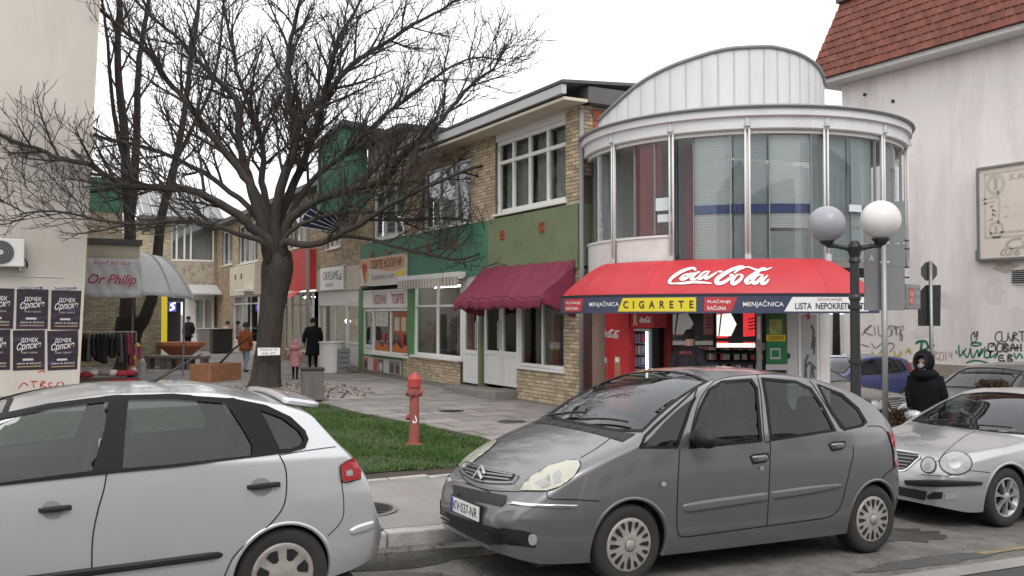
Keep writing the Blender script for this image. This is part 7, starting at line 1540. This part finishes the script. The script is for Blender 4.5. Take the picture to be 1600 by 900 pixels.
# ============================================================ PEOPLE
def person(label, gx, gy, gz, h, face, coat, legs, hair, coat_len=.45, hood=False, mask=False, arms=((-.03, .02), (-.03, .02)), name='person', hat=None, skirt=0, sit=0, step=.06, lean=0, mark=None):
    """face: heading angle the person looks towards; one continuous skinned body, clothes and hair are children"""
    t = thing(name, label, 'person', (gx, gy, gz)); t.rotation_euler.z = face-PI/2*0
    k = h/1.75; V = []; E = []; RD = []
    def add(x, y, z, r, par=None): V.append((x*k, y*k, z*k)); RD.append(r*k); i = len(V)-1; (E.append((par, i)) if par is not None else None); return i
    # x forward, y left
    pel = add(0, 0, .93, .125); ab = add(.0+lean*.1, 0, 1.08, .125, pel); ch = add(lean*.2, 0, 1.28, .15, ab); ne = add(lean*.3, 0, 1.46, .065, ch); hd = add(lean*.36+.015, 0, 1.56, .085, ne); hd2 = add(lean*.4+.02, 0, 1.66, .095, hd); hd3 = add(lean*.4+.01, 0, 1.71, .06, hd2)
    for sd, (ax, ay) in zip((-1, 1), arms):
        sh = add(lean*.2, sd*.18, 1.4, .07, ch); el = add(-.02+ax*.5+lean*.1, sd*(.25+ay*.5), 1.14, .05, sh); wr = add(.05+ax, sd*(.24+ay), .92+max(0, ax)*.35, .036, el); pa = add(.07+ax*1.08, sd*(.235+ay), .85+max(0, ax)*.4, .04, wr)
        for f_ in range(4): a1 = add(.06+ax*1.1+.022*f_, sd*(.232+ay), .79+max(0, ax)*.42-.004*abs(f_-1.5), .011, pa)
        add(.12+ax*1.1, sd*(.215+ay), .83+max(0, ax)*.42, .012, pa)
        hp = add(0, sd*.09, .88, .105, pel); kn = add(.03+sd*step*.5, sd*.1, .5, .07, hp); an = add(-.02+sd*step, sd*.1, .1, .045, kn); hl_ = add(-.02+sd*step, sd*.1, .045, .045, an); to = add(.14+sd*step, sd*.115, .035, .04, hl_)
    me = bpy.data.meshes.new('body'); me.from_pydata(V, E, []); ob = bpy.data.objects.new('body', me); COL.objects.link(ob)
    md = ob.modifiers.new('skin', 'SKIN'); sv = me.skin_vertices[0].data
    for i, r in enumerate(RD): sv[i].radius = (r, r); sv[i].use_root = (i == 0)
    md2 = ob.modifiers.new('sub', 'SUBSURF'); md2.levels = 1; md2.render_levels = 1
    bpy.context.view_layer.update(); em = bpy.data.meshes.new_from_object(ob.evaluated_get(bpy.context.evaluated_depsgraph_get())); bpy.data.objects.remove(ob)
    cm = mat('coat', coat, .9, var=.3, scale=14, spec=.12, bump=.6, bscale=16); lm = mat('trousers', legs, .9, var=.25, scale=12, spec=.12); shm = M['black']
    for m_ in (M['skin'], cm, lm, shm): em.materials.append(m_)
    for p in em.polygons:
        c_ = p.center/k; p.use_smooth = True
        p.material_index = 3 if c_.z < .09 else (2 if c_.z < .9 and abs(c_.y) < .2 else (0 if c_.z > 1.47 or (c_.z < .9+.35*max(0, 0) and abs(c_.y) > .2 and c_.z < .93) else 1))
    bo = bpy.data.objects.new('body', em); COL.objects.link(bo); bo.parent = t
    # coat: shell round the trunk, open hem
    zb_ = (.93-coat_len)
    prof_ = [(1.47, .075, .07), (1.43, .13, .1), (1.38, .205, .13), (1.25, .215, .155), (1.05, .195, .15), (.92, .205, .165), (max(.5, zb_+.1), .215+.02*skirt, .18+.02*skirt), (zb_, .225+.05*skirt, .19+.05*skirt)]
    b = MB(); n = 18
    for z, wy, wx in prof_:
        for j in range(n): a = 2*PI*j/n; q = 1+.03*math.sin(3*a+z*9); b.v.append(((wx*math.cos(a)*q+lean*.2*max(0, z-.9)/.4)*k, wy*math.sin(a)*q*k, z*k))
    for i in range(len(prof_)-1):
        for j in range(n): j2 = (j+1) % n; b.f.append((i*n+j, (i+1)*n+j, (i+1)*n+j2, i*n+j2))
    b.build('coat', cm, t, smooth=True, local=True, thick=.02)
    for sd, (ax, ay) in zip((-1, 1), arms): MB().tube([(lean*.2*k, sd*.17*k, 1.41*k), ((-.02+ax*.5+lean*.1)*k, sd*(.255+ay*.5)*k, 1.14*k), ((.04+ax)*k, sd*(.245+ay)*k, (.93+max(0, ax)*.34)*k)], [.088*k, .072*k, .056*k], 10).build('sleeve', cm, t, smooth=True, local=True)
    hx, hz = (lean*.4+.02)*k, 1.64*k
    hm = mat('hair', hair, .8, var=.3, scale=25)
    if hood:
        b = MB(); nu, nv = 14, 18
        for i in range(nu+1):
            ph = PI*.78*i/nu
            for j in range(nv): a = 2*PI*j/nv; r = (.138+.015*math.sin(ph*2)); b.v.append((hx+(.09-math.cos(0)*0)*k*0+(.055*k-r*1.05*k*math.cos(PI-ph) if 0 else (-r*math.cos(ph)*1.0+.0)*k), r*math.sin(ph)*math.sin(a)*k, hz+.01*k+r*1.15*math.sin(ph)*math.cos(a)*k))
        for i in range(nu):
            for j in range(nv): j2 = (j+1) % nv; b.f.append((i*nv+j, i*nv+j2, (i+1)*nv+j2, (i+1)*nv+j))
        b.build('hood', cm, t, smooth=True, local=True, thick=.025)
        MB().tube([(hx+(.138*.77)*k, .138*.64*math.sin(2*PI*j/18)*k, hz+.01*k+.158*.64*math.cos(2*PI*j/18)*k) for j in range(19)], .02*k, 6).build('hood_trim', mat('fur', tuple(c*.8 for c in coat), .95, var=.4, scale=40), t, local=True, smooth=True)
        MB().lathe([(.13, -.1), (.18, -.04), (.19, 0), (.14, .05), (.1, .08)], (lean*.3*k, 0, 1.47*k), 14).build('collar', cm, t, smooth=True, local=True)
    else:
        b = MB()
        b.lathe([(.02, .115), (.06, .105), (.095, .06), (.108, 0), (.105, -.04), (.08, -.05)], (hx-.012*k, 0, hz+.01*k), 16, sx=1.05); b.build('hair' if not hat else 'hat', hm if not hat else mat('hat', hat, .9, var=.2), t, smooth=True, local=True)
    for sd in (-1, 1):
        MB().lathe([(.001, -.012), (.011, -.006), (.011, .006), (.001, .012)], (hx+.088*k, sd*.034*k, hz+.0), 8).build('eye', 'dark', t, local=True); 
        if not hood: MB().lathe([(.004, -.03), (.014, -.015), (.016, .012), (.004, .028)], (hx, sd*.098*k, hz-.01*k), 7).build('ear', 'skin', t, local=True)
    MB().lathe([(.016, -.025), (.018, -.015), (.01, .012), (.004, .03)], (hx+.098*k, 0, hz-.03*k), 8).build('nose', 'skin', t, local=True)
    if mask: MB().lathe([(.02, -.065), (.055, -.05), (.068, -.01), (.05, .03), (.02, .04)], (hx+.05*k, 0, hz-.06*k), 14, sx=1.0, sy=1.1).build('face_mask', mat('mask', (.24, .25, .26), .8, var=.1), t, smooth=True, local=True)
    else: MB().box(hx+.088*k, hx+.096*k, -.022, .022, hz-.075*k, hz-.066*k).build('mouth', mat('lips', (.3, .1, .09), .6), t, local=True)
    return t, k
away = math.atan2(_F2[1], _F2[0])
p = onz(489, 579, .2); t, k = person('woman in a long black coat with shoulder bag seen from behind', p.x, p.y, .2, 1.76, away+.2, (.014, .014, .017), (.012, .012, .014), (.02, .016, .014), coat_len=.42, hat=(.012, .012, .014), skirt=1, arms=((-.03, .02), (.02, .06)), step=.1)
MB().tube([(.14, .17, 1.38), (.2, 0, 1.2), (.16, -.22, .98)], .012, 5).build('bag_strap', 'lightgrey', t, local=True); MB().obox((.0, -.29, .86), .14, .06, .13).build('shoulder_bag', 'black', t, local=True, bevel=.03)
p = onz(461, 593, .2); person('small child in a pale pink padded jacket and dark trousers', p.x, p.y, .2, 1.12, away-.1, (.55, .27, .28), (.015, .015, .02), (.03, .02, .016), coat_len=.34, hood=True, skirt=.6, arms=((-.03, .02), (.03, .14)), step=.05)
p = onz(294, 551, .2); person('man in dark jacket standing by the courtyard doorway', p.x, p.y, .2, 1.76, away+PI-.2, (.02, .02, .025), (.016, .016, .02), (.02, .016, .014), coat_len=.2)
p = onz(355, 549, .2); person('small distant figure in pale pink top by the far shop window', p.x, p.y, .2, 1.5, away+PI+.9, (.5, .35, .33), (.05, .05, .07), (.03, .02, .016), coat_len=.1)
p = onz(397, 585, .2); person('person in an orange jacket and pale jeans half hidden by the tree trunk', p.x, p.y+1.2, .2, 1.62, away-.5, (.32, .1, .04), (.3, .36, .42), (.05, .03, .02), coat_len=.16, step=.12)
a_, z_ = kp(1074, 560, 3.25); q = cyl(a_, 3.25, 0); t, k = person('customer in a dark jacket with red lettering at the kiosk counter', q[0], q[1], .15, 1.7, math.atan2(CY-q[1], CX-q[0]), (.03, .026, .032), (.02, .02, .025), (.012, .01, .01), coat_len=.15, lean=.3)
text_local('lettering', 'SERVIS', .22, .05, lambda a, b: (-.155+.06, .11-a, 1.3+b), mat('letters_red', (.45, .06, .05), .6), t)
p = atd(1448, 600, 13.0); t, k = person('person in black hooded winter coat and face mask walking past the parked cars', p.x, p.y, plaza(p.x, p.y), 1.64, away+PI-.75, (.01, .01, .013), (.01, .01, .012), (.015, .012, .01), coat_len=.45, hood=True, mask=True, lean=.3, arms=((.1, -.06), (-.06, -.05)), step=.12, skirt=.2)

# ============================================================ unseen houses across the street, added for the car paint and panes to mirror
for i, (x0, x1, h, cm, lb_) in enumerate(((-34, -14, 10, 'cream_wall', 'long cream house added for reflections, unseen behind the viewpoint to the left'), (-12, 9, 7.5, 'plinth', 'brown house added for reflections, unseen right behind the viewpoint'), (12, 36, 9, 'white_wall', 'pale house added for reflections, unseen behind the viewpoint to the right'))):
    t = thing('added_house', lb_, 'building', (x0, -15, 0)); MB().box(x0, x1, -24, -15, -1.5, h).build('wall', cm, t); MB().box(x0-.3, x1+.3, -24.3, -14.6, h, h+.5).build('roof', 'roof_dark', t)
    for fl_ in range(int(h//3)):
        x = x0+1
        while x < x1-2: MB().box(x, x+1.4, -15, -14.96, 1.0+fl_*3, 2.5+fl_*3).build('window', 'dark', t); x += 2.8
